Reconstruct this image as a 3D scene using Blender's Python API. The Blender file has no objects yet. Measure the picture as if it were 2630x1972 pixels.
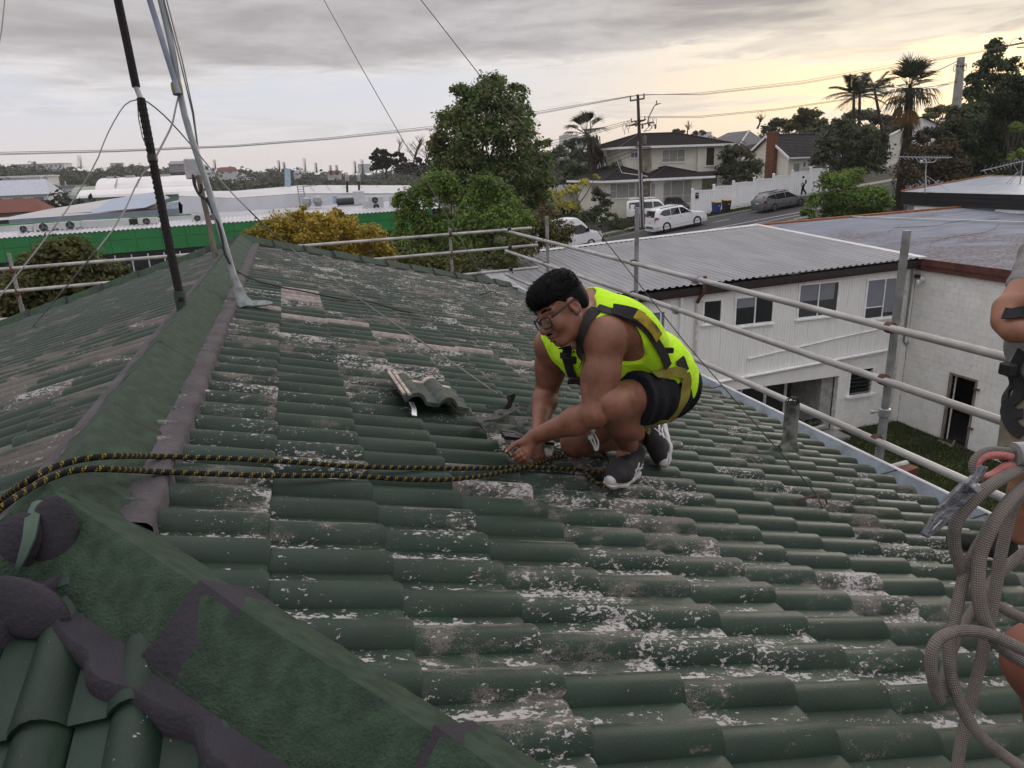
import bpy,bmesh,math,random
import numpy as np
from mathutils import Vector,Matrix
random.seed(7);RNG=np.random.default_rng(7)
C=bpy.context.scene.collection
SC=bpy.context.scene
R_=math.radians
# - camera
PITCH,ROLL,YAW=R_(17.0),R_(2.2),R_(16.334)
def _cam_axes():
 f=Vector((0,math.cos(PITCH),-math.sin(PITCH)));r=Vector((1,0,0));u=r.cross(f)
 rr=r*math.cos(ROLL)-u*math.sin(ROLL);uu=rr.cross(f)
 m=Matrix.Rotation(-YAW,3,'Z')
 return m@rr,m@uu,m@f
CR,CU,CF=_cam_axes()
cam=bpy.data.cameras.new('camera');cam.sensor_width=36;cam.lens=36*1824/2630
cam.clip_start=.05;cam.clip_end=9000
co=bpy.data.objects.new('camera',cam);C.objects.link(co)
co.matrix_world=Matrix(((CR.x,CU.x,-CF.x,0),(CR.y,CU.y,-CF.y,0),(CR.z,CU.z,-CF.z,0),(0,0,0,1)))
SC.camera=co
# - world and sun
SUN_AZ,SUN_EL=R_(58),R_(7)
SUN=Vector((math.sin(SUN_AZ)*math.cos(SUN_EL),math.cos(SUN_AZ)*math.cos(SUN_EL),math.sin(SUN_EL)))
world=bpy.data.worlds.new('World');SC.world=world;world.use_nodes=True
class NT:
 """short hand for building node trees"""
 def __init__(s,tree):s.t=tree;s.n=tree.nodes;s.l=tree.links
 def new(s,kind,**kw):
  n=s.n.new(kind)
  for k,v in kw.items():setattr(n,k,v)
  return n
 def put(s,sock,v):
  if isinstance(v,bpy.types.NodeSocket):s.l.new(v,sock)
  elif v is not None:sock.default_value=v
 def math(s,op,a,b=None,c=None,clamp=False):
  n=s.new('ShaderNodeMath',operation=op,use_clamp=clamp)
  for i,v in enumerate((a,b,c)):s.put(n.inputs[i],v)
  return n.outputs[0]
 def vmath(s,op,a,b=None):
  n=s.new('ShaderNodeVectorMath',operation=op)
  s.put(n.inputs[0],a);s.put(n.inputs[1],b)
  return n.outputs['Value']if op in('DOT_PRODUCT','LENGTH')else n.outputs[0]
 def noise(s,vec,scale,detail=3,rough=.5,dist=0):
  n=s.new('ShaderNodeTexNoise');s.put(n.inputs['Vector'],vec)
  n.inputs['Scale'].default_value=scale;n.inputs['Detail'].default_value=detail
  n.inputs['Roughness'].default_value=rough;n.inputs['Distortion'].default_value=dist
  return n.outputs['Fac']
 def mix(s,f,a,b,blend='MIX'):
  n=s.new('ShaderNodeMix',data_type='RGBA',blend_type=blend)
  s.put(n.inputs[0],f);s.put(n.inputs[6],col4(a));s.put(n.inputs[7],col4(b))
  return n.outputs[2]
 def ramp(s,x,lo,hi,a=0.,b=1.,smooth=True):
  n=s.new('ShaderNodeMapRange',interpolation_type='SMOOTHSTEP' if smooth else 'LINEAR')
  s.put(n.inputs[0],x)
  for i,v in zip((1,2,3,4),(lo,hi,a,b)):s.put(n.inputs[i],v)
  return n.outputs[0]
 def scaled(s,vec,sc):
  n=s.new('ShaderNodeMapping');s.put(n.inputs['Vector'],vec);n.inputs['Scale'].default_value=sc
  return n.outputs[0]
def col4(c):return c if isinstance(c,bpy.types.NodeSocket)or c is None or len(c)==4 else(*c,1)
def build_sky():
 w=NT(world.node_tree);bg=w.n['Background']
 sky=w.new('ShaderNodeTexSky',sky_type='NISHITA');sky.sun_disc=False
 sky.sun_elevation=SUN_EL;sky.sun_rotation=SUN_AZ;sky.dust_density=3;sky.air_density=1.2
 tc=w.new('ShaderNodeTexCoord');d=tc.outputs['Generated']
 sp=w.new('ShaderNodeSeparateXYZ');w.put(sp.inputs[0],d)
 z=w.math('MAXIMUM',sp.outputs[2],0.)
 k=w.math('DIVIDE',1.,w.math('ADD',z,.05))
 cv=w.new('ShaderNodeCombineXYZ')
 w.put(cv.inputs[0],w.math('MULTIPLY',sp.outputs[0],k));w.put(cv.inputs[1],w.math('MULTIPLY',sp.outputs[1],k))
 plane=cv.outputs[0]
 n1=w.noise(plane,.33,5,.55,.3);n2=w.noise(plane,1.0,6,.62,.3);n4=w.noise(plane,3.2,5,.6,.2)
 flat=w.scaled(d,(2.2,2.2,17));n3=w.noise(flat,1.6,5,.6,.5);n5=w.noise(flat,4.5,5,.65,.6)
 dot=w.math('MAXIMUM',w.vmath('DOT_PRODUCT',d,tuple(SUN)),0.)
 glow=w.math('POWER',dot,5.);core=w.math('POWER',dot,26.)
 wob=w.math('ADD',w.math('MULTIPLY',w.math('SUBTRACT',n1,.5),.12),w.math('MULTIPLY',w.math('SUBTRACT',n3,.5),.10))
 deck=w.ramp(w.math('ADD',z,wob),.085,.155)
 haze=w.mix(w.ramp(z,.0,.11),(5.9,5.45,5.35),(4.95,5.15,5.85))
 haze=w.mix(w.ramp(glow,.08,.85),haze,(6.9,5.75,4.3))
 clear=w.mix(.85,sky.outputs[0],haze)
 lit=w.mix(w.ramp(glow,.05,.8),(5.3,5.1,5.15),(7.0,6.2,5.0))
 dull=w.mix(w.ramp(glow,.1,.9),(4.4,4.25,4.3),(4.2,3.65,3.2))
 bank=w.math('MULTIPLY',w.ramp(n3,.50,.66),w.ramp(z,.018,.06))
 mid=w.mix(w.math('MULTIPLY',bank,.75),clear,w.mix(w.ramp(n5,.40,.62),dull,lit))
 tex=w.math('ADD',w.math('MULTIPLY',n2,.6),w.math('ADD',w.math('MULTIPLY',n4,.15),w.math('MULTIPLY',n3,.35)))
 grey=w.mix(w.ramp(tex,.42,.68),(2.75,2.6,2.62),(3.95,3.80,3.85))
 grey=w.mix(w.ramp(glow,.2,.95),grey,w.mix(w.ramp(tex,.42,.66),(2.5,2.25,2.1),(5.2,4.6,3.9)))
 rim=w.mix(w.ramp(deck,.30,1.0),w.mix(w.ramp(n5,.35,.6),dull,lit),grey)
 c=w.mix(w.ramp(deck,.0,.5),mid,rim)
 hole=w.math('MULTIPLY',w.ramp(n3,.47,.62),w.ramp(glow,.30,.95))
 c=w.mix(w.math('MULTIPLY',hole,w.ramp(z,.20,.10,0,.85)),c,w.mix(n5,(6.6,5.6,4.4),(7.0,6.4,5.4)))
 c=w.mix(w.math('MULTIPLY',core,.25),c,(7.4,6.6,5.2))
 c=w.mix(1.,c,w.mix(w.ramp(z,.2,1.,0,1,False),(1,1,1),(2.8,2.85,2.95)),'MULTIPLY')
 w.put(bg.inputs[0],c);bg.inputs[1].default_value=.1
build_sky()
sl=bpy.data.lights.new('sun','SUN');sl.energy=.5;sl.angle=R_(20);sl.color=(1,.93,.84)
so=bpy.data.objects.new('sun',sl);C.objects.link(so);so.location=(40,40,40)
so.rotation_euler=Vector(-Vector((math.sin(SUN_AZ)*math.cos(R_(14)),math.cos(SUN_AZ)*math.cos(R_(14)),math.sin(R_(14))))).to_track_quat('-Z','Y').to_euler()
vs=SC.view_settings;vs.view_transform='Standard';vs.look='None';vs.exposure=.62;vs.gamma=1;vs.use_curve_mapping=False
# - helpers
def ray(px,py):
 return(CF+CR*((px-1315)/1824)-CU*((py-986)/1824))
def atX(px,py,X):r=ray(px,py);return r*(X/r.x)
def atY(px,py,Y):r=ray(px,py);return r*(Y/r.y)
def atZ(px,py,Z):r=ray(px,py);return r*(Z/r.z)
def atD(px,py,D):return ray(px,py)*D
class MB:
 """collects boxes, tubes, sheets ... and links them as ONE mesh object"""
 def __init__(s):s.v=[];s.f=[];s.m=[];s.mi=0
 def add(s,vs,fs):
  o=len(s.v);s.v+=[tuple(v)for v in vs]
  s.f+=[tuple(i+o for i in f)for f in fs];s.m+=[s.mi]*len(fs);return s
 def quad(s,a,b,c,d):return s.add((a,b,c,d),((0,1,2,3),))
 def box(s,c,size,rz=0,M=None):
  hx,hy,hz=(q/2 for q in size);c=Vector(c)
  if M is None:M=Matrix.Rotation(rz,3,'Z')
  vs=[c+M@Vector((x,y,z))for x in(-hx,hx)for y in(-hy,hy)for z in(-hz,hz)]
  return s.add(vs,((0,1,3,2),(4,6,7,5),(0,4,5,1),(2,3,7,6),(0,2,6,4),(1,5,7,3)))
 def span(s,lo,hi):return s.box([(a+b)/2 for a,b in zip(lo,hi)],[abs(b-a)for a,b in zip(lo,hi)])
 def tube(s,pts,r,n=8,cap=True,flat=1.,up=None):
  pts=[Vector(p)for p in pts];N=len(pts);rs=r if isinstance(r,(list,tuple))else[r]*N
  ring=[];nrm=None
  for i in range(N):
   t=(pts[min(i+1,N-1)]-pts[max(i-1,0)]).normalized()
   if nrm is None:
    a=Vector(up)if up else(Vector((0,0,1))if abs(t.z)<.9 else Vector((1,0,0)))
    nrm=(a-t*a.dot(t)).normalized()
   else:nrm=(nrm-t*nrm.dot(t)).normalized()
   b=t.cross(nrm)
   ring.append([pts[i]+nrm*(math.cos(q)*rs[i]*flat)+b*(math.sin(q)*rs[i])for q in(2*math.pi*k/n for k in range(n))])
  vs=[p for rg in ring for p in rg]
  fs=[(i*n+k,i*n+(k+1)%n,(i+1)*n+(k+1)%n,(i+1)*n+k)for i in range(N-1)for k in range(n)]
  if cap:fs+=[tuple(range(n))[::-1],tuple(range((N-1)*n,N*n))]
  return s.add(vs,fs)
 def lathe(s,prof,n=16,o=(0,0,0),axis=(0,0,1)):
  q=Vector((0,0,1)).rotation_difference(Vector(axis));o=Vector(o)
  vs=[o+q@Vector((r*math.cos(2*math.pi*k/n),r*math.sin(2*math.pi*k/n),z))for r,z in prof for k in range(n)]
  fs=[(i*n+k,i*n+(k+1)%n,(i+1)*n+(k+1)%n,(i+1)*n+k)for i in range(len(prof)-1)for k in range(n)]
  fs+=[tuple(range(n))[::-1],tuple(range((len(prof)-1)*n,len(prof)*n))]
  return s.add(vs,fs)
 def prism(s,poly,off):
  n=len(poly);off=Vector(off);vs=[Vector(p)for p in poly]+[Vector(p)+off for p in poly]
  fs=[tuple(range(n))[::-1],tuple(range(n,2*n))]+[(i,(i+1)%n,n+(i+1)%n,n+i)for i in range(n)]
  return s.add(vs,fs)
 def ribbon(s,pts,ups,w,th=.002):
  pts=[Vector(p)for p in pts];vs=[];N=len(pts)
  for i in range(N):
   t=(pts[min(i+1,N-1)]-pts[max(i-1,0)]).normalized();u=Vector(ups[min(i,len(ups)-1)]).normalized()
   b=t.cross(u).normalized()*(w/2);u=b.cross(t).normalized()*(th/2)
   vs+=[pts[i]-b-u,pts[i]+b-u,pts[i]+b+u,pts[i]-b+u]
  fs=[(i*4+k,i*4+(k+1)%4,i*4+4+(k+1)%4,i*4+4+k)for i in range(N-1)for k in range(4)]
  fs+=[(3,2,1,0),tuple(range(4*N-4,4*N))]
  return s.add(vs,fs)
 def ball(s,c,r,n=8):
  c=Vector(c);rx,ry,rz=r if isinstance(r,(tuple,list))else(r,r,r);m=n//2+1
  vs=[c+Vector((rx*math.sin(a)*math.cos(b),ry*math.sin(a)*math.sin(b),rz*math.cos(a)))
for a in(math.pi*(i+.02)/(m+.04)for i in range(m+1))for b in(2*math.pi*k/n for k in range(n))]
  return s.add(vs,[(i*n+k,(i+1)*n+k,(i+1)*n+(k+1)%n,i*n+(k+1)%n)for i in range(m)for k in range(n)])
ORG={}
def _link(name,me,mats,parent,smooth):
 for m in(mats if isinstance(mats,(list,tuple))else[mats]):me.materials.append(m)
 o=bpy.data.objects.new(name,me);C.objects.link(o)
 if smooth:me.polygons.foreach_set('use_smooth',[True]*len(me.polygons))
 if parent is not None:o.parent=parent;ORG[o]=ORG.get(parent,Vector((0,0,0)))
 return o
def build(name,mb,mats,parent=None,smooth=False,bevel=0):
 """ONE object from a MB, points given in world space unless the parent was made at the origin"""
 og=ORG.get(parent,Vector((0,0,0)))if parent is not None else Vector((0,0,0))
 me=bpy.data.meshes.new(name);me.from_pydata([(v[0]-og.x,v[1]-og.y,v[2]-og.z)for v in mb.v],[],mb.f)
 if any(mb.m):me.polygons.foreach_set('material_index',mb.m)
 o=_link(name,me,mats,parent,smooth)
 if smooth:me.set_sharp_from_angle(angle=R_(48))
 if bevel:
  b=o.modifiers.new('bevel','BEVEL');b.width=bevel;b.segments=2;b.limit_method='ANGLE'
 return o
def build_np(name,V,F,mats,parent=None,smooth=False):
 """vertices (n,3) and equal-sided faces (m,k) from numpy"""
 og=ORG.get(parent,Vector((0,0,0)))if parent is not None else Vector((0,0,0))
 V=np.asarray(V,np.float32)-np.array(og,np.float32);F=np.asarray(F,np.int32);k=F.shape[1]
 me=bpy.data.meshes.new(name);me.vertices.add(len(V));me.vertices.foreach_set('co',V.ravel())
 me.loops.add(F.size);me.loops.foreach_set('vertex_index',F.ravel())
 me.polygons.add(len(F));me.polygons.foreach_set('loop_start',np.arange(0,F.size,k,dtype=np.int32))
 me.update(calc_edges=True);me.validate()
 return _link(name,me,mats,parent,smooth)
def tag(o,label,cat,group=None):
 o['label']=label;o['category']=cat
 if group:o['group']=group
 return o
def thing(name,label,cat,loc=(0,0,0),rz=0,group=None,late=False):
 """an Empty at the base of a thing; late = parts are given in its own frame"""
 o=bpy.data.objects.new(name,None);C.objects.link(o);o.empty_display_size=.2
 o.location=loc;o.rotation_euler=(0,0,rz);ORG[o]=Vector((0,0,0))if late else Vector(loc)
 return tag(o,label,cat,group)
def kind(o,k='structure'):o['kind']=k;return o
def copy_tree(o,parent=None):
 c=o.copy();C.objects.link(c);c.parent=parent
 for ch in o.children:copy_tree(ch,c)
 return c
# - materials
MATS={}
def pm(name,col,rough=.7,metal=0.,var=.25,scale=6.,bump=0.,bscale=60.,spec=.4,col2=None,stretch=(1,1,1),dirt=0.,dirtcol=(.05,.045,.04),trans=0.,alpha=1.):
 """principled surface with noisy colour, optional stains and fine relief"""
 if name in MATS:return MATS[name]
 m=bpy.data.materials.new(name);m.use_nodes=True;MATS[name]=m
 t=NT(m.node_tree);p=t.n['Principled BSDF']
 pos=t.scaled(t.new('ShaderNodeNewGeometry').outputs['Position'],stretch)
 c=t.mix(t.ramp(t.noise(pos,scale,4,.6),.3,.7),tuple(q*(1-var)for q in col),col2 or tuple(min(1,q*(1+var))for q in col))
 if dirt:c=t.mix(t.math('MULTIPLY',t.ramp(t.noise(pos,scale*.37,5,.65),.48,.72),dirt),c,dirtcol)
 t.put(p.inputs['Base Color'],c);p.inputs['Metallic'].default_value=metal
 t.put(p.inputs['Roughness'],t.ramp(t.noise(pos,scale*2,2),.2,.8,max(0,rough-.1),min(1,rough+.1)))
 p.inputs['Specular IOR Level'].default_value=spec
 if trans:p.inputs['Transmission Weight'].default_value=trans
 if alpha<1:p.inputs['Alpha'].default_value=alpha
 if bump:
  b=t.new('ShaderNodeBump');b.inputs['Strength'].default_value=bump;b.inputs['Distance'].default_value=.02
  t.put(b.inputs['Height'],t.noise(pos,bscale,4,.6));t.put(p.inputs['Normal'],b.outputs[0])
 return m
def leafmat(name,a,b,c=None,rough=.55):
 """leaves: each leaf its own tone between a and b, clumps lean to c"""
 if name in MATS:return MATS[name]
 m=bpy.data.materials.new(name);m.use_nodes=True;MATS[name]=m
 t=NT(m.node_tree);p=t.n['Principled BSDF'];g=t.new('ShaderNodeNewGeometry')
 col=t.mix(g.outputs['Random Per Island'],a,b)
 if c:col=t.mix(t.ramp(t.noise(g.outputs['Position'],.9,3,.6),.45,.68,0,.85),col,c)
 t.put(p.inputs['Base Color'],col);p.inputs['Roughness'].default_value=rough
 p.inputs['Specular IOR Level'].default_value=.25
 tr=t.new('ShaderNodeBsdfTranslucent');t.put(tr.inputs[0],col)
 mx=t.new('ShaderNodeMixShader');mx.inputs[0].default_value=.38
 t.put(mx.inputs[1],p.outputs[0]);t.put(mx.inputs[2],tr.outputs[0]);t.put(t.n['Material Output'].inputs[0],mx.outputs[0])
 return m
def glassmat(name,col=(.02,.024,.028),rough=.04):
 return pm(name,col,rough,0,.1,1,spec=.8)
def emat(name,col,s):
 m=bpy.data.materials.new(name);m.use_nodes=True;p=m.node_tree.nodes['Principled BSDF']
 p.inputs['Base Color'].default_value=(*col,1);p.inputs['Emission Color'].default_value=(*col,1);p.inputs['Emission Strength'].default_value=s
 return m
white=pm('white_paint',(.82,.82,.82),.5,var=.1,dirt=.2,dirtcol=(.45,.44,.42))
black=pm('black_plastic',(.012,.012,.013),.45)
galv=pm('galvanised_steel',(.36,.37,.38),.45,.55,.25,14,dirt=.5,dirtcol=(.2,.19,.18))
rust=pm('rusty_steel',(.10,.045,.03),.85,0,.4,30,bump=.3)
# - the tiled roof in front
PHI=R_(16.5);CP,SP,TP=math.cos(PHI),math.sin(PHI),math.tan(PHI)
XR,ZR,YJ=-.598,-.72,1.69
GAUGE,TW=.297,.306
def verge_y(x):return 9.15+(x-XR)*.52 if x>XR else 9.15+(XR-x)*.05
def roofpt(s,t,off=0,side=1):return Vector((XR+side*(s*CP+off*SP),t,ZR-s*SP+off*CP))
def onroof(px,py,off=0,side=1):
 r=ray(px,py);n=Vector((side*SP,0,CP));o=Vector((XR,0,ZR))+n*off
 return r*(o.dot(n)/r.dot(n))
def zroof(x,y):
 z=ZR-TP*abs(x-XR)
 return min(z,ZR-TP*(YJ-y))if y<YJ else z
def tilemat(name,worn,flake,cols,rolls=False,w0=.50):
 m=bpy.data.materials.new(name);m.use_nodes=True;MATS[name]=m
 t=NT(m.node_tree);p=t.n['Principled BSDF']
 pos=t.new('ShaderNodeNewGeometry').outputs['Position'];rnd=t.new('ShaderNodeObjectInfo').outputs['Random']
 st=t.scaled(pos,cols);sp=t.new('ShaderNodeSeparateXYZ');t.put(sp.inputs[0],pos)
 n1=t.noise(t.scaled(pos,(.7,1,1)),2.6,3,.55);n2=t.noise(st,9,3,.6)
 patch=t.math('ADD',t.math('MULTIPLY',n1,.50),t.math('ADD',t.math('MULTIPLY',n2,.40),t.math('MULTIPLY',rnd,.22)))
 fine=t.noise(t.scaled(pos,(.55,1,1)),105,3,.7,.3);grain=t.noise(pos,260,3,.7);med=t.noise(st,26,4,.65)
 bandf=bandw=0.
 if rolls:
  ph=t.math('FRACT',t.math('DIVIDE',t.math('SUBTRACT',t.math('MULTIPLY_ADD',sp.outputs[0],-.021,.013),sp.outputs[1]),.153))
  bandf=t.math('MULTIPLY',t.ramp(ph,.60,.95),t.ramp(med,.38,.60,.02,.16));bandw=t.math('MULTIPLY',t.ramp(ph,.40,.16),.15)
 g=t.mix(t.ramp(n2,.25,.75),(.011,.024,.016),(.021,.043,.028))
 g=t.mix(t.math('MULTIPLY',t.ramp(grain,.35,.8),.35),g,(.034,.054,.040))
 g=t.mix(t.ramp(med,.52,.72,0,.5),g,(.021,.031,.024))
 wthr=t.ramp(t.math('ADD',patch,bandw),w0-.03,w0+.24,.68,worn,False)
 wm=t.ramp(t.math('ADD',t.math('MULTIPLY',grain,.45),t.math('MULTIPLY',med,.55)),wthr,t.math('ADD',wthr,.10))
 c=t.mix(t.math('MULTIPLY',wm,.85),g,t.mix(n2,(.085,.078,.074),(.20,.172,.155)))
 n6=t.noise(t.scaled(pos,(.6,1,1)),3.4,3,.6);pf=t.math('ADD',t.math('MULTIPLY',n6,.55),t.math('ADD',t.math('MULTIPLY',med,.35),t.math('MULTIPLY',rnd,.16)))
 fthr=t.ramp(t.math('ADD',pf,bandf),.49,.715,.74,flake,False)
 fm=t.ramp(fine,fthr,t.math('ADD',fthr,.05))
 c=t.mix(fm,c,t.mix(grain,(.26,.245,.235),(.48,.46,.455)))
 sp_=t.ramp(t.noise(pos,95,2,.5),.745,.775);c=t.mix(t.math('MULTIPLY',sp_,.8),c,(.40,.39,.38))
 t.put(p.inputs['Base Color'],c);t.put(p.inputs['Roughness'],t.mix(wm,(.46,)*3,(.9,)*3));p.inputs['Specular IOR Level'].default_value=.28
 b=t.new('ShaderNodeBump');b.inputs['Strength'].default_value=.5;b.inputs['Distance'].default_value=.004
 t.put(b.inputs['Height'],t.math('ADD',t.math('MULTIPLY',grain,.6),t.math('MULTIPLY',fm,.5)));t.put(p.inputs['Normal'],b.outputs[0])
 return m
tile_green=tilemat('green_tile',.38,.42,(.42,1,1),True)
tile_worn=tilemat('worn_green_tile',.26,.46,(.13,1,1),False,.46)
tile_hip=tilemat('green_hip_tile',.56,.50,(1,.45,1))
tile_pale=pm('bare_concrete_tile',(.30,.255,.235),.9,var=.22,scale=30,bump=.5,bscale=160,dirt=.4,dirtcol=(.12,.10,.09))
cap_green=pm('green_cap',(.026,.052,.031),.66,var=.22,scale=26,bump=.7,bscale=160,col2=(.044,.078,.046),dirt=.3,dirtcol=(.017,.024,.018),spec=.3)
mortar_m=pm('grey_pointing',(.034,.030,.038),.8,var=.22,scale=7,bump=.35,bscale=90,spec=.25)
mortar_pale=pm('weathered_pointing',(.075,.066,.072),.9,var=.3,scale=9,bump=.5,bscale=70,dirt=.5,dirtcol=(.05,.045,.05))
house=thing('tiled_house','house under the weathered green tiled roof in the foreground','house',(XR,5,-8))
# ---- one tile: two rolls and two pans, a thick lower edge
def tile_profile():
 us,ws=[],[]
 for k in range(2):
  c=.048+k*.153
  for q in(-1,-.94,-.72,-.38,0,.38,.72,.94,1):
   us.append(c+q*.046);ws.append(.038*(1-abs(q)**2.0)**.85)
 us[0]=0;us+=[TW-.003];ws+=[-.001]
 return us,ws
def tile_mesh(name,mats,pale=None,L=.375,th=.015):
 us,ws=tile_profile();n=len(us);vs=[];fs=[];mi=[]
 rows=((0,-.012),(L-.012,.010),(L,.005))
 for v,lift in rows:
  vs+=[(u,v,w-.040+lift)for u,w in zip(us,ws)]
 vs+=[(u,L-.004,w-.040+.005-th)for u,w in zip(us,ws)]
 for r in range(3):
  for i in range(n-1):
   fs.append((r*n+i,(r+1)*n+i,(r+1)*n+i+1,r*n+i+1))
   mi.append(1 if pale and i in pale else 0)
 a=len(vs);vs+=[(us[0],0,ws[0]-.040-.012-th),(us[0],L-.004,ws[0]-.040+.005-th)]
 fs.append((0,a,a+1,2*n));mi.append(0);fs[-1]=(0,a,a+1,n)
 me=bpy.data.meshes.new(name);me.from_pydata(vs,[],fs);me.polygons.foreach_set('material_index',mi)
 me.polygons.foreach_set('use_smooth',[True]*len(fs));me.set_sharp_from_angle(angle=R_(50))
 for m in mats:me.materials.append(m)
 return me
ME_G=tile_mesh('roof_tile',[tile_green,tile_pale]);ME_W=tile_mesh('roof_tile_worn',[tile_worn,tile_pale])
ME_H=tile_mesh('roof_tile_hip',[tile_hip,tile_pale]);ME_R=tile_mesh('roof_tile_bare_roll',[tile_green,tile_pale],pale=range(0,9))
ME_P=tile_mesh('roof_tile_bare',[tile_pale,tile_pale])
def face_mats(side):
 """u (across), v (down the slope), w (up) of a roof face, and its origin on the ridge"""
 if side==0:return Vector((-1,0,0)),Vector((0,-CP,-SP)),Vector((0,-SP,CP)),Vector((XR,YJ,ZR))
 return Vector((0,-side,0)),Vector((side*CP,0,-SP)),Vector((side*SP,0,CP)),Vector((XR,0,ZR))
tiles=[]
def lay(side,ncourse,s_off,t_phase,step,meshes):
 A,Dn,N,O=face_mats(side)
 for c in range(0,ncourse):
  sf=s_off+GAUGE*c
  lo,hi=(-4.2,4.2)if side==0 else(YJ-sf*CP-.3,verge_y(XR+side*sf*CP)+.5)
  ph=(t_phase+step*(c-2))%TW
  k0=math.floor((lo-ph)/TW)-1
  for k in range(k0,int((hi-ph)/TW)+2):
   tt=ph+k*TW
   start=tt if side<=0 else tt
   if side==0:cx0,cx1=tt,tt+TW
   elif side==1:cx0,cx1=tt-TW,tt
   else:cx0,cx1=tt,tt+TW
   base=O+A*(tt if side==0 else(-tt if side==1 else tt))+Dn*(sf-.375)
   ctr=base+A*(TW/2)+Dn*.25
   clips=[]
   if side==0:
    hw=(sf-.19)*CP
    if min(abs(cx0),abs(cx1))>sf*CP+.02 and cx0*cx1>0:continue
    if cx1>(sf-.375)*CP-.02:clips.append((Vector((XR,YJ,ZR)),Vector((-1,1,0))))
    if cx0<-(sf-.375)*CP+.02:clips.append((Vector((XR,YJ,ZR)),Vector((1,1,0))))
   else:
    hl=YJ-sf*CP
    if cx1<hl-.01:continue
    if cx0<YJ-(sf-.375)*CP+.02:clips.append((Vector((XR,YJ,ZR)),Vector((-side,-1,0))))
    vy=verge_y(XR+side*(sf-.2)*CP)
    if cx0>vy:continue
    if cx1>vy-.1:
     a,b=XR,XR+side*4;va,vb=verge_y(a+side*.001),verge_y(b)
     clips.append((Vector((a,va,0)),Vector((va-vb,b-a,0))*(1 if side>0 else-1)))
   if sf-.375<0:clips.append((O,-Dn))
   if(ctr.dot(CF)<-.4):continue
   me=meshes(side,c,ctr)
   tiles.append((1/max(.2,ctr.length)**2*(1 if side>=0 else.5),(A,Dn,N,base),me,clips,side))
def pick(side,c,ctr):
 if side==-1:return ME_W
 if side==0:return ME_H
 y=ctr.y
 if c==2 and 5.62<y<6.0:return ME_P
 if 0<=c<=9 and abs(y-(4.86-.03*c))<.16:return ME_R
 return ME_G
lay(1,14,.18,.010,.147,pick);lay(-1,14,.14,.06,.15,pick);lay(0,8,.223,.181,.15,pick)
def in_frame(p):
 d=p.dot(CF);return d>.2 and abs(p.dot(CR)/d)<.80 and abs(p.dot(CU)/d)<.62
tiles.sort(key=lambda q:-(q[0]*(10 if in_frame(q[1][3])else.1)))
rest={}
nsep=0
for size,(A,Dn,N,base),me,clips,side in tiles:
 M=Matrix(((A.x,Dn.x,N.x,base.x),(A.y,Dn.y,N.y,base.y),(A.z,Dn.z,N.z,base.z),(0,0,0,1)))
 jit=Matrix.Rotation(random.uniform(-.012,.012),4,'Z')@Matrix.Translation((random.uniform(-.002,.002),random.uniform(-.006,.006),random.uniform(-.002,.003)))
 M=M@jit
 sep=nsep<300
 if side==-1 or clips:
  bm=bmesh.new();bm.from_mesh(me);bm.transform(M)
  for co_,no_ in clips:
   bmesh.ops.bisect_plane(bm,geom=bm.verts[:]+bm.edges[:]+bm.faces[:],plane_co=co_,plane_no=no_,clear_outer=True)
  if not bm.faces:bm.free();continue
  if sep:
   m2=bpy.data.meshes.new('roof_tile_cut');bm.transform(Matrix.Translation(-M.translation));bm.to_mesh(m2)
   for mm in me.materials:m2 .materials.append(mm)
   o=bpy.data.objects.new('tile',m2);o.location=M.translation-ORG[house]
  else:
   bm.verts.ensure_lookup_table();bm.verts.index_update()
   key=me.materials[0].name;r=rest.setdefault(key,(MB(),me))[0]
   r.add([v.co.copy()for v in bm.verts],[[v.index for v in f.verts]for f in bm.faces])
  bm.free()
 elif sep:
  o=bpy.data.objects.new('tile',me);o.matrix_local=Matrix.Translation(-ORG[house])@M
 else:
  key=me.materials[0].name;r=rest.setdefault(key,(MB(),me))[0]
  r.add([M@v.co for v in me.vertices],[tuple(f.vertices)for f in me.polygons])
 if sep:
  C.objects.link(o);o.parent=house;nsep+=1
for key,(mb,me)in rest.items():
 kind(build('tile',mb,me.materials[0],house,smooth=True),'stuff')
# ---- boards under the tiles, walls below
ub=MB()
def slab(off):return[roofpt(.05,1.80,off),roofpt(3.9,-1.9,off),roofpt(3.9,11.0,off),roofpt(.05,9.1,off)]
ub.quad(*slab(-.075));ub.quad(*[Vector((2*XR-p.x,p.y if i<2 else 9.2,p.z))for i,p in enumerate(slab(-.075))])
ub.quad((XR,YJ,ZR-.08),(XR-3.75,YJ-3.75,ZR-.08-3.75*TP),(XR+3.75,YJ-3.75,ZR-.08-3.75*TP),(XR,YJ-.01,ZR-.085))
build('roof_underlay',ub,pm('underlay',(.012,.012,.012),.9),house)
wb=MB();wb.span((XR-3.3,-1.4,-9.5),(XR+3.3,9.0,-1.96));build('wall',wb,pm('house_wall',(.42,.41,.38),.8),house)
sf=MB();sf.span((XR-3.8,-1.9,-1.98),(XR+3.88,10.4,-1.95));build('soffit',sf,white,house)
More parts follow.
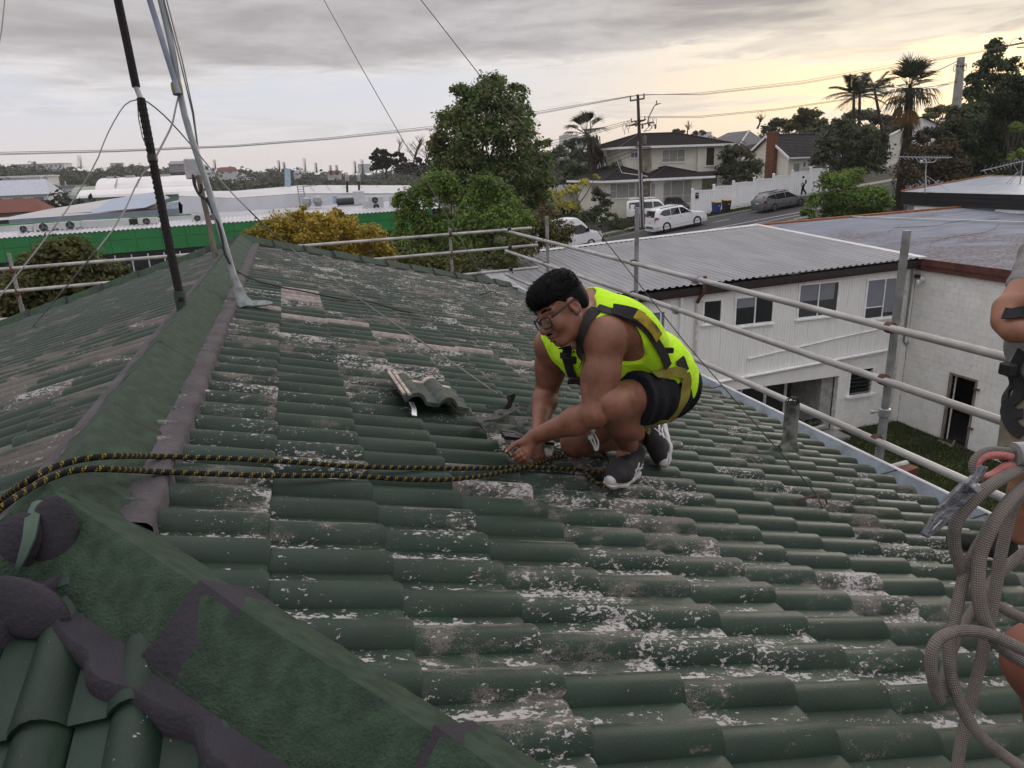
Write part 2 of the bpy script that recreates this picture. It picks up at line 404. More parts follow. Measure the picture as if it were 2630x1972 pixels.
# ---- ridge and hip caps with pointing
def capprof(w=.120,top=.060,bot=-.035):
 return[(-w*1.01,bot-.012),(-w,bot),(-w*.55,bot+(top-bot)*.47),(-w*.13,top*.95),(0,top+.006),(w*.13,top*.95),(w*.55,bot+(top-bot)*.47),(w,bot),(w*1.01,bot-.012)]
def sweep_prof(mb,P0,P1,side,up,prof0,prof1,edge0=None,edge1=None,segs=1,wob=0,solid=True):
 d=(P1-P0);n=len(prof0);vs=[]
 for k in range(segs+1):
  f=k/segs
  for i in range(n):
   x=prof0[i][0]*(1-f)+prof1[i][0]*f;z=prof0[i][1]*(1-f)+prof1[i][1]*f
   e=(edge0[i]if edge0 and k==0 else 0)+(edge1[i]if edge1 and k==segs else 0)
   vs.append(P0+d*f+d.normalized()*e+side*(x+random.uniform(-wob,wob))+up*(z+random.uniform(-wob,wob)))
 fs=[(k*n+i,k*n+i+1,(k+1)*n+i+1,(k+1)*n+i)for k in range(segs)for i in range(n-1)]
 if solid:fs+=[tuple(range(n))[::-1],tuple(range(segs*n,(segs+1)*n))]
 mb.add(vs,fs)
def cap_run(P0,P1,step,first=0,bandm=mortar_m,name='ridge_cap',bedside=(.05,.05),bandw=.075):
 d=(P1-P0).normalized();side=d.cross(Vector((0,0,1))).normalized();up=side.cross(d).normalized();L=(P1-P0).length
 a=first;pr=capprof()
 while a<L:
  b=min(L,a+step)
  sc=random.uniform(.97,1.03);dz=random.uniform(-.004,.004)
  mb=MB();p0=[(x*sc*1.06,z*1.0+dz+.008)for x,z in pr];p1=[(x*sc,z+dz-.004)for x,z in pr]
  sweep_prof(mb,P0+d*(a-.03),P0+d*b,side,up,p0,p1,segs=5,wob=.0015)
  cap=build(name,mb,cap_green,house,smooth=True)
  if a>.01:
   mb=MB();e0=[random.uniform(-.006,.006)for _ in pr];e1=[random.uniform(-.007,.007)for _ in pr]
   pb=[(x*1.07,z*1.0+.013)for x,z in pr];pc=[(x*1.03,z+.003)for x,z in pr]
   bw=bandw*random.uniform(.75,1.15)
   sweep_prof(mb,P0+d*(a-.045),P0+d*(a-.045+bw),side,up,pb,pc,e0,e1,segs=2,wob=.002)
   build('mortar_band',mb,bandm,cap,smooth=True)
  a=b
 for sg,w in zip((-1,1),bedside):
  if w<.01:continue
  mb=MB();n=max(6,int(L/.025));rows=[];sl_=-TP if abs(d.x)<.1 else-TP*.707 if d.z<-.05 and abs(d.x)>.5 and abs(d.y)>.5 else-.12
  for k in range(n+1):
   q=P0+d*(L*k/n);j=random.uniform(-.4,.4)*min(w,.05)*.25
   if w>.045 and name=='hip_cap':j+=.28*w*math.sin(k*.42)+.12*w*math.sin(k*1.1)
   rows+=[q+side*sg*.100+up*-.034,q+side*sg*(.130+w*.35)+up*(-.026-.10*w),q+side*sg*(.130+w+j)+up*(sl_*(.13+w+j)+.013),q+side*sg*(.140+w+j)+up*(sl_*(.13+w+j)+.001),q+side*sg*(.14+w+j)+up*(sl_*(.13+w+j)-.05)]
  mb.add(rows,[(k*5+i,k*5+i+1,k*5+6+i,k*5+5+i)[::sg]for k in range(n)for i in range(4)])
  build('mortar_bed',mb,mortar_pale if name=='ridge_cap' else bandm,house,smooth=True)
J=Vector((XR,YJ,ZR-.004));APEX=Vector((XR,9.17,ZR-.004))
cap_run(APEX,J,.46,bandm=pm('green_pointing',(.040,.052,.040),.8,var=.3,scale=8),bandw=.03,bedside=(.055,.03))
HIP=Vector((1,-1.07,-TP))
J2=J+Vector((.005,.012,0));cap_run(J2,J2+HIP*1.75,.565,first=-.03,name='hip_cap',bedside=(.006,.046),bandw=.115)
HIP2=Vector((-1,-1,-TP));cap_run(J,J+HIP2*1.6,.565,first=-.02,name='hip_cap',bedside=(.04,.04),bandw=.10)
cap_run(APEX,Vector((3.3,verge_y(3.3),ZR-3.9*TP)),.42,name='verge_cap',bedside=(.05,.05),bandw=.05)
cap_run(APEX,Vector((-4.4,verge_y(-4.4),ZR-3.8*TP)),.42,name='verge_cap',bedside=(.09,.09),bandw=.08)
def lump(c,r,amp,seed,mat,name,rot=None):
 mb=MB();mb.ball((0,0,0),1,18);rg=random.Random(seed);ks=[(Vector((rg.uniform(-3,3),rg.uniform(-3,3),rg.uniform(-3,3))),rg.uniform(0,6))for _ in range(6)]
 out=[]
 for v in mb.v:
  v=Vector(v);q=1+amp*sum(math.sin(k.dot(v)+p)for k,p in ks)/3
  w=Vector((v.x*r[0],v.y*r[1],v.z*r[2]))*q
  if rot is not None:w=rot@w
  out.append(Vector(c)+w)
 mb.v=[tuple(p)for p in out]
 return build(name,mb,mat,house,smooth=True)
rz=Matrix.Rotation(R_(-45),3,'Z')
dJ=J.dot(CF)
CM=Matrix((CR,CU,CF)).transposed();tl_=Matrix.Rotation(R_(-14),3,'Z')
lump(atD(132,1378,dJ-.10),(.058,.086,.017),.05,2,mortar_m,'mortar_cap',CM@tl_)
lump(atD(22,1420,dJ-.12),(.055,.095,.018),.06,5,mortar_m,'mortar_cap',CM@Matrix.Rotation(R_(-30),3,'Z'))
lump(atD(60,1560,dJ-.22),(.10,.055,.020),.07,8,mortar_m,'mortar_cap',CM@Matrix.Rotation(R_(-20),3,'Z'))
mb=MB();mb.tube([atD(x,y,dJ-o)for x,y,o in((97,1290,.06),(84,1330,.12),(76,1380,.145),(58,1430,.155),(45,1460,.15))],[.012,.016,.014,.010,.006],6,flat=.5)
build('mortar_seam',mb,pm('pale_green_seam',(.06,.10,.075),.7),house,smooth=True)
# ---- gutter on the right eave
gp=[(-.06,-.012),(-.045,-.075),(.045,-.085),(.075,-.005),(.088,.004),(.092,-.004),(.080,-.012),(.052,-.094),(-.055,-.083),(-.07,-.012)]
g=MB();n=len(gp);ys=[-.6,2,4.5,7,9.3,11.2]
g.add([(3.37+x,y,-1.915+z)for y in ys for x,z in gp],[(k*n+i,k*n+(i+1)%n,(k+1)*n+(i+1)%n,(k+1)*n+i)for k in range(len(ys)-1)for i in range(n)])
gt_=build('gutter',g,pm('blue_grey_gutter',(.25,.29,.33),.5,var=.2,scale=9,dirt=.4,dirtcol=(.14,.16,.17)),house,smooth=True)
gl_=MB();gl_.tube([(3.458,y,-1.908)for y in ys],.010,8);build('gutter_lip',gl_,white,gt_,smooth=True)
for y in(2.05,2.62,3.25,4.2,5.2,6.2):br=MB();br.tube([(3.31,y,-1.925),(3.40,y,-1.918),(3.45,y,-1.912)],.004,5);build('gutter_bracket',br,black,house)
# ---- vent pipe
vp=MB();vp.lathe([(.062,-.09),(.060,0),(.056,.012),(.046,.03),(.045,.05),(.0425,.06),(.0425,.285),(.038,.285),(.038,.20)],20,(2.75,3.40,-1.71))
vent=build('vent_pipe',vp,pm('mossy_vent',(.075,.095,.078),.7,var=.5,scale=14,dirt=.9,dirtcol=(.022,.045,.028),col2=(.22,.22,.20)),house,smooth=True)
cg=MB()
for k in range(4):
 a=k*math.pi/4;cg.tube([(2.75+.040*math.cos(a)*math.cos(q),3.4+.040*math.sin(a)*math.cos(q),-1.425+.042*math.sin(q))for q in(math.pi*i/8 for i in range(9))],.0028,5)
cg.tube([(2.75+.041*math.cos(q),3.4+.041*math.sin(q),-1.423)for q in(2*math.pi*i/16 for i in range(17))],.0032,5)
build('wire_cage',cg,black,vent,smooth=True)
# - scaffold round the eaves
steel=pm('scaffold_tube',(.40,.39,.37),.5,.25,.22,7,stretch=(1,.35,1),dirt=.65,dirtcol=(.20,.18,.16))
steel2=pm('scaffold_post',(.27,.275,.275),.55,.35,.25,9,dirt=.5,dirtcol=(.15,.14,.13))
scaf=thing('scaffold','galvanised tube scaffold guard rails running around the eaves','scaffold',(3.5,6,-9.6))
def coupler(p,axis,m=rust,r=.036):
 mb=MB();mb.lathe([(r*.8,-.028),(r,-.022),(r,.022),(r*.8,.028)],10,p,axis)
 a=Vector(axis);b=Vector((0,0,1))if abs(a.z)<.5 else Vector((1,0,0))
 for s in(-1,1):mb.tube([Vector(p)+b*.02*s+a.cross(b)*.02,Vector(p)+b*.062*s+a.cross(b)*.035],.008,6);mb.ball(Vector(p)+b*.062*s+a.cross(b)*.035,.014,6)
 return build('coupler',mb,m,scaf,smooth=True)
def rail(a,b,m=steel,r=.0242,joint=None):
 mb=MB();a,b=Vector(a),Vector(b);mb.tube([a,a.lerp(b,.35),a.lerp(b,.7),b],r,12);o=build('rail',mb,m,scaf,smooth=True)
 if joint is not None:
  j=MB();q=a.lerp(b,joint);d=(b-a).normalized();j.tube([q-d*.06,q+d*.06],r+.006,12);j.box(q-Vector((0,0,r+.012)),(.03,.07,.02));build('sleeve',j,galv,o,smooth=True)
 return o
for z,y0,y1,jn in((-1.038,.9,11.85,.44),(-1.376,.9,11.85,.47),(-1.785,.9,11.9,None)):
 rail((3.452,y0,z),(3.452,y1,z),joint=jn)
for y,zt in((3.45,-.45),(7.0,-.46),(9.85,-.70)):
 p=MB();p.tube([(3.503,y,-9.6),(3.503,y,-4),(3.503,y,zt)],.0242,12);p.tube([(3.503,y,-3.5),(3.503,y,-1.60)],.029,12)
 po=build('post',p,steel2,scaf,smooth=True)
 for z in(-1.038,-1.376,-1.785):coupler((3.465,y,z),(0,1,0),rust if y<5 else black)
 coupler((3.503,y,-1.60),(0,0,1),galv)
for z,dz,x1 in((-1.04,-.10,3.85),(-1.33,-.13,3.95),(-1.71,-.14,3.95)):
 rail((-6.5,11.6,z+dz),(x1,11.6,z+.04))
for x,zt in((-3.83,-.90),(2.45,-.92)):
 p=MB();p.tube([(x,11.63,-9),(x,11.63,zt)],.0245,12);p.tube([(x,11.63,-3.5),(x,11.63,-1.62)],.032,12);build('post',p,steel2,scaf,smooth=True)
 for z in(-1.14+(x+3.8)*.018,-1.46+(x+3.8)*.018):coupler((x,11.60,z),(1,0,0),rust)
for z in(-1.0,-1.30,-1.66):coupler((3.452,11.6,z),(0,1,0),black)
a=atX(2275,1205,3.72);mb=MB();mb.tube([atX(2190,1228,3.5),atX(2328,1190,4.0)],.0242,12);build('transom',mb,steel,scaf,smooth=True)
pc=MB();q0=atX(2285,1215,3.75);pc.box(q0+Vector((.08,.03,-.035)),(.36,.11,.06),R_(12));pl=build('plank',pc,pm('red_painted_board',(.11,.032,.018),.8,var=.3,scale=20),scaf)
# - soft bodies: blended capsules and ellipsoids, meshed as one surface
class Body:
 def __init__(s,lo,hi,h):
  s.lo=np.array(lo,np.float32);s.h=h
  s.n=np.ceil((np.array(hi)-np.array(lo))/h).astype(int)+1
  s.D=np.full(s.n,.5,np.float32)
 def block(s,c0,c1):
  a=np.maximum(0,np.floor((np.minimum(c0,c1)-s.lo)/s.h).astype(int));b=np.minimum(s.n,np.ceil((np.maximum(c0,c1)-s.lo)/s.h).astype(int)+1)
  if(b<=a).any():return None
  g=np.meshgrid(*[s.lo[i]+s.h*np.arange(a[i],b[i],dtype=np.float32)for i in range(3)],indexing='ij')
  return tuple(slice(a[i],b[i])for i in range(3)),np.stack(g,-1)
 def smin(s,sl,d,k,op='add'):
  D=s.D[sl]
  if op=='add':
   if k>0:
    q=np.clip(.5+.5*(D-d)/k,0,1);s.D[sl]=D*(1-q)+d*q-k*q*(1-q)
   else:s.D[sl]=np.minimum(D,d)
  else:
   d=-d
   q=np.clip(.5-.5*(D-d)/max(k,1e-5),0,1);s.D[sl]=D*(1-q)+d*q+k*q*(1-q)
 def cap(s,a,b,ra,rb,k=.02,op='add'):
  a=np.array(a,np.float32);b=np.array(b,np.float32);r=max(ra,rb)+k+.03
  q=s.block(np.minimum(a,b)-r,np.maximum(a,b)+r)
  if q is None:return s
  sl,P=q;ab=b-a;t=np.clip(((P-a)@ab)/max(1e-9,ab@ab),0,1)
  s.smin(sl,np.linalg.norm(P-a-t[...,None]*ab,axis=-1)-(ra+(rb-ra)*t),k,op);return s
 def ell(s,c,r,M=None,k=.02,op='add'):
  c=np.array(c,np.float32);r=np.array(r,np.float32);e=r.max()+k+.03
  q=s.block(c-e,c+e)
  if q is None:return s
  sl,P=q;L=P-c
  if M is not None:L=L@np.array(M,np.float32)
  k0=np.linalg.norm(L/r,axis=-1);k1=np.linalg.norm(L/(r*r),axis=-1)+1e-6
  s.smin(sl,k0*(k0-1)/k1,k,op);return s
 def plane_cut(s,p,n):
  g=np.meshgrid(*[s.lo[i]+s.h*np.arange(s.n[i],dtype=np.float32)for i in range(3)],indexing='ij')
  n=np.array(n,np.float32);n/=np.linalg.norm(n);d=sum((g[i]-p[i])*n[i]for i in range(3));s.D=np.maximum(s.D,d);return s
 def merge(s,o):s.D=np.minimum(s.D,o.D);return s
 def sample(s,P):
  q=(np.asarray(P,np.float32)-s.lo)/s.h;i=np.clip(np.floor(q).astype(int),0,s.n-2);f=np.clip(q-i,0,1);v=0
  for dx in(0,1):
   for dy in(0,1):
    for dz in(0,1):
     w=(f[...,0]if dx else 1-f[...,0])*(f[...,1]if dy else 1-f[...,1])*(f[...,2]if dz else 1-f[...,2])
     v=v+w*s.D[i[...,0]+dx,i[...,1]+dy,i[...,2]+dz]
  return v
 def grad(s,P):
  e=s.h;P=np.asarray(P,np.float32)
  g=np.stack([s.sample(P+np.eye(3,dtype=np.float32)[i]*e)-s.sample(P-np.eye(3,dtype=np.float32)[i]*e)for i in range(3)],-1)
  return g/(np.linalg.norm(g,axis=-1,keepdims=True)+1e-9)
 def onto(s,P,off=0,it=8):
  P=np.asarray(P,np.float32).copy()
  for _ in range(it):P=P-s.grad(P)*(s.sample(P)-off)[...,None]*.8
  return P,s.grad(P)
 def hit(s,px,py,d0,d1,off=0):
  r=np.array(ray(px,py),np.float32);t=np.arange(d0,d1,s.h*.5,dtype=np.float32)
  v=s.sample(t[:,None]*r)-off;k=np.argmax(v<0)if(v<0).any()else len(t)//2
  return t[k]*r
 def mesh(s,iso=0.):
  return surface_nets(s.D-iso,s.lo,s.h)
def surface_nets(D,lo,h):
 S=D<0;n=np.array(D.shape)
 c=np.zeros(n-1,np.int8)
 for dx in(0,1):
  for dy in(0,1):
   for dz in(0,1):c+=S[dx:n[0]-1+dx,dy:n[1]-1+dy,dz:n[2]-1+dz]
 act=np.argwhere((c>0)&(c<8));idx=np.full(n-1,-1,np.int64);idx[tuple(act.T)]=np.arange(len(act))
 acc=np.zeros((len(act),3));cnt=np.zeros(len(act))
 cor=[(x,y,z)for x in(0,1)for y in(0,1)for z in(0,1)]
 val={q:D[act[:,0]+q[0],act[:,1]+q[1],act[:,2]+q[2]]for q in cor}
 for a in cor:
  for ax in range(3):
   if a[ax]:continue
   b=list(a);b[ax]=1;va,vb=val[a],val[tuple(b)];m=(va<0)!=(vb<0)
   t=np.where(m,va/np.where(m,va-vb,1),0);p=np.tile(np.array(a,float),(len(act),1));p[:,ax]+=t
   acc[m]+=p[m];cnt[m]+=1
 V=(act+acc/np.maximum(cnt,1)[:,None])*h+lo
 F=[]
 for ax in range(3):
  u,v=(ax+1)%3,(ax+2)%3
  sa=[slice(None)]*3;sb=[slice(None)]*3;sa[ax]=slice(0,-1);sb[ax]=slice(1,None)
  A,B=S[tuple(sa)],S[tuple(sb)];e=np.argwhere(A!=B)
  e=e[(e[:,u]>0)&(e[:,v]>0)&(e[:,u]<n[u]-1)&(e[:,v]<n[v]-1)]
  def cell(du,dv):
   q=e.copy();q[:,u]-=du;q[:,v]-=dv;return idx[tuple(q.T)]
  f=np.stack([cell(1,1),cell(0,1),cell(0,0),cell(1,0)],1);inside=A[tuple(e.T)]
  f[~inside]=f[~inside][:,::-1];F.append(f[(f>=0).all(1)])
 return V,np.concatenate(F)
def relax(V,F,it=1,lam=.5):
 for _ in range(it):
  acc=np.zeros_like(V);cnt=np.zeros(len(V))
  for i in range(4):
   for j in(1,3):np.add.at(acc,F[:,i],V[F[:,(i+j)%4]]);np.add.at(cnt,F[:,i],1)
  V=V+lam*(acc/np.maximum(cnt,1)[:,None]-V)
 return V
# - lie of the land, road, kerbs
_ZR=np.array([(-200,-17),(-60,-11.5),(0,-8.6),(20,-6.75),(24,-6.2),(28.4,-5.55),(34.2,-4.9),(38.7,-4.42),(47,-3.55),(60,-2.3),(90,-.4),(140,2)])
def zroad(x):return np.interp(x,_ZR[:,0],_ZR[:,1])
_CP=np.array([(0,5,-8.6),(-10,10,-9),(-6,20,-8.8),(-20,40,-10.5),(-45,60,-12.2),(6,28,-9),(2,16,-9),(15,33,-8.8),(30,30,-8),(40,38,-5.6),(33,12,-9.4),
(12,42,-8.4),(28,42,-6.4),(60,40,-3.4),(60,70,-1.2),(32,63,-4.6),(50,66,-3.0),(0,100,-11),(-50,150,-14),(-200,300,-17),(40,110,-3),(90,90,2),
(150,200,4),(0,300,-14),(-300,800,-14),(300,800,-4),(0,2000,-8),(-2500,2500,-8),(2500,2500,-4),(300,0,-4),(-300,0,-16),(0,-200,-10),(0,-3000,-10)])
def zg(x,y):
 x=np.asarray(x,float);y=np.asarray(y,float)
 w=1/(((x[...,None]-_CP[:,0])**2+(y[...,None]-_CP[:,1])**2)**1.5+30);z=(w*_CP[:,2]).sum(-1)/w.sum(-1)
 def blend(z,inside,target):return z*(1-inside)+target*inside
 f=np.clip((9-np.maximum(0,np.maximum(46-y,y-60)))/9,0,1)*np.clip((120-np.abs(x-20))/20,0,1)
 z=blend(z,f,zroad(x)-.12)
 f=np.clip((4-np.maximum(np.maximum(7-x,x-30),np.maximum(9-y,y-21)))/4,0,1)
 return blend(z,f,-9.75)
def axis_steps(lo,hi,step,far):
 a=list(np.arange(lo,hi+.1,step));s=step;x=hi
 while x<far:s*=1.28;x+=s;a.append(x)
 s=step;x=lo
 while x>-far:s*=1.28;x-=s;a.insert(0,x)
 return np.array(a)
def sheet(name,xs,ys,zf,mats,parent=None):
 X,Y=np.meshgrid(xs,ys,indexing='ij');V=np.stack([X,Y,zf(X,Y)],-1).reshape(-1,3);m=len(ys)
 F=[(i*m+j,(i+1)*m+j,(i+1)*m+j+1,i*m+j+1)for i in range(len(xs)-1)for j in range(m-1)]
 return build_np(name,V,F,mats,parent,smooth=True)
soil=pm('ground_cover',(.045,.055,.022),.95,var=.5,scale=.6,col2=(.075,.065,.04),bump=.6,bscale=8)
kind(sheet('ground',axis_steps(-40,72,2,1300),axis_steps(2,76,2,1300),zg,soil))
asph=pm('asphalt',(.052,.052,.055),.85,var=.18,scale=3,bump=.25,bscale=40,dirt=.3,dirtcol=(.075,.073,.07))
conc=pm('concrete',(.27,.265,.25),.85,var=.15,scale=2.5,bump=.2,bscale=30,dirt=.4,dirtcol=(.16,.155,.14))
turf=pm('verge_turf',(.05,.065,.022),.95,var=.5,scale=5,col2=(.10,.10,.04),bump=.8,bscale=30)
xs=np.arange(-80,112,2.)
road=kind(sheet('road',xs,np.array([46.2,49,52,55.]),lambda X,Y:zroad(X)+.0*Y,asph))
def strip(name,y0,y1,dz,th,m):
 mb=MB()
 for a,b in zip(xs[:-1],xs[1:]):
  za,zb=zroad(a)+dz,zroad(b)+dz
  mb.add([(a,y0,za),(b,y0,zb),(b,y1,zb),(a,y1,za),(a,y0,za-th),(b,y0,zb-th),(b,y1,zb-th),(a,y1,za-th)],[(0,1,2,3),(4,5,1,0),(7,3,2,6)])
 return kind(build(name,mb,m))
strip('kerb',55.0,55.18,.12,.3,conc);strip('kerb',46.0,46.2,.12,.3,conc)
strip('verge',55.18,56.7,.13,.2,turf);strip('footpath',56.7,58.2,.15,.2,conc)
def slabx(name,x0,x1,y0,y1,dz,m):
 mb=MB();n=max(1,int((x1-x0)/.8))
 for k in range(n):
  a,b=x0+(x1-x0)*k/n,x0+(x1-x0)*(k+1)/n
  mb.add([(a,y0,zroad(a)+dz),(b,y0,zroad(b)+dz),(b,y1,zroad(b)+dz),(a,y1,zroad(a)+dz)],[(0,1,2,3)])
 return kind(build(name,mb,m))
slabx('driveway',23.6,27.0,55.3,58.2,.158,conc);slabx('driveway',30.2,34.2,55.2,61,.158,conc)
paint=pm('road_paint',(.62,.62,.60),.7,var=.15,scale=9,dirt=.35,dirtcol=(.25,.25,.25))
def mark(x0,x1,y0,y1,w=.11):
 mb=MB();n=max(1,int(abs(x1-x0)/1.0))
 for k in range(n):
  a,b=x0+(x1-x0)*k/n,x0+(x1-x0)*(k+1)/n;ya,yb=y0+(y1-y0)*k/n,y0+(y1-y0)*(k+1)/n
  mb.add([(a,ya-w/2,zroad(a)+.006),(b,yb-w/2,zroad(b)+.006),(b,yb+w/2,zroad(b)+.006),(a,ya+w/2,zroad(a)+.006)],[(0,1,2,3)])
 return kind(build('road_marking',mb,paint))
mark(22,70,49.6,49.6,.14);mark(29,70,48.2,48.6,.12);mark(22,30,50.3,49.75,.12)
for k in range(3):mark(26.4+k*1.3,28.2+k*1.3,48.6,49.5,.22)
for x in np.arange(24,66,4.6):mark(x,x+1.6,52.6,52.6,.10)
for x in np.arange(30,60,3.4):mark(x,x+1.2,47.1,47.1,.10)
# - courtyard lawn: tufts on a turf sheet
lawn=sheet('lawn',np.arange(9,21.1,1.),np.arange(11,20.2,1.),lambda X,Y:X*0-9.735+.03*np.sin(X*1.7)*np.sin(Y*2.1),pm('lawn_turf',(.030,.045,.012),.95,var=.6,scale=2.2,col2=(.075,.085,.025),dirt=.9,dirtcol=(.035,.025,.018)))
kind(lawn)
def blades(name,n,area,zf,h,m,w=.02):
 x=RNG.uniform(area[0],area[1],n);y=RNG.uniform(area[2],area[3],n);z=zf(x,y);a=RNG.uniform(0,6.28,n);hh=h*RNG.uniform(.5,1.2,n);l=RNG.normal(0,.35,(n,2))*hh[:,None]
 c,s_=np.cos(a)*w,np.sin(a)*w
 V=np.stack([np.stack([x-c,y-s_,z],1),np.stack([x+c,y+s_,z],1),np.stack([x+l[:,0],y+l[:,1],z+hh],1)],1).reshape(-1,3)
 return kind(build_np(name,V,np.arange(3*n).reshape(-1,3),m),'stuff')
g1=blades('grass',26000,(13.2,20.9,11.5,20),lambda x,y:x*0-9.73,.13,leafmat('grass_blade',(.030,.048,.012),(.075,.095,.03)),.016)
tag(g1,'rough grass growing in the yard below the block wall','grass')
g2=blades('grass',16000,(20,50,55.2,56.7),lambda x,y:zroad(x)+.13,.12,MATS['grass_blade'],.02);tag(g2,'mown grass on the verge along the far kerb','grass')
# - helper for walls and windows
def board_wall(mb,a,b,z0,z1,lap=.17,out=None):
 """lapped weatherboards from plan point a to b"""
 a=Vector((a[0],a[1],0));b=Vector((b[0],b[1],0));n=Vector((b.y-a.y,a.x-b.x,0)).normalized()if out is None else Vector(out)
 z=z0
 while z<z1-.01:
  t=min(z1,z+lap);o=n*.022
  mb.quad(a+o+Vector((0,0,z)),b+o+Vector((0,0,z)),b+Vector((0,0,t)),a+Vector((0,0,t)))
  mb.quad(a+Vector((0,0,z)),b+Vector((0,0,z)),b+o+Vector((0,0,z)),a+o+Vector((0,0,z)))
  z=t
 return mb
glass_dark=glassmat('dark_glass',(.018,.021,.025));glass_blue=glassmat('pale_glass',(.16,.19,.23),.12)
glass_clear=pm('clear_glass',(.05,.06,.07),.04,spec=.8,alpha=.2)
curtain_m=pm('net_curtain',(.80,.81,.83),.9,var=.12,scale=8);blind_m=pm('roller_blind',(.20,.21,.25),.8,var=.05)
def window(par,o,ax,n,w,h,bars_x=(),bars_y=(),fm=white,gm=glass_dark,fw=.06,depth=.09,curtain=None,blind=None,name='window'):
 """a window on a wall: o its lower corner, ax along the wall, n out of it; bars_x / bars_y are mullions as fractions"""
 o=Vector(o);ax=Vector(ax).normalized();n=Vector(n).normalized();up=Vector((0,0,1));M=Matrix((ax,n,up)).transposed()
 def bar(mb,x0,x1,z0,z1,d0,d1):mb.box(o+ax*((x0+x1)/2)+up*((z0+z1)/2)+n*((d0+d1)/2),(abs(x1-x0),abs(d1-d0),abs(z1-z0)),M=M)
 f=MB();bar(f,0,fw,0,h,-.02,depth*.5);bar(f,w-fw,w,0,h,-.02,depth*.5);bar(f,fw,w-fw,h-fw,h,-.02,depth*.5);bar(f,fw,w-fw,0,fw,-.02,depth*.5);bar(f,-.04,w+.04,-.05,0,-.02,depth*.9)
 for q in bars_x:bar(f,w*q-fw*.35,w*q+fw*.35,fw,h-fw,-.015,depth*.4)
 for q,(x0,x1)in bars_y:bar(f,w*x0+.01,w*x1-.01,h*q-fw*.3,h*q+fw*.3,-.015,depth*.37)
 fo=build(name,f,fm,par)
 xs_=[0]+sorted(bars_x)+[1]
 for a,b in zip(xs_[:-1],xs_[1:]):
  g=MB();bar(g,w*a+fw*.4,w*b-fw*.4,fw*.5,h-fw*.5,.004,.010);build('pane',g,gm,fo)
 if curtain:
  c=MB();k=40;pts=[(w*(curtain[0]+(curtain[1]-curtain[0])*i/k),.0+.012*math.sin(i*2.2)-.075)for i in range(k+1)]
  for(x0,d0),(x1,d1)in zip(pts[:-1],pts[1:]):c.quad(o+ax*x0+n*d0+up*(h*.03),o+ax*x1+n*d1+up*(h*.03),o+ax*x1+n*d1+up*(h*.97),o+ax*x0+n*d0+up*(h*.97))
  build('curtain',c,curtain_m,fo)
 if blind:
  for(x0,x1,z0)in blind:
   c=MB();bar(c,w*x0,w*x1,h*z0,h*.97,.0115,.0135);build('blind',c,blind_m,fo)
 return fo
# - white two-storey building next door
nb=thing('white_building','white two-storey building with a ribbed grey metal roof across the yard','building',(14,24,-9.75))
clad=pm('dirty_white_cladding',(.80,.80,.785),.7,var=.06,scale=5,stretch=(9,1,.35),dirt=.5,dirtcol=(.55,.54,.51))
WY,XC=20.06,21.02
def zfas(x):return-3.95+(x-7.0)*.0257
def ribsheet(name,rows,xs_per,parent,m,rib=.04,pitch=.25):
 """trapezoid ribbed sheeting: rows = (x0, x1, y, z0, z1) cross lines"""
 f=((0,0),(.42,0),(.54,1),(.84,1),(.96,0));cols=[]
 x0,x1=rows[0][0],rows[0][1];n=int((x1-x0)/pitch)
 for k in range(n):cols+=[((k+a)/n,b)for a,b in f]
 cols.append((1,0));V=[];F=[];m_=len(cols)
 for(a,b,y,za,zb)in rows:V+=[(a+(b-a)*q,y,za+(zb-za)*q+rib*r)for q,r in cols]
 for i in range(len(rows)-1):F+=[(i*m_+j,i*m_+j+1,(i+1)*m_+j+1,(i+1)*m_+j)for j in range(m_-1)]
 return build_np(name,V,F,m,parent)
roofm=pm('grey_roof_sheet',(.25,.25,.262),.45,.25,.14,2.2,stretch=(1,.25,1),dirt=.4,dirtcol=(.20,.20,.205))
ribsheet('roof_sheet',[(6.6,21.0,19.80,-3.93,-3.57),(7.2,21.0,29.3,-3.68,-3.06)],0,nb,roofm)
mb=MB();mb.add([(6.6,19.86,-9.7),(6.9,29.2,-9.7),(6.9,29.2,-3.74),(6.6,19.86,-4.0)],[(0,1,2,3)]);mb.add([(6.6,29.2,-9.7),(21,29.2,-9.7),(21,29.2,-3.14),(6.9,29.2,-3.74)],[(0,1,2,3)]);build('side_wall',mb,pm('brown_boards',(.06,.03,.022),.8,var=.4,scale=4),nb)
wins=[(12.42,13.16,-5.17,-4.36),(13.62,15.15,-5.37,-4.37),(16.08,17.75,-5.35,-4.13),(18.88,20.50,-5.65,-4.19),(9.75,11.1,-6.6,-4.55)]
mb=MB();x=6.6;ZS=-7.05
cuts=sorted({v for w in wins for v in w[:2]})
while x<XC-.01:
 nx=min(XC,x+.102)
 for c_ in cuts:
  if x+.004<c_<nx:nx=c_;break
 mid=(x+nx)/2;spans=[(ZS,zfas(mid)-.10)]
 for a,b,z0,z1 in wins:
  if a<mid<b:spans=[(ZS,z0),(z1,zfas(mid)-.10)]
 for z0,z1 in spans:
  g=.010;mb.add([(x,WY,z0),(x+g,WY+.012,z0),(x+g,WY,z0),(nx,WY,z0),(x,WY,z1),(x+g,WY+.012,z1),(x+g,WY,z1),(nx,WY,z1)],[(0,1,5,4),(1,2,6,5),(2,3,7,6)])
 x=nx
build('wall',mb,clad,nb)
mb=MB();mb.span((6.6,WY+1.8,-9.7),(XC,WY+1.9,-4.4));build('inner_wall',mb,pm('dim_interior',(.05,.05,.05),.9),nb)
block=pm('painted_block',(.76,.755,.73),.8,var=.06,scale=2.5,bump=.25,bscale=25,dirt=.4,dirtcol=(.60,.59,.55))
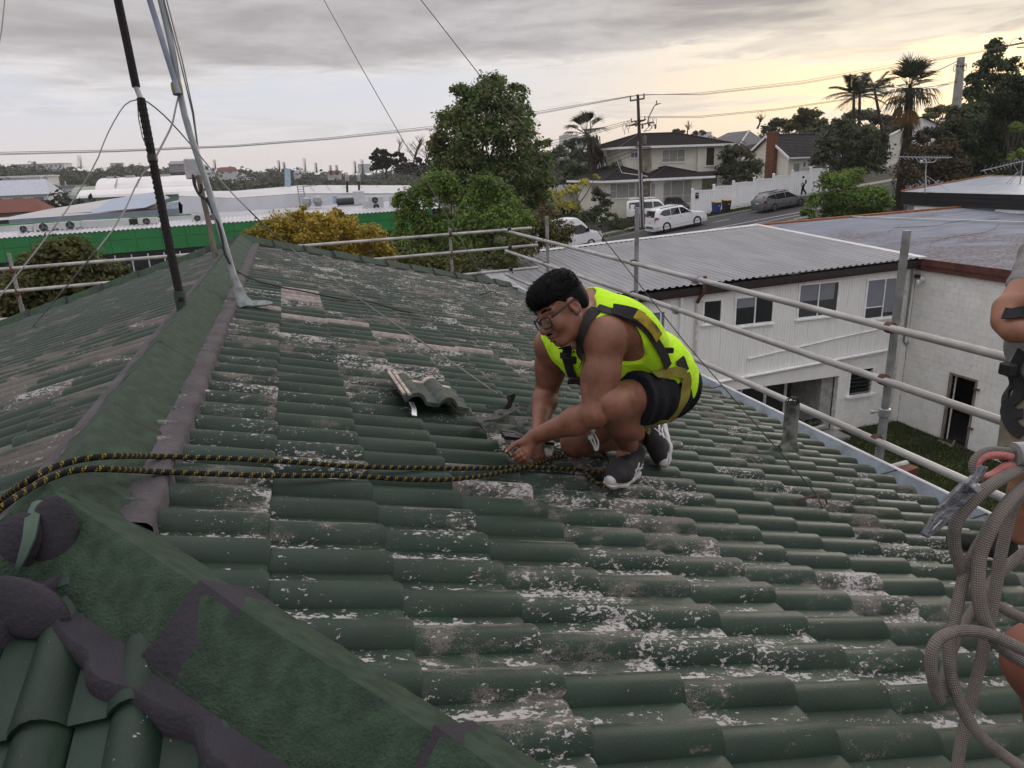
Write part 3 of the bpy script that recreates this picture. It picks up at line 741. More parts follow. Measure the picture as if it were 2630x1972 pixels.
def masonry(par,P0,ax,n,length,z0,z1,holes,bl=.41,bh=.205,gap=.004,m=None,name='block'):
 """painted concrete blocks in stretcher bond, one object each, leaving the openings free"""
 ax=Vector(ax);n=Vector(n);row=0;z=z0;cache={}
 while z<z1-.03:
  h=min(bh,z1-z);s=-(bl/2 if row%2 else 0)
  while s<length-.01:
   parts_=[(max(0,s),min(length,s+bl))]
   for(h0,h1,hz0,hz1)in holes:
    if z+h*.5>hz0 and z+h*.5<hz1:
     q=[]
     for a,b in parts_:
      if b<=h0 or a>=h1:q.append((a,b));continue
      if a<h0-.02:q.append((a,h0))
      if b>h1+.02:q.append((h1,b))
     parts_=q
   for a,b in parts_:
    if b-a<.03:continue
    key=(round(b-a,2),round(h,2))
    if key not in cache:
     w,hh=(b-a-gap)/2,(h-gap)/2;e=.004;M=Matrix((ax,n,(0,0,1))).transposed();k=MB()
     vs_=[M@Vector(v)for v in((-w,-.03,-hh),(w,-.03,-hh),(w,-.03,hh),(-w,-.03,hh),(-w+e,0,-hh+e),(w-e,0,-hh+e),(w-e,0,hh-e),(-w+e,0,hh-e))]
     me=bpy.data.meshes.new(name);me.from_pydata(vs_,[],[(4,5,6,7),(0,1,5,4),(1,2,6,5),(2,3,7,6),(3,0,4,7)]);me.materials.append(m or block);cache[key]=me
     if(Vector(vs_[5])-Vector(vs_[4])).cross(Vector(vs_[7])-Vector(vs_[4])).dot(n)<0:me.flip_normals()
    o=bpy.data.objects.new(name,cache[key]);C.objects.link(o);o.parent=par
    o.location=Vector(P0)+ax*((a+b)/2)+Vector((0,0,z+h/2-P0[2]))+n*random.uniform(-.0015,.0015)-ORG[par]
   s+=bl
  z+=h;row+=1
GX0,GX1=12.9,18.12
mb=MB();mb.span((6.6,WY-.03,-7.6),(GX1,WY+.2,-7.055));mb.span((6.6,WY+.02,-9.75),(GX0,WY+.2,-7.6));build('beam',mb,block,nb)
masonry(nb,(GX1,WY,-9.75),(1,0,0),(0,-1,0),XC-GX1,-9.75,-7.055,[(.5,1.58,-8.42,-7.42)])
mb=MB();mb.span((GX1,WY+.012,-9.75),(GX1+.5,WY+.2,-7.055));mb.span((GX1+1.58,WY+.012,-9.75),(XC,WY+.2,-7.055));mb.span((GX1+.5,WY+.012,-9.75),(GX1+1.58,WY+.2,-8.42));mb.span((GX1+.5,WY+.012,-7.42),(GX1+1.58,WY+.2,-7.055));build('wall_core',mb,pm('mortar_joint',(.66,.655,.63),.9),nb)
mb=MB();mb.span((GX0,WY+.2,-9.74),(GX1,WY+3.4,-9.66));build('garage_floor',mb,conc,nb)
mb=MB();mb.span((GX1-.55,WY+.2,-9.66),(GX1-.05,WY+3.4,-7.2));mb.span((GX0,WY+3.2,-9.66),(GX1-.55,WY+3.4,-7.2));mb.span((GX0,WY+.2,-7.25),(GX1,WY+3.4,-7.15));build('garage_wall',mb,pm('garage_lining',(.30,.30,.295),.9),nb)
for k,x in enumerate((13.2,14.25,15.3,16.2)):
 d=MB();d.span((x,WY+1.6,-9.64),(x+.88,WY+1.66,-7.35));dd=build('dark_door',d,pm('dark_timber_door',(.030,.030,.032),.6),nb)
 f=MB();f.span((x+.89,WY+1.58,-9.64),(x+1.0,WY+1.68,-7.3));build('door_post',f,white,nb)
lw=MB();lw.span((18.56,WY-.01,-8.42),(18.64,WY+.14,-7.42));lw.span((19.62,WY-.01,-8.42),(19.70,WY+.14,-7.42));lw.span((18.64,WY-.01,-7.48),(19.62,WY+.14,-7.42));lw.span((18.5,WY-.10,-8.52),(19.76,WY+.1,-8.42));lo=build('louvre_window',lw,white,nb)
for k in range(6):
 p=MB();p.box((19.13,WY+.07,-8.32+k*.15),(.96,.012,.17),M=Matrix.Rotation(R_(32),3,'X'));build('louvre_blade',p,glass_dark,lo)
yn=(0,-1,0)
window(nb,(12.42,WY,-5.17),(1,0,0),yn,.74,.81)
window(nb,(13.62,WY,-5.37),(1,0,0),yn,1.53,1.0,(.52,),blind=[(.06,.5,.62)])
window(nb,(16.08,WY,-5.35),(1,0,0),yn,1.67,1.22,(.5,),blind=[(.05,.48,.50),(.53,.88,.48)])
window(nb,(18.88,WY,-5.65),(1,0,0),yn,1.62,1.46,(.5,),[(.30,(.04,.5))],blind=[(.04,.48,.32),(.53,.96,.14)])
window(nb,(9.75,WY,-6.6),(1,0,0),yn,1.35,2.05,(.86,),gm=glass_blue,name='glazed_door')
v=MB();v.span((15.66,WY-.06,-4.03),(16.02,WY+.01,-3.66-.1));vo=build('wall_vent',v,white,nb)
for k in range(3):
 q=MB();q.box((15.84,WY-.075,-3.98+k*.085),(.30,.03,.05),M=Matrix.Rotation(R_(25),3,'X'));build('vent_slat',q,white,vo)
mb=MB();mb.add([(6.55,19.78,-4.02),(XC-.05,19.78,-3.645),(XC-.05,20.1,-3.645),(6.55,20.1,-4.02),(6.55,19.78,-4.22),(XC-.05,19.78,-3.845),(XC-.05,20.1,-3.845),(6.55,20.1,-4.22)],[(0,1,2,3),(4,5,1,0),(7,6,5,4),(0,3,7,4),(1,5,6,2)]);build('fascia',mb,pm('dark_fascia',(.020,.017,.016),.5,var=.3),nb)
mb=MB();mb.add([(6.55,19.88,-4.222),(XC-.05,19.88,-3.847),(XC-.05,20.1,-3.847),(6.55,20.1,-4.222),(6.55,19.88,-4.30),(XC-.05,19.88,-3.925),(XC-.05,20.1,-3.925),(6.55,20.1,-4.30)],[(4,5,1,0),(7,6,5,4)]);build('fascia_trim',mb,pm('red_brown_trim',(.085,.022,.018),.6,var=.3),nb)
capm=pm('white_flashing',(.55,.55,.545),.5,var=.12,scale=3)
mb=MB();mb.add([(20.75,19.75,-3.53),(21.06,19.75,-3.53),(21.06,29.4,-3.01),(20.75,29.4,-3.01),(20.75,19.75,-3.60),(21.06,19.75,-3.6),(21.06,29.4,-3.09),(20.75,29.4,-3.09)],[(0,1,2,3),(4,5,1,0),(0,3,7,4),(1,5,6,2)]);build('ridge_flashing',mb,capm,nb)
mb=MB();mb.add([(7.1,29.1,-3.63),(21,29.1,-3.03),(21,29.45,-3.0),(7.1,29.45,-3.6),(7.1,29.45,-3.8),(21,29.45,-3.2)],[(0,1,2,3),(3,2,5,4)]);build('back_flashing',mb,capm,nb)
mb=MB();mb.add([(6.2,19.7,-3.88),(6.85,19.7,-3.88),(7.45,29.4,-3.62),(6.8,29.4,-3.62),(6.2,19.7,-4.25),(6.8,29.4,-3.98)],[(0,1,2,3),(0,3,5,4)]);build('barge_flashing',mb,pm('grey_flashing',(.36,.37,.385),.45,.3,.15,2),nb)
mb=MB();mb.add([(6.25,19.72,-4.25),(6.85,29.4,-3.99),(6.85,29.4,-4.6),(6.25,19.72,-4.9)],[(0,1,2,3)]);build('barge_board',mb,MATS['brown_boards'],nb)
pw=pm('cream_pipe',(.55,.54,.51),.5,dirt=.3,dirtcol=(.35,.33,.3))
mb=MB();mb.tube([(11.62,WY-.07,zfas(11.6)-.30),(11.62,WY-.07,-9.7)],.055,10);mb.tube([(11.62,WY-.07,zfas(11.6)-.30),(11.62,WY-.07,zfas(11.6)-.26)],.075,10);build('downpipe',mb,white,nb,smooth=True)
mb=MB();mb.tube([(12.2,WY-.06,-4.40),(12.2,WY-.06,-9.7)],.045,10);build('downpipe',mb,pw,nb,smooth=True)
mb=MB();mb.tube([(12.25,19.70,-3.52),(12.25,19.70,-4.05),(12.2,19.86,-4.22),(12.2,WY-.06,-4.40)],.058,10);build('rusted_pipe',mb,rust,nb,smooth=True)
mb=MB();mb.tube([(20.55,WY-.07,zfas(20.5)-.22),(20.55,WY-.07,-9.72)],.055,10);build('downpipe',mb,pw,nb,smooth=True)
mb=MB();mb.tube([(20.78,WY-.07,zfas(20.8)-.22),(20.78,WY-.07,-6.6),(20.86,WY-.1,-6.75),(20.95,WY-.1,-6.62)],.035,8);build('downpipe',mb,pm('grey_pipe',(.22,.22,.21),.6),nb,smooth=True)
mb=MB();mb.tube([(7,WY-.09,-7.42),(13.6,WY-.09,-7.17),(20.32,WY-.09,-6.83)],.058,10);mb.tube([(20.32,WY-.09,-6.72),(20.32,WY-.09,-9.72)],.058,10);build('waste_pipe',mb,white,nb,smooth=True)
mb=MB();mb.tube([(14.3,WY-.05,-6.52),(16,WY-.045,-6.36),(18,WY-.05,-6.16),(20.2,WY-.045,-5.98)],.026,8);mb.tube([(14.3,WY-.05,-6.52),(14.3,WY+.02,-6.52)],.05,8);build('conduit',mb,white,nb,smooth=True)
# - block-walled wing on the right
wg=thing('block_wing','cream block building with a rust-stained corrugated roof and red fascia','building',(27,20,-9.75))
d0,d1=20.06-18.0,20.06-17.12
masonry(wg,(XC,20.06,-9.75),(0,-1,0),(-1,0,0),7.6,-9.75,-4.02,[(d0,d1,-9.8,-7.37)])
mb=MB()
mb.span((XC+.011,18.0,-9.75),(XC+.2,20.06,-4));mb.span((XC+.011,12.4,-9.75),(XC+.2,17.12,-4));mb.span((XC+.011,17.12,-7.37),(XC+.2,18.0,-4));build('wall_core',mb,MATS['mortar_joint'],wg)
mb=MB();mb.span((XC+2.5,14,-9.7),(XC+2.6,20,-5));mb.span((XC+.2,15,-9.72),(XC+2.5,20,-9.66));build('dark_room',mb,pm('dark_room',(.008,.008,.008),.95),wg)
timb=pm('weathered_timber',(.20,.17,.14),.85,var=.4,scale=12,stretch=(1,1,.2),dirt=.6,dirtcol=(.07,.05,.035))
mb=MB();mb.span((XC-.05,18.0,-9.75),(XC+.12,18.10,-7.30));mb.span((XC-.03,17.05,-9.75),(XC+.12,17.12,-7.30));mb.span((XC-.03,17.12,-7.37),(XC+.1,18.0,-7.31));build('door_frame',mb,timb,wg)
for z in(-7.62,-9.0):
 mb=MB();mb.span((XC-.09,16.92,z),(XC-.02,17.12,z+.05));build('hinge',mb,rust,wg)
mb=MB();mb.span((XC-.4,17.3,-9.72),(XC-.3,17.9,-9.66));mb.box((XC-.1,17.5,-9.66),(.5,.06,.04),R_(35));build('loose_board',mb,timb,wg)
redf=pm('red_fascia',(.095,.030,.022),.7,var=.35,scale=5,dirt=.4,dirtcol=(.05,.02,.016))
mb=MB();mb.span((20.90,12,-4.00),(20.98,20.0,-3.60));build('fascia',mb,redf,wg)
mb=MB();mb.span((20.86,12,-3.82),(20.90,20.0,-3.595));build('fascia_board',mb,redf,wg)
def rustymat():
 m=pm('rust_stained_roof',(.20,.22,.265),.75,0.,.15,2.5,stretch=(.3,1,1));t=NT(m.node_tree);p=t.n['Principled BSDF']
 pos=t.new('ShaderNodeNewGeometry').outputs['Position'];sp=t.new('ShaderNodeSeparateXYZ');t.put(sp.inputs[0],pos)
 band=t.math('ADD',t.noise(t.scaled(pos,(.25,.5,1)),1.1,5,.6),t.ramp(sp.outputs[1],17.5,24.5,.13,-.12))
 spots=t.math('MULTIPLY',t.ramp(band,.36,.54),t.ramp(t.noise(t.scaled(pos,(1.2,5,1)),4,5,.7),.40,.58))
 base=p.inputs['Base Color'].links[0].from_socket;t.put(p.inputs['Base Color'],t.mix(t.math('MULTIPLY',spots,.8),base,(.12,.072,.05)))
 return m
Y0,Y1=11.5,29.3;n=int((Y1-Y0)/.076*4);V=[];F=[]
for k in range(n+1):
 y=Y0+(Y1-Y0)*k/n;w=.011*math.sin(k*math.pi/2)
 zl=-3.595+max(0,y-19.9)*.055;V+=[(20.86,y,zl+w),(27,y,zl+.10+w),(34,y,zl+.22+w)]
F=[(k*3+i,k*3+i+1,k*3+4+i,k*3+3+i)for k in range(n)for i in range(2)]
build_np('corrugated_roof',V,F,rustymat(),wg,smooth=True)
orng=pm('rusty_barge',(.26,.095,.035),.8,var=.35,scale=6)
mb=MB();mb.add([(21.1,29.22,-3.0),(33.6,29.22,-2.78),(33.6,29.5,-2.78),(21.1,29.5,-3.0),(21.1,29.22,-3.12),(33.6,29.22,-2.92)],[(0,1,2,3),(4,5,1,0)]);build('barge',mb,orng,wg)
mb=MB();mb.tube([(26.2,29.2,-2.93),(30.2,24,-3.10),(33.2,20.6,-3.2)],.05,6,flat=.4);build('flashing',mb,capm,wg)
cb=pm('black_cable',(.012,.012,.012),.6)
mb=MB();mb.tube([(22.5,21.0,-3.42)]+[(22.5+k*.9,21.2+.9*math.sin(k*.9)*.4+k*.35,-3.40+k*.03)for k in range(1,9)],.009,5);build('roof_cable',mb,cb,wg)
mb=MB();mb.tube([(24,24.6,-3.2)]+[(24+k,24.9+.3*math.sin(k*1.7)+k*.1,-3.17+k*.012)for k in range(1,8)],.009,5);build('roof_cable',mb,cb,wg)
fl=thing('security_lamp','white twin security floodlight under the eave corner by the red fascia','lamp',(20.85,19.9,-4.3))
mb=MB();mb.box((20.86,19.85,-4.22),(.16,.12,.12));build('lamp_base',mb,black,fl)
for dx,dz in((-.12,-.22),(.04,-.14)):
 mb=MB();mb.lathe([(.02,0),(.045,.03),(.07,.11),(.065,.12)],12,(20.82+dx+.05,19.72,-4.12+dz),(-.3,-.8,-.35));build('lamp_head',mb,white,fl,smooth=True)
up=thing('black_fascia_building','low building with a wide black fascia and pale blue roof at the right','building',(39,28,-6))
mb=MB();mb.add([(33,33.0,-2.16),(33,18,-2.16),(33,18,-2.83),(33,33.0,-2.83),(33.08,33.0,-2.16),(33.08,18,-2.16),(33.08,18,-2.83),(33.08,33,-2.83)],[(0,1,2,3),(0,4,5,1),(3,2,6,7),(0,3,7,4)]);build('fascia',mb,pm('black_fascia',(.012,.011,.012),.6,var=.4,scale=6,stretch=(1,.2,3)),up)
for z in(-2.38,-2.60):
 mb=MB();mb.span((32.975,18,z),(32.999,33,z+.19));build('fascia_board',mb,MATS['black_fascia'],up)
mb=MB();mb.span((33.15,18,-6),(33.3,32.6,-2.83));build('wall',mb,pm('blue_grey_flashing',(.25,.28,.32),.5,.2,.18,1.2,dirt=.4,dirtcol=(.36,.38,.40)),up)
mb=MB();mb.span((33.1,29.5,-3.22),(33.14,32.3,-2.9));build('white_panel',mb,white,up)
mb=MB();mb.span((33.1,22.5,-3.02),(33.14,27.4,-2.86));build('white_panel',mb,white,up)
pr=pm('pale_blue_roof',(.26,.29,.34),.5,.15,.18,1.5,dirt=.45,dirtcol=(.25,.27,.31))
mb=MB();mb.add([(32.95,33.2,-2.14),(32.95,18,-2.14),(39,18,-1.55),(39,33.2,-1.55),(46,18,-1.9),(46,33.2,-1.9)],[(0,1,2,3),(3,2,4,5)]);build('roof_sheet',mb,pr,up)
mb=MB();mb.tube([(32.95,33.2,-2.12),(39,33.2,-1.53),(46,33.2,-1.88)],.06,6);build('roof_edge',mb,orng,up)
mb=MB();mb.span((33.3,18.2,-6),(45.6,33.0,-2.3));build('core_wall',mb,pm('grey_render',(.28,.28,.27),.9),up)
for k in range(3):
 mb=MB();mb.tube([(33.1,31.6-k*3,-3.24)]+[(33.0-.08*abs(math.sin(j*.8)),31.6-k*3-j*.35,-3.22-.05*math.sin(j*1.3))for j in range(1,9)],.02,5);build('roof_cable',mb,cb,up)
bg=thing('rubbish_heap','black bags and flattened card heaped on the ledge below the garage opening','rubbish',atY(2090,1092,19.9))
b0=ORG[bg]
for k,(dx,dz,r,m)in enumerate(((-.18,.10,.17,black),(.05,.12,.2,black),(.16,.05,.16,pm('grey_bag',(.06,.06,.075),.5)))):
 o=lump(b0+Vector((dx,0,dz)),(r*1.2,r,r*.55),.18,30+k,m,'bag');o.parent=bg;o.location=ORG[house]-b0
mb=MB();mb.box(b0+Vector((.05,-.1,.0)),(.5,.3,.04),R_(8));mb.box(b0+Vector((.16,-.12,.03)),(.3,.2,.03),R_(-12));build('card',mb,pm('pale_card',(.42,.40,.33),.8),bg)
mb=MB();mb.span((17.2,19.2,-9.75),(18.12,20.0,-9.62));kind(build('ledge',mb,conc))
# - houses over the road
xn=(-1,0,0)
wbd=pm('cream_weatherboard',(.74,.72,.64),.7,var=.06,scale=1.5,dirt=.25,dirtcol=(.58,.56,.50))
tiles_dark=pm('dark_roof_tiles',(.026,.020,.020),.8,var=.4,scale=5,bump=.6,bscale=12)
def hip_roof(par,x0,x1,y0,y1,z,h,inset=None,m=None,fascia=.16,name='roof',courses=True):
 """hip roof with stepped courses of tiles and a white gutter round the eaves"""
 w,d=x1-x0,y1-y0;ins=min(w,d)/2 if inset is None else inset
 if w>=d:r0,r1=Vector((x0+ins,(y0+y1)/2,z+h)),Vector((x1-ins,(y0+y1)/2,z+h))
 else:r0,r1=Vector(((x0+x1)/2,y0+ins,z+h)),Vector(((x0+x1)/2,y1-ins,z+h))
 A,B,Cc,D=[Vector(p)for p in((x0,y0,z),(x1,y0,z),(x1,y1,z),(x0,y1,z))]
 faces=[(A,B,r1,r0),(B,Cc,r1,r1),(Cc,D,r0,r1),(D,A,r0,r0)]if w>=d else[(A,B,r0,r0),(B,Cc,r1,r0),(Cc,D,r1,r1),(D,A,r0,r1)]
 mb=MB()
 for a,b,c_,d_ in faces:
  n=max(3,int((d_-a).length/.32))if courses else 1;nn=(b-a).cross(d_-a).normalized()
  for k in range(n):
   f,g=k/n,(k+1)/n;p,q=a.lerp(d_,f),b.lerp(c_,f);s_,t=a.lerp(d_,g),b.lerp(c_,g);o=nn*.045
   mb.quad(p+o,q+o,t,s_);mb.quad(p,q,q+o,p+o)
 ro=build(name,mb,m or tiles_dark,par)
 for(p,q)in((A,r0),(B,r1 if w>=d else r0),(Cc,r1),(D,r0 if w>=d else r1),(r0,r1)):
  if(p-q).length>.2:
   k=MB();k.tube([p+Vector((0,0,.05)),q+Vector((0,0,.06))],.075,6);build('ridge_tile',k,m or tiles_dark,ro)
 g=MB();t=.10
 g.span((x0-t,y0-t,z-fascia),(x1+t,y0,z+.03));g.span((x0-t,y0,z-fascia),(x0,y1,z+.03));g.span((x1,y0,z-fascia),(x1+t,y1,z+.03));build('gutter',g,white,ro)
 s_=MB();s_.span((x0,y0,z-fascia+.01),(x1,y1,z-fascia+.05));build('soffit',s_,white,ro)
 return ro
h1=thing('weatherboard_house','two-storey cream weatherboard house with dark hipped roofs behind the utility pole','house',(33,64,-4.8))
def wall_box(par,x0,x1,y0,y1,z0,z1,m=wbd):
 mb=MB();board_wall(mb,(x0,y0),(x1,y0),z0,z1,out=(0,-1,0));board_wall(mb,(x0,y1),(x0,y0),z0,z1,out=xn)
 mb.span((x0,y0+.005,z0),(x0+.004,y1,z1));mb.quad((x1,y0,z0),(x1,y1,z0),(x1,y1,z1),(x1,y0,z1));mb.quad((x0,y1,z0),(x1,y1,z0),(x1,y1,z1),(x0,y1,z1))
 mb.quad((x0,y0,z1),(x1,y0,z1),(x1,y1,z1),(x0,y1,z1))
 for(x,y)in((x0,y0),(x1,y0)):mb.span((x-.035,y-.035,z0),(x+.04,y+.04,z1))
 return build('wall',mb,m,par)
wall_box(h1,27.95,32.2,62.0,69,-5.3,-1.62)
wall_box(h1,32.2,37.25,61.2,69,-5.3,-1.60)
wall_box(h1,30.9,38.4,64.2,71,-1.4,1.28)
wall_box(h1,38.4,41.0,63.9,71,-1.25,1.30)
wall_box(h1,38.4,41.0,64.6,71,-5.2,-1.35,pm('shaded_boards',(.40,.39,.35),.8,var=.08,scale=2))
hip_roof(h1,27.2,33.2,61.2,70,-1.55,1.15,2.6)
hip_roof(h1,31.5,38.0,60.3,67.0,-1.52,.95,3.2)
hip_roof(h1,29.9,42.0,63.4,72,1.36,1.25,4.0)
mb=MB()
for(x0,x1,z)in((37.6,42.0,-1.25),):mb.add([(x0,63.1,z-.15),(x1,63.1,z-.15),(x1,64.3,z+.25),(x0,64.3,z+.25)],[(0,1,2,3)]);mb.span((x0,63.0,z-.28),(x1,63.1,z-.1))
build('lean_roof',mb,tiles_dark,h1)
ston=pm('pale_stonework',(.30,.275,.21),.9,var=.4,scale=2.2,bump=.6,bscale=6,dirt=.4,dirtcol=(.16,.15,.12))
st=MB()
rgs=random.Random(4)
for(xa,xb,yy,za,zb)in((32.25,33.35,63.75,-1.5,1.15),(31.0,32.1,61.5,-5,-1.7)):
 core=MB();core.span((xa+.02,yy+.03,za),(xb-.02,yy+.6,zb));build('stone_core',core,ston,h1)
 z=za
 while z<zb-.1:
  hgt=rgs.uniform(.16,.30);x=xa
  while x<xb-.08:
   w=min(rgs.uniform(.22,.48),xb-x);k=MB();d=rgs.uniform(0,.035)
   k.span((x+.012,yy-d,z+.012),(x+w-.012,yy+.2,min(z+hgt,zb)-.012));build('stone',k,ston,h1);x+=w
  z+=hgt
def win_px(par,a,b,Yp,**kw):
 p=atY(1400+a[0]/3.3182,200+a[1]/3.3182,Yp);q=atY(1400+b[0]/3.3182,200+b[1]/3.3182,Yp)
 return window(par,(p.x,Yp-.03,min(p.z,q.z)),(1,0,0),(0,-1,0),abs(q.x-p.x),abs(p.z-q.z),**kw)
win_px(h1,(995,612),(1190,716),64.2,bars_x=(.32,.66),bars_y=((.36,(0,.32)),(.36,(.66,1))),gm=glass_clear,curtain=(.03,.97))
win_px(h1,(1370,588),(1440,748),63.9,gm=pm('amber_glass',(.07,.05,.035),.1))
win_px(h1,(725,632),(790,682),64.2,bars_x=(.5,),gm=glass_blue)
win_px(h1,(888,615),(908,670),64.2,gm=glass_blue)
win_px(h1,(550,897),(765,1020),62.0,bars_x=(.26,.74),bars_y=((.5,(0,.26)),(.5,(.74,1))),gm=glass_clear,curtain=(.03,.97))
win_px(h1,(897,892),(937,1018),61.2,bars_y=((.5,(0,1)),),gm=glass_clear,curtain=(.05,.95))
win_px(h1,(1003,876),(1246,1068),61.2,bars_x=(.28,.70),bars_y=((.36,(0,.28)),(.36,(.70,1)),(.36,(.28,.70))),gm=glass_clear,curtain=(.02,.98))
wd=window(h1,(27.92,65.5,-3.3),(0,-1,0),xn,1.8,1.4,(.5,),gm=glass_clear,curtain=(.05,.95))
mb=MB();mb.tube([(33.2,61.1,-1.7),(33.3,60.9,-1.85),(33.05,61.12,-2.1),(33.05,61.12,-5)],.05,8);build('downpipe',mb,white,h1)
mb=MB();mb.tube([(31.6,61.1,-1.3),(29.6,62.4,-.9),(29.2,62.6,.2)],.025,5);build('service_cable',mb,white,h1)
h2=thing('gabled_house','cream gabled house with a tall red brick chimney behind the white fence','house',(53,69,-3))
GX=50.0
e1,e0=atX(1400+2105/3.3182,200+680/3.3182,GX),atX(1400+1745/3.3182,200+645/3.3182,GX)
gy0,gy1,gz=e1 .y,e0 .y+1.0,-.18;gm_=(gy0+gy1)/2;gh=2.35
ivory=pm('cream_render',(.70,.67,.56),.8,var=.07,scale=3,bump=.3,bscale=20)
mb=MB();board_wall(mb,(GX,gy1-.5),(GX,gy0+.5),-4,gz-.1,out=xn);board_wall(mb,(GX,gy0+.5),(GX+9,gy0+.5),-4,gz-.1,out=(0,-1,0));build('wall',mb,wbd,h2)
mb=MB();mb.add([(GX-.01,gy1-.4,gz-.1),(GX-.01,gy0+.4,gz-.1),(GX-.01,gm_,gz+gh-.12)],[(0,1,2)]);build('gable',mb,ivory,h2);mb=MB();mb.add([(GX+8.9,gy1-.4,-4),(GX+8.9,gy0+.4,-4),(GX+8.9,gy0+.4,gz),(GX+8.9,gm_,gz+gh-.12),(GX+8.9,gy1-.4,gz)],[(0,1,2,3,4)]);build('gable',mb,ivory,h2)
mb=MB();a,b=Vector((GX-.35,gy0,gz)),Vector((GX+9.4,gy0,gz));c_,d_=Vector((GX+9.4,gm_,gz+gh)),Vector((GX-.35,gm_,gz+gh))
mossy=pm('mossy_dark_tiles',(.024,.022,.024),.85,var=.4,scale=7,bump=.6,bscale=12,dirt=.5,dirtcol=(.085,.082,.070))
nn=Vector((0,-.6,.8))
for k in range(15):
 f,g_=k/15,(k+1)/15;o=nn*.06;p,q,s_,t=a.lerp(d_,f),b.lerp(c_,f),a.lerp(d_,g_),b.lerp(c_,g_);mb.quad(p+o,q+o,t,s_);mb.quad(p,q,q+o,p+o)
mb.quad((GX-.35,gy1,gz),(GX-.35,gm_,gz+gh),(GX+9.4,gm_,gz+gh),(GX+9.4,gy1,gz));build('roof',mb,mossy,h2)
mb=MB();mb.tube([d_+Vector((0,0,.05)),c_+Vector((0,0,.05))],.12,6);build('ridge_tile',mb,mossy,h2)
for(p,q)in((a,d_),(Vector((GX-.35,gy1,gz)),d_)):
 mb=MB();mb.add([p+Vector((-.03,0,-.2)),q+Vector((-.03,0,-.2)),q+Vector((-.03,0,.06)),p+Vector((-.03,0,.06)),p+Vector((.05,0,-.2)),q+Vector((.05,0,-.2)),q+Vector((.05,0,.06)),p+Vector((.05,0,.06))],[(0,1,2,3),(4,7,6,5),(0,4,5,1),(3,2,6,7)]);build('barge_board',mb,white,h2)
mb=MB();mb.span((GX-.3,gy0-.12,gz-.1),(GX+9.3,gy0,gz+.03));build('gutter',mb,white,h2)
cx,cy=GX-.3,atX(1400+1912/3.3182,200+600/3.3182,GX-.6).y
brk=pm('chimney_brick',(.17,.065,.035),.85,var=.45,scale=8,dirt=.35,dirtcol=(.09,.05,.035))
mb=MB();mb.box((cx,cy,-.55),(.48,1.28,5.9));build('chimney_core',mb,pm('brick_joint',(.10,.07,.055),.9),h2)
bmeshes={}
kk=0
for r in range(0,33):
 z=-3.4+r*.18;off=.11 if r%2 else 0
 for(ax,org,wid)in(((0,1,0),(cx-.25,cy-.65,z),1.30),((1,0,0),(cx-.25,cy-.655,z),.5)):
  s_=-off
  while s_<wid-.01:
   s0,s1=max(0,s_),min(wid,s_+.42);s_+=.42
   if s1-s0<.05:continue
   key=(ax,round(s1-s0,2))
   if key not in bmeshes:
    k=MB();w=s1-s0-.02
    k.box((0,0,0),(.03,w,.16)if ax[1]else(w,.03,.16));me=bpy.data.meshes.new('brick');me.from_pydata(k.v,[],k.f);me.materials.append(brk);bmeshes[key]=me
   o=bpy.data.objects.new('brick',bmeshes[key]);C.objects.link(o);o.parent=h2;o.location=Vector(org)+Vector(ax)*((s0+s1)/2)+Vector((0,0,.09))-ORG[h2];kk+=1
mb=MB();mb.box((cx,cy,2.45),(.62,1.42,.16));build('chimney_cap',mb,brk,h2)
p=atY(1400+1985/3.3182,200+690/3.3182,gy0+.47);window(h2,(GX+.5,gy0+.47,-2.6),(1,0,0),(0,-1,0),.9,1.9,gm=glass_clear,curtain=(.05,.95))
for k in range(4):window(h2,(GX+1.7+k*.75,gy0+.47,-1.2),(1,0,0),(0,-1,0),.45,.6,gm=glass_blue)
mb=MB()
for k in range(9):
 mb=MB();mb.span((GX+1.6+k*.36,gy0-.9,-2.6),(GX+1.6+k*.36+.33,gy0-.86,-1.15));build('balcony_board',mb,pm('red_stained_boards',(.12,.042,.028),.8,var=.35,scale=5),h2)
sd=thing('satellite_dish','grey satellite dish on the cream wall left of the chimney','dish',(GX-.4,cy+2.2,-1.2))
mb=MB();mb.lathe([(.02,0),(.25,.05),(.42,.14),(.40,.145),(.24,.06),(.02,.012)],14,ORG[sd],(-.7,-.5,.35));build('reflector',mb,galv,sd,smooth=True)
mb=MB();mb.tube([ORG[sd],ORG[sd]+Vector((.4,0,-.3))],.025,6);build('bracket',mb,galv,sd)
h3=thing('grey_roofed_house','large house with a plain grey hipped roof beyond the weatherboard house','house',(60,92,-2))
q0,q1=atY(1400+1370/3.3182,200+560/3.3182,90),atY(1400+1900/3.3182,200+560/3.3182,84)
rz_=q0 .z;mb=MB();top0,top1=atY(1400+1560/3.3182,200+466/3.3182,96),atY(1400+1740/3.3182,200+448/3.3182,90)
br_=atY(1400+1650/3.3182,200+582/3.3182,82);rr_=atY(1400+1890/3.3182,200+545/3.3182,84)
greyr=pm('grey_roof',(.085,.085,.092),.75,var=.15,scale=2,stretch=(3,1,1),bump=.3,bscale=8)
mb.add([q0,br_,rr_,top1,top0],[(0,1,3,4),(1,2,3)]);build('roof',mb,greyr,h3)
mb=MB();mb.tube([br_,top1],.14,6);build('hip_flashing',mb,galv,h3)
mb=MB();mb.quad(q0+Vector((.3,.3,-.1)),br_+Vector((0,.3,-.1)),br_+Vector((0,.3,-4)),q0+Vector((.3,.3,-4)));mb.quad(br_+Vector((0,.3,-.1)),rr_+Vector((0,.3,-.1)),rr_+Vector((0,.3,-4)),br_+Vector((0,.3,-4)));build('wall',mb,pm('drab_wall',(.20,.195,.18),.85),h3)
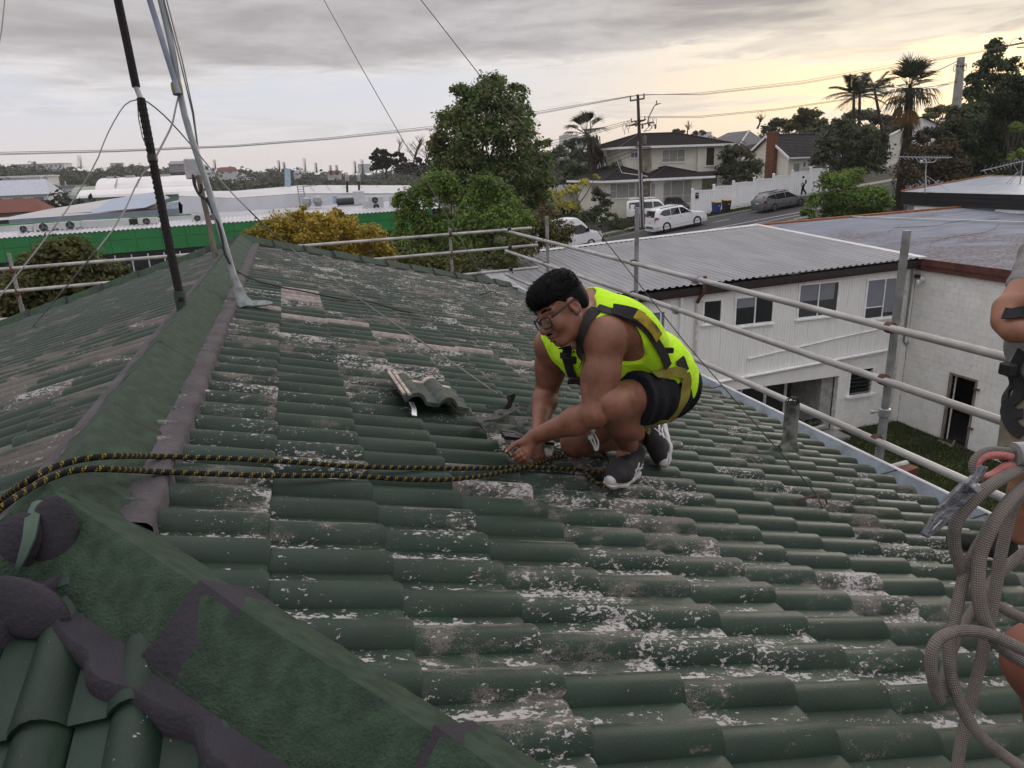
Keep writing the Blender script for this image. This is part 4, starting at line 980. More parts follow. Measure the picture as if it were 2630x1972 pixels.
# - white fence in steps up the hill
fe=thing('white_fence','white panel fence stepping up the hill behind the parked cars','fence',(42,58.5,-4))
fx=[34.72,36.9,38.92,41.1,43.15,45.2,47.2,49.1];ft=[-2.62,-2.33,-2.09,-1.88,-1.63,-1.40,-1.17,-.95]
fw_=pm('fence_white',(.86,.87,.89),.5,var=.04,scale=2,dirt=.12,dirtcol=(.45,.47,.48))
for i,(x,z)in enumerate(zip(fx,ft)):
 zb=float(zroad(x))-.15
 mb=MB();mb.span((x-.08,58.42,zb),(x+.08,58.58,z+.05));mb.span((x-.11,58.39,z+.05),(x+.11,58.61,z+.10));mb.add([(x-.11,58.39,z+.10),(x+.11,58.39,z+.10),(x+.11,58.61,z+.10),(x-.11,58.61,z+.10),(x,58.5,z+.17)],[(0,1,4),(1,2,4),(2,3,4),(3,0,4)]);build('post',mb,fw_,fe)
 if i<7:
  z1=z-.02;zb1=float(zroad(fx[i+1]));x1=fx[i+1]
  mb=MB();mb.span((x+.08,58.47,zb),(x1-.08,58.53,z1));pn=build('panel',mb,fw_,fe)
  mb=MB();mb.span((x+.08,58.44,z1-.12),(x1-.08,58.56,z1));build('rail',mb,fw_,pn)
  for k in range(1,8):
   mb=MB();xx=x+.08+(x1-x-.16)*k/8;mb.span((xx-.006,58.462,zb),(xx+.006,58.472,z1-.12));build('board_joint',mb,pm('fence_joint',(.52,.54,.56),.6,var=.03),pn)
mb=MB();mb.span((35.02,58.40,-3.35),(35.32,58.47,-2.85));lb=build('letterbox',mb,black,fe);mb=MB();mb.span((35.08,58.38,-3.05),(35.26,58.40,-3.0));build('slot',mb,white,lb)
fb=thing('grey_paling_fence','weathered grey timber fence beyond the top end of the white fence','fence',(51.5,61,-3))
for k in range(26):
 x=49.3+k*.16;mb=MB();mb.span((x,60.5+k*.05,-3.2),(x+.14,60.53+k*.05,-.78+.02*k+random.uniform(-.03,.03)));build('paling',mb,pm('silvered_timber',(.13,.125,.115),.9,var=.5,scale=6,stretch=(1,1,.15)),fb)
fc=thing('low_paling_fence','low dark paling fence in front of the weatherboard house','fence',(29,60,-5))
for k in range(30):
 x=25.6+k*.155;mb=MB();zz=float(zroad(x));mb.span((x,57.9,zz),(x+.13,57.93,zz+1.0+random.uniform(-.05,.05)));build('paling',mb,pm('dark_palings',(.075,.066,.055),.9,var=.5,scale=6,stretch=(1,1,.15)),fc)
mb=MB();mb.span((25.6,57.93,-5.3),(30.2,57.98,-5.2));build('rail',mb,MATS['dark_palings'],fc)
# - bins
def bin_(name,label,x,y,col,lid):
 z=float(zroad(x))+.14;t=thing(name,label,'bin',(x,y,z),R_(8),'wheelie bins on the verge',late=True)
 mb=MB();mb.add([(-.24,-.25,.06),(.24,-.25,.06),(.24,.25,.06),(-.24,.25,.06),(-.29,-.33,.95),(.29,-.33,.95),(.29,.33,.95),(-.29,.33,.95)],[(3,2,1,0),(0,1,5,4),(1,2,6,5),(2,3,7,6),(3,0,4,7),(4,5,6,7)]);build('body',mb,col,t,bevel=.02)
 mb=MB();mb.add([(-.31,-.37,.95),(.31,-.37,.95),(.31,.35,.95),(-.31,.35,.95),(-.29,-.33,1.0),(.29,-.33,1.0),(.29,.33,1.06),(-.29,.33,1.06)],[(3,2,1,0),(0,1,5,4),(1,2,6,5),(2,3,7,6),(3,0,4,7),(4,5,6,7)]);build('lid',mb,lid,t,bevel=.015)
 for s in(-1,1):
  mb=MB();mb.lathe([(.04,-.03),(.1,-.03),(.1,.03),(.04,.03)],12,(s*.25,.28,.10),(1,0,0));build('wheel',mb,black,t)
 mb=MB();mb.tube([(-.25,.37,.93),(-.2,.43,.95),(.2,.43,.95),(.25,.37,.93)],.018,6);build('handle',mb,black,t)
 if col is not black:mb=MB();mb.add([(-.06,-.3175,.62),(.06,-.3175,.62),(.03,-.325,.74)],[(0,1,2)]);build('emblem',mb,white,t)
 return t
yl=pm('yellow_lid',(.46,.28,.05),.5,var=.08)
bin_('blue_bin','blue wheelie bin with a yellow lid at the foot of the white fence',35.72,56.1,pm('blue_bin',(.025,.05,.17),.5,var=.08),yl)
bin_('dark_bin','dark grey wheelie bin with a yellow lid beside the blue one',36.78,56.2,pm('dark_bin',(.018,.019,.022),.5,var=.1),yl)
# - utility poles and lines
polew=pm('pole_timber',(.055,.043,.036),.85,var=.4,scale=4,stretch=(2,2,.1),dirt=.4,dirtcol=(.10,.09,.08))
PX,PY=28.35,56.0
up_=thing('utility_pole','dark utility pole with crossarms and a street lamp beside the white car','pole',(PX,PY,-5.6))
mb=MB();ptop=atY(1400+790/3.3182,200+140/3.3182,PY);pbot=Vector((PX+.25,PY,-5.7));mb.tube([pbot,pbot.lerp(ptop,.5),ptop],[.20,.16,.11],12);build('shaft',mb,polew,up_,smooth=True)
def on_pole(z):return pbot.lerp(ptop,(z-pbot.z)/(ptop.z-pbot.z))
def ppx(x,y,Yp=PY):return atY(1400+x/3.3182,200+y/3.3182,Yp)
mb=MB();a,b=ppx(725,195,PY-.3),ppx(845,175,PY+.3);mb.tube([a,b],.06,6);ca=build('crossarm',mb,polew,up_)
for(x,y0,y1)in((727,195,152),(843,178,130)):
 mb=MB();p,q=ppx(x,y0),ppx(x,y1);mb.tube([p,p.lerp(q,.5),q],[.05,.06,.04],8);build('insulator',mb,pm('brown_insulator',(.06,.03,.022),.4),up_)
for k,(a,b)in enumerate((((720,405),(850,360)),((735,372),(860,355)),((690,410),(930,380)))):
 mb=MB();mb.tube([ppx(*a,PY-.25),ppx(*b,PY+.25)],.045,6);build('crossarm',mb,polew,up_)
for(x,y)in((675,415),(708,400),(905,370),(938,370)):
 mb=MB();c_=ppx(x,y);mb.tube([c_+Vector((.14*math.cos(t),0,.30*math.sin(t)))for t in np.linspace(0,6.28,13)],.022,5);mb.tube([c_+Vector((0,0,-.3)),c_+Vector((.05,0,-.6))],.03,6);build('cable_loop',mb,galv,up_)
for(x,y)in((735,345),(850,325),(880,340)):
 mb=MB();mb.tube([ppx(x,y+35),ppx(x,y)],.045,6);build('insulator',mb,MATS['brown_insulator'],up_)
for k,pts in enumerate((((840,460),(870,430),(900,400)),((845,455),(890,445),(930,395)),((850,400),(875,385),(920,372)))):
 mb=MB();mb.tube([ppx(*q,PY-.1*k)for q in pts],.025,5);build('jumper_cable',mb,black,up_)
for k in range(4):mb=MB();c_=ppx(775+k*55,395+(k%2)*18,PY-.2);mb.lathe([(.05,-.18),(.09,-.12),(.09,.12),(.05,.18)],8,c_);build('fuse_unit',mb,pm('grey_fitting',(.12,.11,.11),.6),up_)
mb=MB();mb.lathe([(.16,-.35),(.17,-.3),(.17,.3),(.12,.36)],12,ppx(845,530,PY-.2));build('small_transformer',mb,MATS['grey_fitting'],up_)
for(x0,y0,x1,y1,y_)in((760,575,985,565,-.2),(770,590,900,590,.2)):mb=MB();mb.tube([ppx(x0,y0,PY+y_),ppx(x1,y1,PY+y_)],.05,6);build('crossarm',mb,pm('rusty_arm',(.09,.05,.04),.85),up_)
mb=MB();a=pbot+Vector((-.22,-.05,0));mb.tube([a,on_pole(-.6)+Vector((-.20,-.06,0)),on_pole(1.6)+Vector((-.16,-.05,0))],[.055,.05,.045],8);build('cable_guard',mb,pm('pale_guard',(.42,.43,.44),.5,.2),up_)
mb=MB();mb.tube([pbot+Vector((-.02,-.2,0)),on_pole(-.9)+Vector((0,-.17,0))],.055,8);build('cable_guard',mb,MATS['pale_guard'],up_)
lp=[ppx(885,330,PY-.5),ppx(905,290,PY-.7),ppx(930,240,PY-1.0)];mb=MB();mb.tube([ppx(872,385,PY-.3)]+lp,.045,8);ar=build('lamp_arm',mb,galv,up_)
mb=MB();a,b=ppx(935,235,PY-1.0),ppx(988,217,PY-1.5);mb.tube([a,a.lerp(b,.35)+Vector((0,0,.06)),b],[.08,.13,.05],8,flat=.5);build('lamp_head',mb,galv,ar);mb=MB();mb.box(a+Vector((.15,0,.25)),(.06,.06,.25));build('sensor',mb,black,ar)
def wire(name,label,pts,r=.022,n=18,sag=0,grp=None,m=None):
 """a line strung between points, sagging; several strands joined"""
 mb=MB()
 for strand in pts:
  out=[]
  for a,b in zip(strand[:-1],strand[1:]):
   a,b=Vector(a),Vector(b);out+=[a.lerp(b,k/n)+Vector((0,0,-sag*4*(k/n)*(1-k/n)))for k in range(n)]
  mb.tube(out+[Vector(strand[-1])],r,5)
 return tag(build(name,mb,m or cb),label,'cable',grp)
def P_(x,y,Yp):return atY(x,y,Yp)
for k,(dy,dd)in enumerate(((0,0),(5,.5),(8,-.5))):
 strand=[P_(-260,396+dy,47),P_(0,391+dy*.8,48),P_(300,385+dy*.6,49.5),P_(600,373+dy*.5,51),P_(850,353+dy*.6,52),P_(1130,322+dy*.9,53.5),P_(1400,283+dy*.8,55),P_(1621+k*16,246-k*2,PY+dd)]
 wire('power_line',('highest strand','middle strand','lowest strand')[k]+' of the upper power line left of the utility pole',[strand],.016,6,m=pm('grey_cable',(.09,.085,.085),.6))
 strand=[P_(1621+k*16,246-k*2,PY+dd),P_(1800,238+dy*.7,55),P_(2060,208+dy*.9,54),P_(2300,165+dy,52),P_(2500,133+dy*.6,50),P_(2760,85,48)]
 wire('power_line',('highest strand','middle strand','lowest strand')[k]+' of the upper power line right of the utility pole',[strand],.016,6,m=MATS['grey_cable'])
for k,(dy,dd)in enumerate(((0,-.5),(7,.2),(12,.6))):
 strand=[P_(780,475+dy*.4,60),P_(930,453+dy*.6,59),P_(1100,425+dy,58),P_(1260,397+dy*1.1,57),P_(1450,354+dy,56.5),P_(1624+k*8,307+dy*.3,PY+dd)]
 wire('phone_line',('highest strand','middle strand','lowest strand')[k]+' of the lower line in front of the big tree',[strand],.018,6,m=MATS['grey_cable'])
 if k<2:wire('phone_line',('upper strand','lower strand')[k]+' of the lower line running from the pole to the palms',[[P_(1640+k*20,300+dy*.3,PY+dd),P_(1800,298+dy*.5,55),P_(2000,279+dy*.4,54),P_(2200,250+dy*.3,52),P_(2440,215,50)]],.018,6,m=MATS['grey_cable'])
for k in range(3):wire('drop_cable',('upper','middle','lower')[k]+' thin service cable hanging across the trees left of the weatherboard house',[[P_(1405,440+k*14,66),P_(1520,415+k*14,62),P_(1640,375+k*8,PY)]],.016,6)
cpole=thing('concrete_pole','pale concrete power pole among the dark trees at the right','pole',(54.4,50,-3))
def c6p(x,y,Yp):return atY(1970+x/3.3182,60+y/3.3182,Yp)
mb=MB();mb.tube([c6p(1592,1050,50),c6p(1597,880,50),c6p(1655,287,50)],[.42,.40,.28],8);build('shaft',mb,pm('pale_concrete',(.34,.33,.31),.85,var=.15,scale=3,dirt=.3),cpole)
for k in range(3):mb=MB();c_=c6p(1600+k*45,380-k*4,49.6);mb.tube([c_+Vector((.13*math.cos(t),0,.28*math.sin(t)))for t in np.linspace(0,6.28,11)],.03,5);build('cable_loop',mb,galv,cpole)
mb=MB();mb.tube([c6p(1615,362,49.7),c6p(1690,360,49.7)],.06,6);build('crossarm',mb,rust,cpole)
wire('stay_cable','single cable from the concrete pole down to the fan palm',[[c6p(1630,318,50),c6p(1480,390,48),c6p(1200,500,45)]],.03,8)
for k in range(2):wire('power_line',('upper','lower')[k]+' cable between the concrete pole and the frame edge through the dark trees',[[c6p(1450,530+k*14,47),c6p(1620,490+k*10,50),c6p(2000,395+k*10,49),c6p(2300,300,48)]],.02,8)
ca2=thing('crossarm_bracket','steel crossarm with looped wire in the top right corner above the dark tree','bracket',c6p(2170,165,46))
mb=MB();mb.tube([c6p(2060,185,46),c6p(2300,140,46)],.05,6);build('arm',mb,galv,ca2);mb=MB();mb.tube([c6p(2130,205,46),c6p(2300,195,46)],.05,6);build('arm',mb,galv,ca2)
mb=MB();mb.tube([c6p(2070,180,46),c6p(2085,150,46),c6p(2120,125,46),c6p(2160,128,46),c6p(2180,150,46)],.022,6);build('loop_wire',mb,black,ca2)
mb=MB();mb.lathe([(.06,-.1),(.12,0),(.06,.1)],8,c6p(2158,130,46));build('insulator',mb,black,ca2)
tl=thing('traffic_light','traffic signal showing red at the foot of the concrete pole','traffic light',c6p(1500,900,48))
hk=c6p(1505,860,48);mb=MB();mb.box(hk,(.8,.25,.95));build('housing',mb,black,tl)
mb=MB();fr=[c6p(*q,47.8)for q in((1560,822),(1480,830),(1468,850),(1470,880),(1490,895),(1488,920),(1500,932))];mb.tube(fr,.06,6);build('visor_edge',mb,white,tl)
red=emat('red_signal',(1,.03,.02),2.2)
for x,r in((1486,.09),(1510,.15)):
 mb=MB();mb.lathe([(r,0),(r*.8,.05)],12,c6p(x,853,47.82),(0,-1,0));build('lens',mb,red,tl)
mb=MB();mb.box(c6p(1567,808,48),(.3,.2,.5));build('push_box',mb,pm('amber_box',(.45,.22,.04),.5),tl)
mb=MB();mb.tube([c6p(1565,900,48),c6p(1568,810,48)],.08,8);build('post',mb,galv,tl)
# - vehicles: lofted shells with windows, lamps and wheels of their own
def loft(st,mb,half=None):
 """stations (x, [(y, z), ...]) of one side, mirrored; returns nothing, fills mb"""
 n=len(st[0][1]);rows=[]
 for x,sec in st:rows.append([(x,y,z)for y,z in sec]+[(x,-y,z)for y,z in reversed(sec)])
 m=2*n;mb.add([p for r in rows for p in r],[(i*m+k,i*m+(k+1)%m,(i+1)*m+(k+1)%m,(i+1)*m+k)for i in range(len(rows)-1)for k in range(m)]+[tuple(range(m))[::-1],tuple(range((len(rows)-1)*m,len(rows)*m))])
rubber=pm('tyre_rubber',(.014,.014,.015),.8);alloy=pm('alloy_wheel',(.26,.26,.27),.4,.6,.1,20);dark_rim=pm('dark_rim',(.05,.05,.055),.4,.4)
def wheel(par,x,y,r,spokes,rimm,w=.22):
 s=1 if y>0 else-1
 mb=MB();mb.lathe([(r*.64,-w/2),(r*.94,-w/2),(r,-w/2+.03),(r,w/2-.03),(r*.94,w/2),(r*.64,w/2),(r*.62,w/2-.05),(r*.62,-w/2+.02)],24,(x,y,r),(0,s,0));ty=build('wheel',mb,rubber,par,smooth=True)
 mb=MB();mb.lathe([(r*.50,w/2-.09),(r*.60,w/2-.085),(r*.66,w/2-.01),(r*.62,w/2-.008),(r*.57,w/2-.05)],24,(x,y,r),(0,s,0));mb.lathe([(r*.60,w/2-.10),(.01,w/2-.10)],16,(x,y,r),(0,s,0));build('rim_dish',mb,dark_rim,ty,smooth=True)
 mb=MB();yo=y+s*(w/2-.05)
 for k in range(spokes):
  a=2*math.pi*k/spokes;M=Matrix.Rotation(-a,3,'Y');mb.box(Vector((x,yo,r))+M@Vector((r*.36,0,0)),(r*.55,.03,r*(.07 if spokes>8 else.13)),M=M)
 mb.lathe([(r*.16,w/2-.07),(r*.14,w/2-.02)],10,(x,y,r),(0,s,0));build('rim',mb,rimm,ty)
 a_=MB();a_.lathe([(r*1.17,-.02),(r*1.17,.012)],28,(x,y-s*.03+s*.0,r*1.03),(0,s,0));build('wheel_arch',a_,black,par)
def side_panel(mb,quad_pts,y,tuck,off=.006,th=.012):
 """a flat window following the tumblehome: (x, z, inward lean)"""
 for s in(1,-1):
  pts=[Vector((x,s*(y(x,z)+off),z))for x,z in quad_pts]
  mb_=mb[0 if s>0 else 1];mb_.prism(pts if s<0 else pts[::-1],(0,s*.004,0))
def car(name,label,cat,length,width,height,body,hoodz,beltz,wheel_r,axles,paintm,lower,wins,loc,yaw,slope,spokes=5,rimm=alloy,group=None):
 """body: list of (x, roof z) from the tail to the nose with the belt between"""
 t=thing(name,label,cat,loc,0,group,late=True);W=width/2
 def yb(x):
  e=min(x+length/2,length/2-x);return W*(1-.10*max(0,1-e/.45)**2)
 st=[];roofz=lambda x:float(np.interp(x,[b[0]for b in body],[b[1]for b in body]))
 belt=lambda x:min(float(np.interp(x,[b[0]for b in beltz],[b[1]for b in beltz])),roofz(x)-.02)
 def yside(x,z):
  b,r=belt(x),roofz(x);f=max(0,min(1,(z-b)/max(.05,(height-b))));return yb(x)*(.985-.19*f)
 xs_=sorted(set([b[0]for b in body]+list(np.linspace(-length/2,length/2,25))))
 for x in xs_:
  y,b,r=yb(x),belt(x),roofz(x);gap=r-b;e=min(x+length/2,length/2-x);zb=(.36 if height>1.7 else.22)+.16*max(0,1-e/.5)
  yr=yside(x,r)
  sec=[(0,zb),(y*.86,zb),(y*.965,zb+.10),(y,.48),(y,b-.10),(y*.985,b-.01),(yside(x,b+gap*.55),b+gap*.55),(yr-.01,r-.05*min(1,gap/.3)),(yr*.86,r-.004),(yr*.5,r+.012),(0,r+.018)]
  st.append((x,sec))
 mb=MB();loft(st,mb);build('body',mb,paintm,t,smooth=True)
 lo=MB();loft([(x,[(0,.2),(yb(x)*.9,.2),(yb(x)*1.004,.28),(yb(x)*1.006,.42),(yb(x)*.9,.43),(0,.43)])for x in np.linspace(-length/2-.01,length/2+.01,13)],lo);build('sill',lo,lower,t,smooth=True)
 for quads in wins:
  if quads[0]=='side':
   for s in(1,-1):
    w=MB();pts=[Vector((x,s*(yside(x,z)+.004),z))for x,z in quads[1]];w.prism(pts if s<0 else pts[::-1],(0,s*.006,0));build('window',w,glass_dark,t)
  elif quads[0]=='end':
   (xa,za),(xb,zb_)=quads[1];ya,yb_=yside(xa,za)*.90,yside(xb,zb_)*.84;d=Vector((zb_-za,0,-(xb-xa))).normalized()*(1 if(zb_-za)*(1 if xa>0 else-1)>0 else-1)*.012
   w=MB();w.prism([Vector((xa,-ya,za))+d*.2,Vector((xa,ya,za))+d*.2,Vector((xb,yb_,zb_))+d*.2,Vector((xb,-yb_,zb_))+d*.2],d);build('windscreen' if xa>0 else 'rear_window',w,glass_dark,t)
 for x in axles:
  for s in(1,-1):wheel(t,x,s*(W-.10),wheel_r,spokes,rimm)
 t.rotation_euler=Matrix.Rotation(yaw,3,'Z').to_4x4().to_3x3().__matmul__(Matrix.Rotation(-slope,3,'Y')).to_euler()
 return t,yside,yb
tail=pm('tail_lamp',(.22,.012,.012),.2,spec=.8);headl=pm('head_lamp',(.55,.57,.6),.1,spec=.8);plate=pm('number_plate',(.62,.62,.62),.5)
def bit(par,name,c,s,m,**k):mb=MB();mb.box(c,s,**k);return build(name,mb,m,par,bevel=.012 if min(s)>.03 else 0)
pearl=pm('pearl_white_paint',(.80,.81,.84),.22,var=.03,scale=2,spec=.6)
slope_at=lambda x:math.atan((float(zroad(x+2))-float(zroad(x-2)))/4)
x0=30.05
suv,ys,yb=car('white_car','white four-wheel-drive wagon parked beside the utility pole','car',4.8,1.82,1.80,
[(-2.4,.95),(-2.36,1.22),(-2.15,1.66),(-1.7,1.78),(-.3,1.80),(.25,1.74),(1.05,1.14),(1.25,1.10),(2.1,1.02),(2.32,.90),(2.4,.62)],1.1,[(-2.4,.9),(-1.8,1.19),(1.0,1.10),(2.4,.95)],.40,(-1.40,1.42),pearl,pearl,
[('side',[(-1.55,1.22),(-1.92,1.40),(-1.60,1.62),(-.95,1.66),(-.95,1.20)]),('side',[(-.90,1.20),(-.90,1.665),(-.18,1.665),(-.10,1.18)]),('side',[(-.02,1.18),(-.10,1.66),(.25,1.60),(.92,1.16)]),('end',[(1.02,1.18),(.30,1.70)]),('end',[(-2.36,1.20),(-2.17,1.62)])],
(x0,52.9,float(zroad(x0))+.01),R_(2),slope_at(x0),spokes=10,rimm=pm('two_tone_rim',(.12,.12,.125),.4,.5))
suv.scale=(1,1,1.09)
for s in(1,-1):
 mb=MB();mb.prism([(-2.33,s*.80,1.22),(-2.02,s*.925,1.16),(-2.08,s*.925,1.05),(-2.36,s*.84,1.02),(-2.40,s*.80,.72),(-2.38,s*.72,1.1)],(-.012,s*.012,0));build('tail_lamp',mb,tail,suv)
 bit(suv,'head_lamp',(2.24,s*.72,.90),(.22,.34,.12),headl);bit(suv,'mirror',(.85,s*1.0,1.18),(.12,.16,.14),pearl);bit(suv,'roof_rail',(-.8,s*.66,1.80),(1.9,.04,.05),alloy)
bit(suv,'number_plate',(-2.41,0,.82),(.015,.36,.12),plate);bit(suv,'rear_bumper',(-2.38,0,.52),(.16,1.6,.26),pearl);bit(suv,'rear_grille',(-2.43,0,.47),(.08,1.1,.12),black);bit(suv,'spoiler',(-2.18,0,1.70),(.28,1.2,.05),pearl)
for x in(-.92,.02):bit(suv,'door_handle',(x-.15,-.925,1.02),(.16,.03,.03),alloy)
silver=pm('grey_metallic',(.17,.175,.185),.3,.35,.05,3,spec=.6)
x0=40.1
wgn,ys,yb=car('grey_car','grey station wagon with roof rails parked beside the white fence','car',4.8,1.76,1.50,
[(-2.4,.72),(-2.36,.98),(-2.02,1.36),(-1.75,1.46),(-.2,1.50),(.25,1.44),(1.02,.98),(1.2,.95),(2.1,.82),(2.33,.72),(2.4,.52)],.95,[(-2.4,.75),(-1.9,.97),(1.0,.92),(2.4,.72)],.345,(-1.33,1.34),silver,pm('grey_cladding',(.09,.09,.095),.5),
[('side',[(-1.85,1.0),(-2.05,1.22),(-1.78,1.38),(-1.18,1.41),(-1.12,.98)]),('side',[(-1.07,.98),(-1.13,1.41),(-.25,1.42),(-.20,.96)]),('side',[(-.12,.96),(-.17,1.42),(.22,1.38),(.90,.96)]),('end',[(.98,1.0),(.30,1.41)]),('end',[(-2.33,1.0),(-2.02,1.35)])],
(x0,53.1,float(zroad(x0))+.01),R_(3),slope_at(x0),spokes=5)
for s in(1,-1):
 mb=MB();mb.prism([(-2.36,s*.80,1.0),(-2.05,s*.885,.98),(-2.10,s*.885,.82),(-2.39,s*.80,.80)],(-.015,s*.015,0));build('tail_lamp',mb,tail,wgn)
 bit(wgn,'head_lamp',(2.2,s*.68,.74),(.25,.32,.13),headl);bit(wgn,'mirror',(.78,s*.96,.99),(.12,.15,.12),silver);bit(wgn,'roof_rail',(-.75,s*.62,1.52),(2.0,.035,.06),black)
bit(wgn,'number_plate',(-2.405,0,.78),(.015,.36,.12),plate);bit(wgn,'rear_bumper',(-2.36,0,.46),(.16,1.55,.24),silver)
for x in(-.75,.25):bit(wgn,'roof_bar',(x-.2,0,1.56),(.06,1.2,.03),black)
for x in(-.95,-.02):bit(wgn,'door_handle',(x-.1,-.893,.86),(.16,.03,.03),silver)
vanw=pm('van_white',(.82,.83,.85),.3,var=.03,scale=2,spec=.6)
x0=20.75
van,ys,yb=car('white_van','white high-roofed panel van partly hidden by the leafy shrub','van',5.9,2.02,2.55,
[(-2.95,2.2),(-2.9,2.45),(-2.6,2.54),(.6,2.56),(1.05,2.46),(1.45,2.10),(1.98,1.38),(2.15,1.28),(2.7,1.10),(2.88,.95),(2.95,.62)],1.2,[(-2.95,1.2),(1.9,1.22),(2.95,.95)],.36,(-1.8,1.85),vanw,vanw,
[('side',[(.52,1.30),(.58,1.92),(1.25,1.96),(1.52,1.72),(1.78,1.34),(1.2,1.24)]),('end',[(1.93,1.42),(1.42,2.10)])],
(x0,54.0,float(zroad(x0))+.01),R_(1),slope_at(x0),spokes=6,rimm=pm('steel_rim',(.20,.20,.21),.5,.4))
for s in(1,-1):bit(van,'head_lamp',(2.74,s*.78,1.02),(.24,.34,.24),headl);bit(van,'mirror',(1.68,s*1.12,1.48),(.12,.2,.3),black);bit(van,'sill_trim',(0,s*1.012,.40),(3.4,.04,.16),black)
bit(van,'bumper',(2.88,0,.50),(.22,1.9,.36),black);bit(van,'grille',(2.92,0,.80),(.08,1.2,.18),black);bit(van,'bonnet_edge',(2.5,0,1.10),(.5,1.5,.03),vanw)
for x in(.42,-1.1):bit(van,'door_seam',(x,-1.012,1.35),(.012,.012,1.9),pm('seam_grey',(.25,.25,.26),.6))
bit(van,'slide_rail',(-1.6,-1.014,1.2),(2.3,.015,.04),MATS['seam_grey'])
def word(par,txt,size,loc,rot,m,name='lettering',ext=.002):
 cu=bpy.data.curves.new(name,'FONT');cu.body=txt;cu.size=size;cu.extrude=ext;o=bpy.data.objects.new('tmp',cu);C.objects.link(o)
 dg=bpy.context.evaluated_depsgraph_get();me=bpy.data.meshes.new_from_object(o.evaluated_get(dg));bpy.data.objects.remove(o)
 me.materials.append(m);q=bpy.data.objects.new(name,me);C.objects.link(q);q.parent=par;q.location=loc;q.rotation_euler=rot;return q
word(van,'ers',.55,(-.75,-1.016,1.45),(R_(90),0,0),pm('dark_lettering',(.03,.03,.035),.5))
x0,y0=31.1,58.9;z0=float(zroad(x0))+.16
ute,ys,yb=car('white_ute','white work vehicle with a ladder rack parked nose out on the driveway','utility vehicle',4.7,1.8,1.85,
[(-2.35,1.6),(-2.3,1.76),(-2.0,1.83),(.2,1.85),(.5,1.78),(1.15,1.18),(1.3,1.14),(2.1,1.04),(2.3,.92),(2.35,.6)],1.1,[(-2.35,1.05),(1.1,1.14),(2.35,.98)],.38,(-1.35,1.40),vanw,black,
[('side',[(-2.1,1.16),(-2.1,1.68),(-1.0,1.70),(-1.0,1.16)]),('side',[(-.92,1.16),(-.92,1.70),(-.1,1.70),(-.05,1.16)]),('side',[(.03,1.16),(-.02,1.70),(.45,1.68),(1.02,1.2)]),('end',[(1.12,1.22),(.5,1.75)])],
(x0,y0,z0),R_(-28),.02,spokes=6,rimm=MATS['steel_rim'])
for x in(-1.9,-1.0,-.1):
 mb=MB();mb.tube([(x,-.86,1.62),(x,-.80,2.0),(x,.80,2.0),(x,.86,1.62)],.03,8);build('rack_bar',mb,white,ute)
for s in(1,-1):
 mb=MB();mb.tube([(-2.2,s*.80,2.0),(.1,s*.80,2.0)],.03,8);build('rack_rail',mb,white,ute);bit(ute,'mirror',(.98,s*1.0,1.22),(.1,.18,.16),black);bit(ute,'head_lamp',(2.26,s*.68,.90),(.14,.3,.16),headl)
bit(ute,'grille',(2.34,0,.85),(.05,1.0,.2),black)
x0=35.3
dk,ys,yb=car('dark_car','small dark car half hidden behind the near end of the white fence','car',4.0,1.7,1.48,
[(-2.0,.9),(-1.9,1.30),(-1.6,1.44),(-.1,1.48),(.3,1.40),(.95,.98),(1.7,.86),(1.95,.7),(2.0,.5)],.95,[(-2,.85),(.9,.95),(2,.75)],.31,(-1.25,1.25),pm('dark_paint',(.02,.021,.024),.25,spec=.6),black,
[('side',[(-1.6,.98),(-1.7,1.2),(-1.3,1.38),(-.5,1.40),(-.45,.97)]),('side',[(-.38,.97),(-.4,1.40),(.2,1.36),(.78,.98)]),('end',[(.88,1.0),(.32,1.38)]),('end',[(-1.93,1.0),(-1.62,1.40)])],(34.2,61.0,float(zroad(34.2))+.15),R_(-96),.0)
bit(dk,'number_plate',(2.0,0,.5),(.015,.36,.12),plate)
# - green-fronted works building on the left
gb=thing('green_building','long commercial building with a bright green panelled parapet at the left','building',(-5,60,-10))
GY=56.0
def gtop(x):return-3.34+(x+18.73)*.0147
gpan=pm('green_panel',(.03,.22,.065),.4,var=.07,scale=.8,spec=.4,dirt=.15,dirtcol=(.02,.09,.03))
xs_=np.arange(-30,11.5,1.62)
for r,(f0,f1)in enumerate(((0,.42),(.42,1))):
 for k in range(len(xs_)-1):
  a,b=xs_[k]+.012,xs_[k+1]-.012;h=1.56-.012*(a+18)*.5
  mb=MB();za,zb=gtop(a),gtop(b);o=random.uniform(-.004,.004)
  mb.add([(a,GY+o,za-h*f0-.012),(b,GY+o,zb-h*f0-.012),(b,GY+o,zb-h*f1+.012),(a,GY+o,za-h*f1+.012),(a,GY+.05,za-h*f0-.012),(b,GY+.05,zb-h*f0-.012),(b,GY+.05,zb-h*f1+.012),(a,GY+.05,za-h*f1+.012)],[(3,2,1,0),(0,1,5,4),(2,3,7,6),(1,2,6,5),(3,0,4,7)])
  build('panel',mb,gpan,gb)
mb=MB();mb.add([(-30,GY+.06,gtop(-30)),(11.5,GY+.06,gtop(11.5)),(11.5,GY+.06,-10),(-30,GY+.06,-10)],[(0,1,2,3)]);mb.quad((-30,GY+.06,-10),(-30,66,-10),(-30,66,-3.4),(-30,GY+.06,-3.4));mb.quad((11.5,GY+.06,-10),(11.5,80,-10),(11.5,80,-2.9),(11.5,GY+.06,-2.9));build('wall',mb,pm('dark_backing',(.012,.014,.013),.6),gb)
grilles=pm('pale_sheet_edge',(.50,.49,.47),.6,var=.2,scale=3)
V=[];F=[];n=int(41.5/.10)
for k in range(n):
 x=-30+k*.10;hz=.10 if k%3 else.02;V+=[(x,GY-.05,gtop(x)+hz-.03),(x,GY+2.2,gtop(x)+hz+.24)]
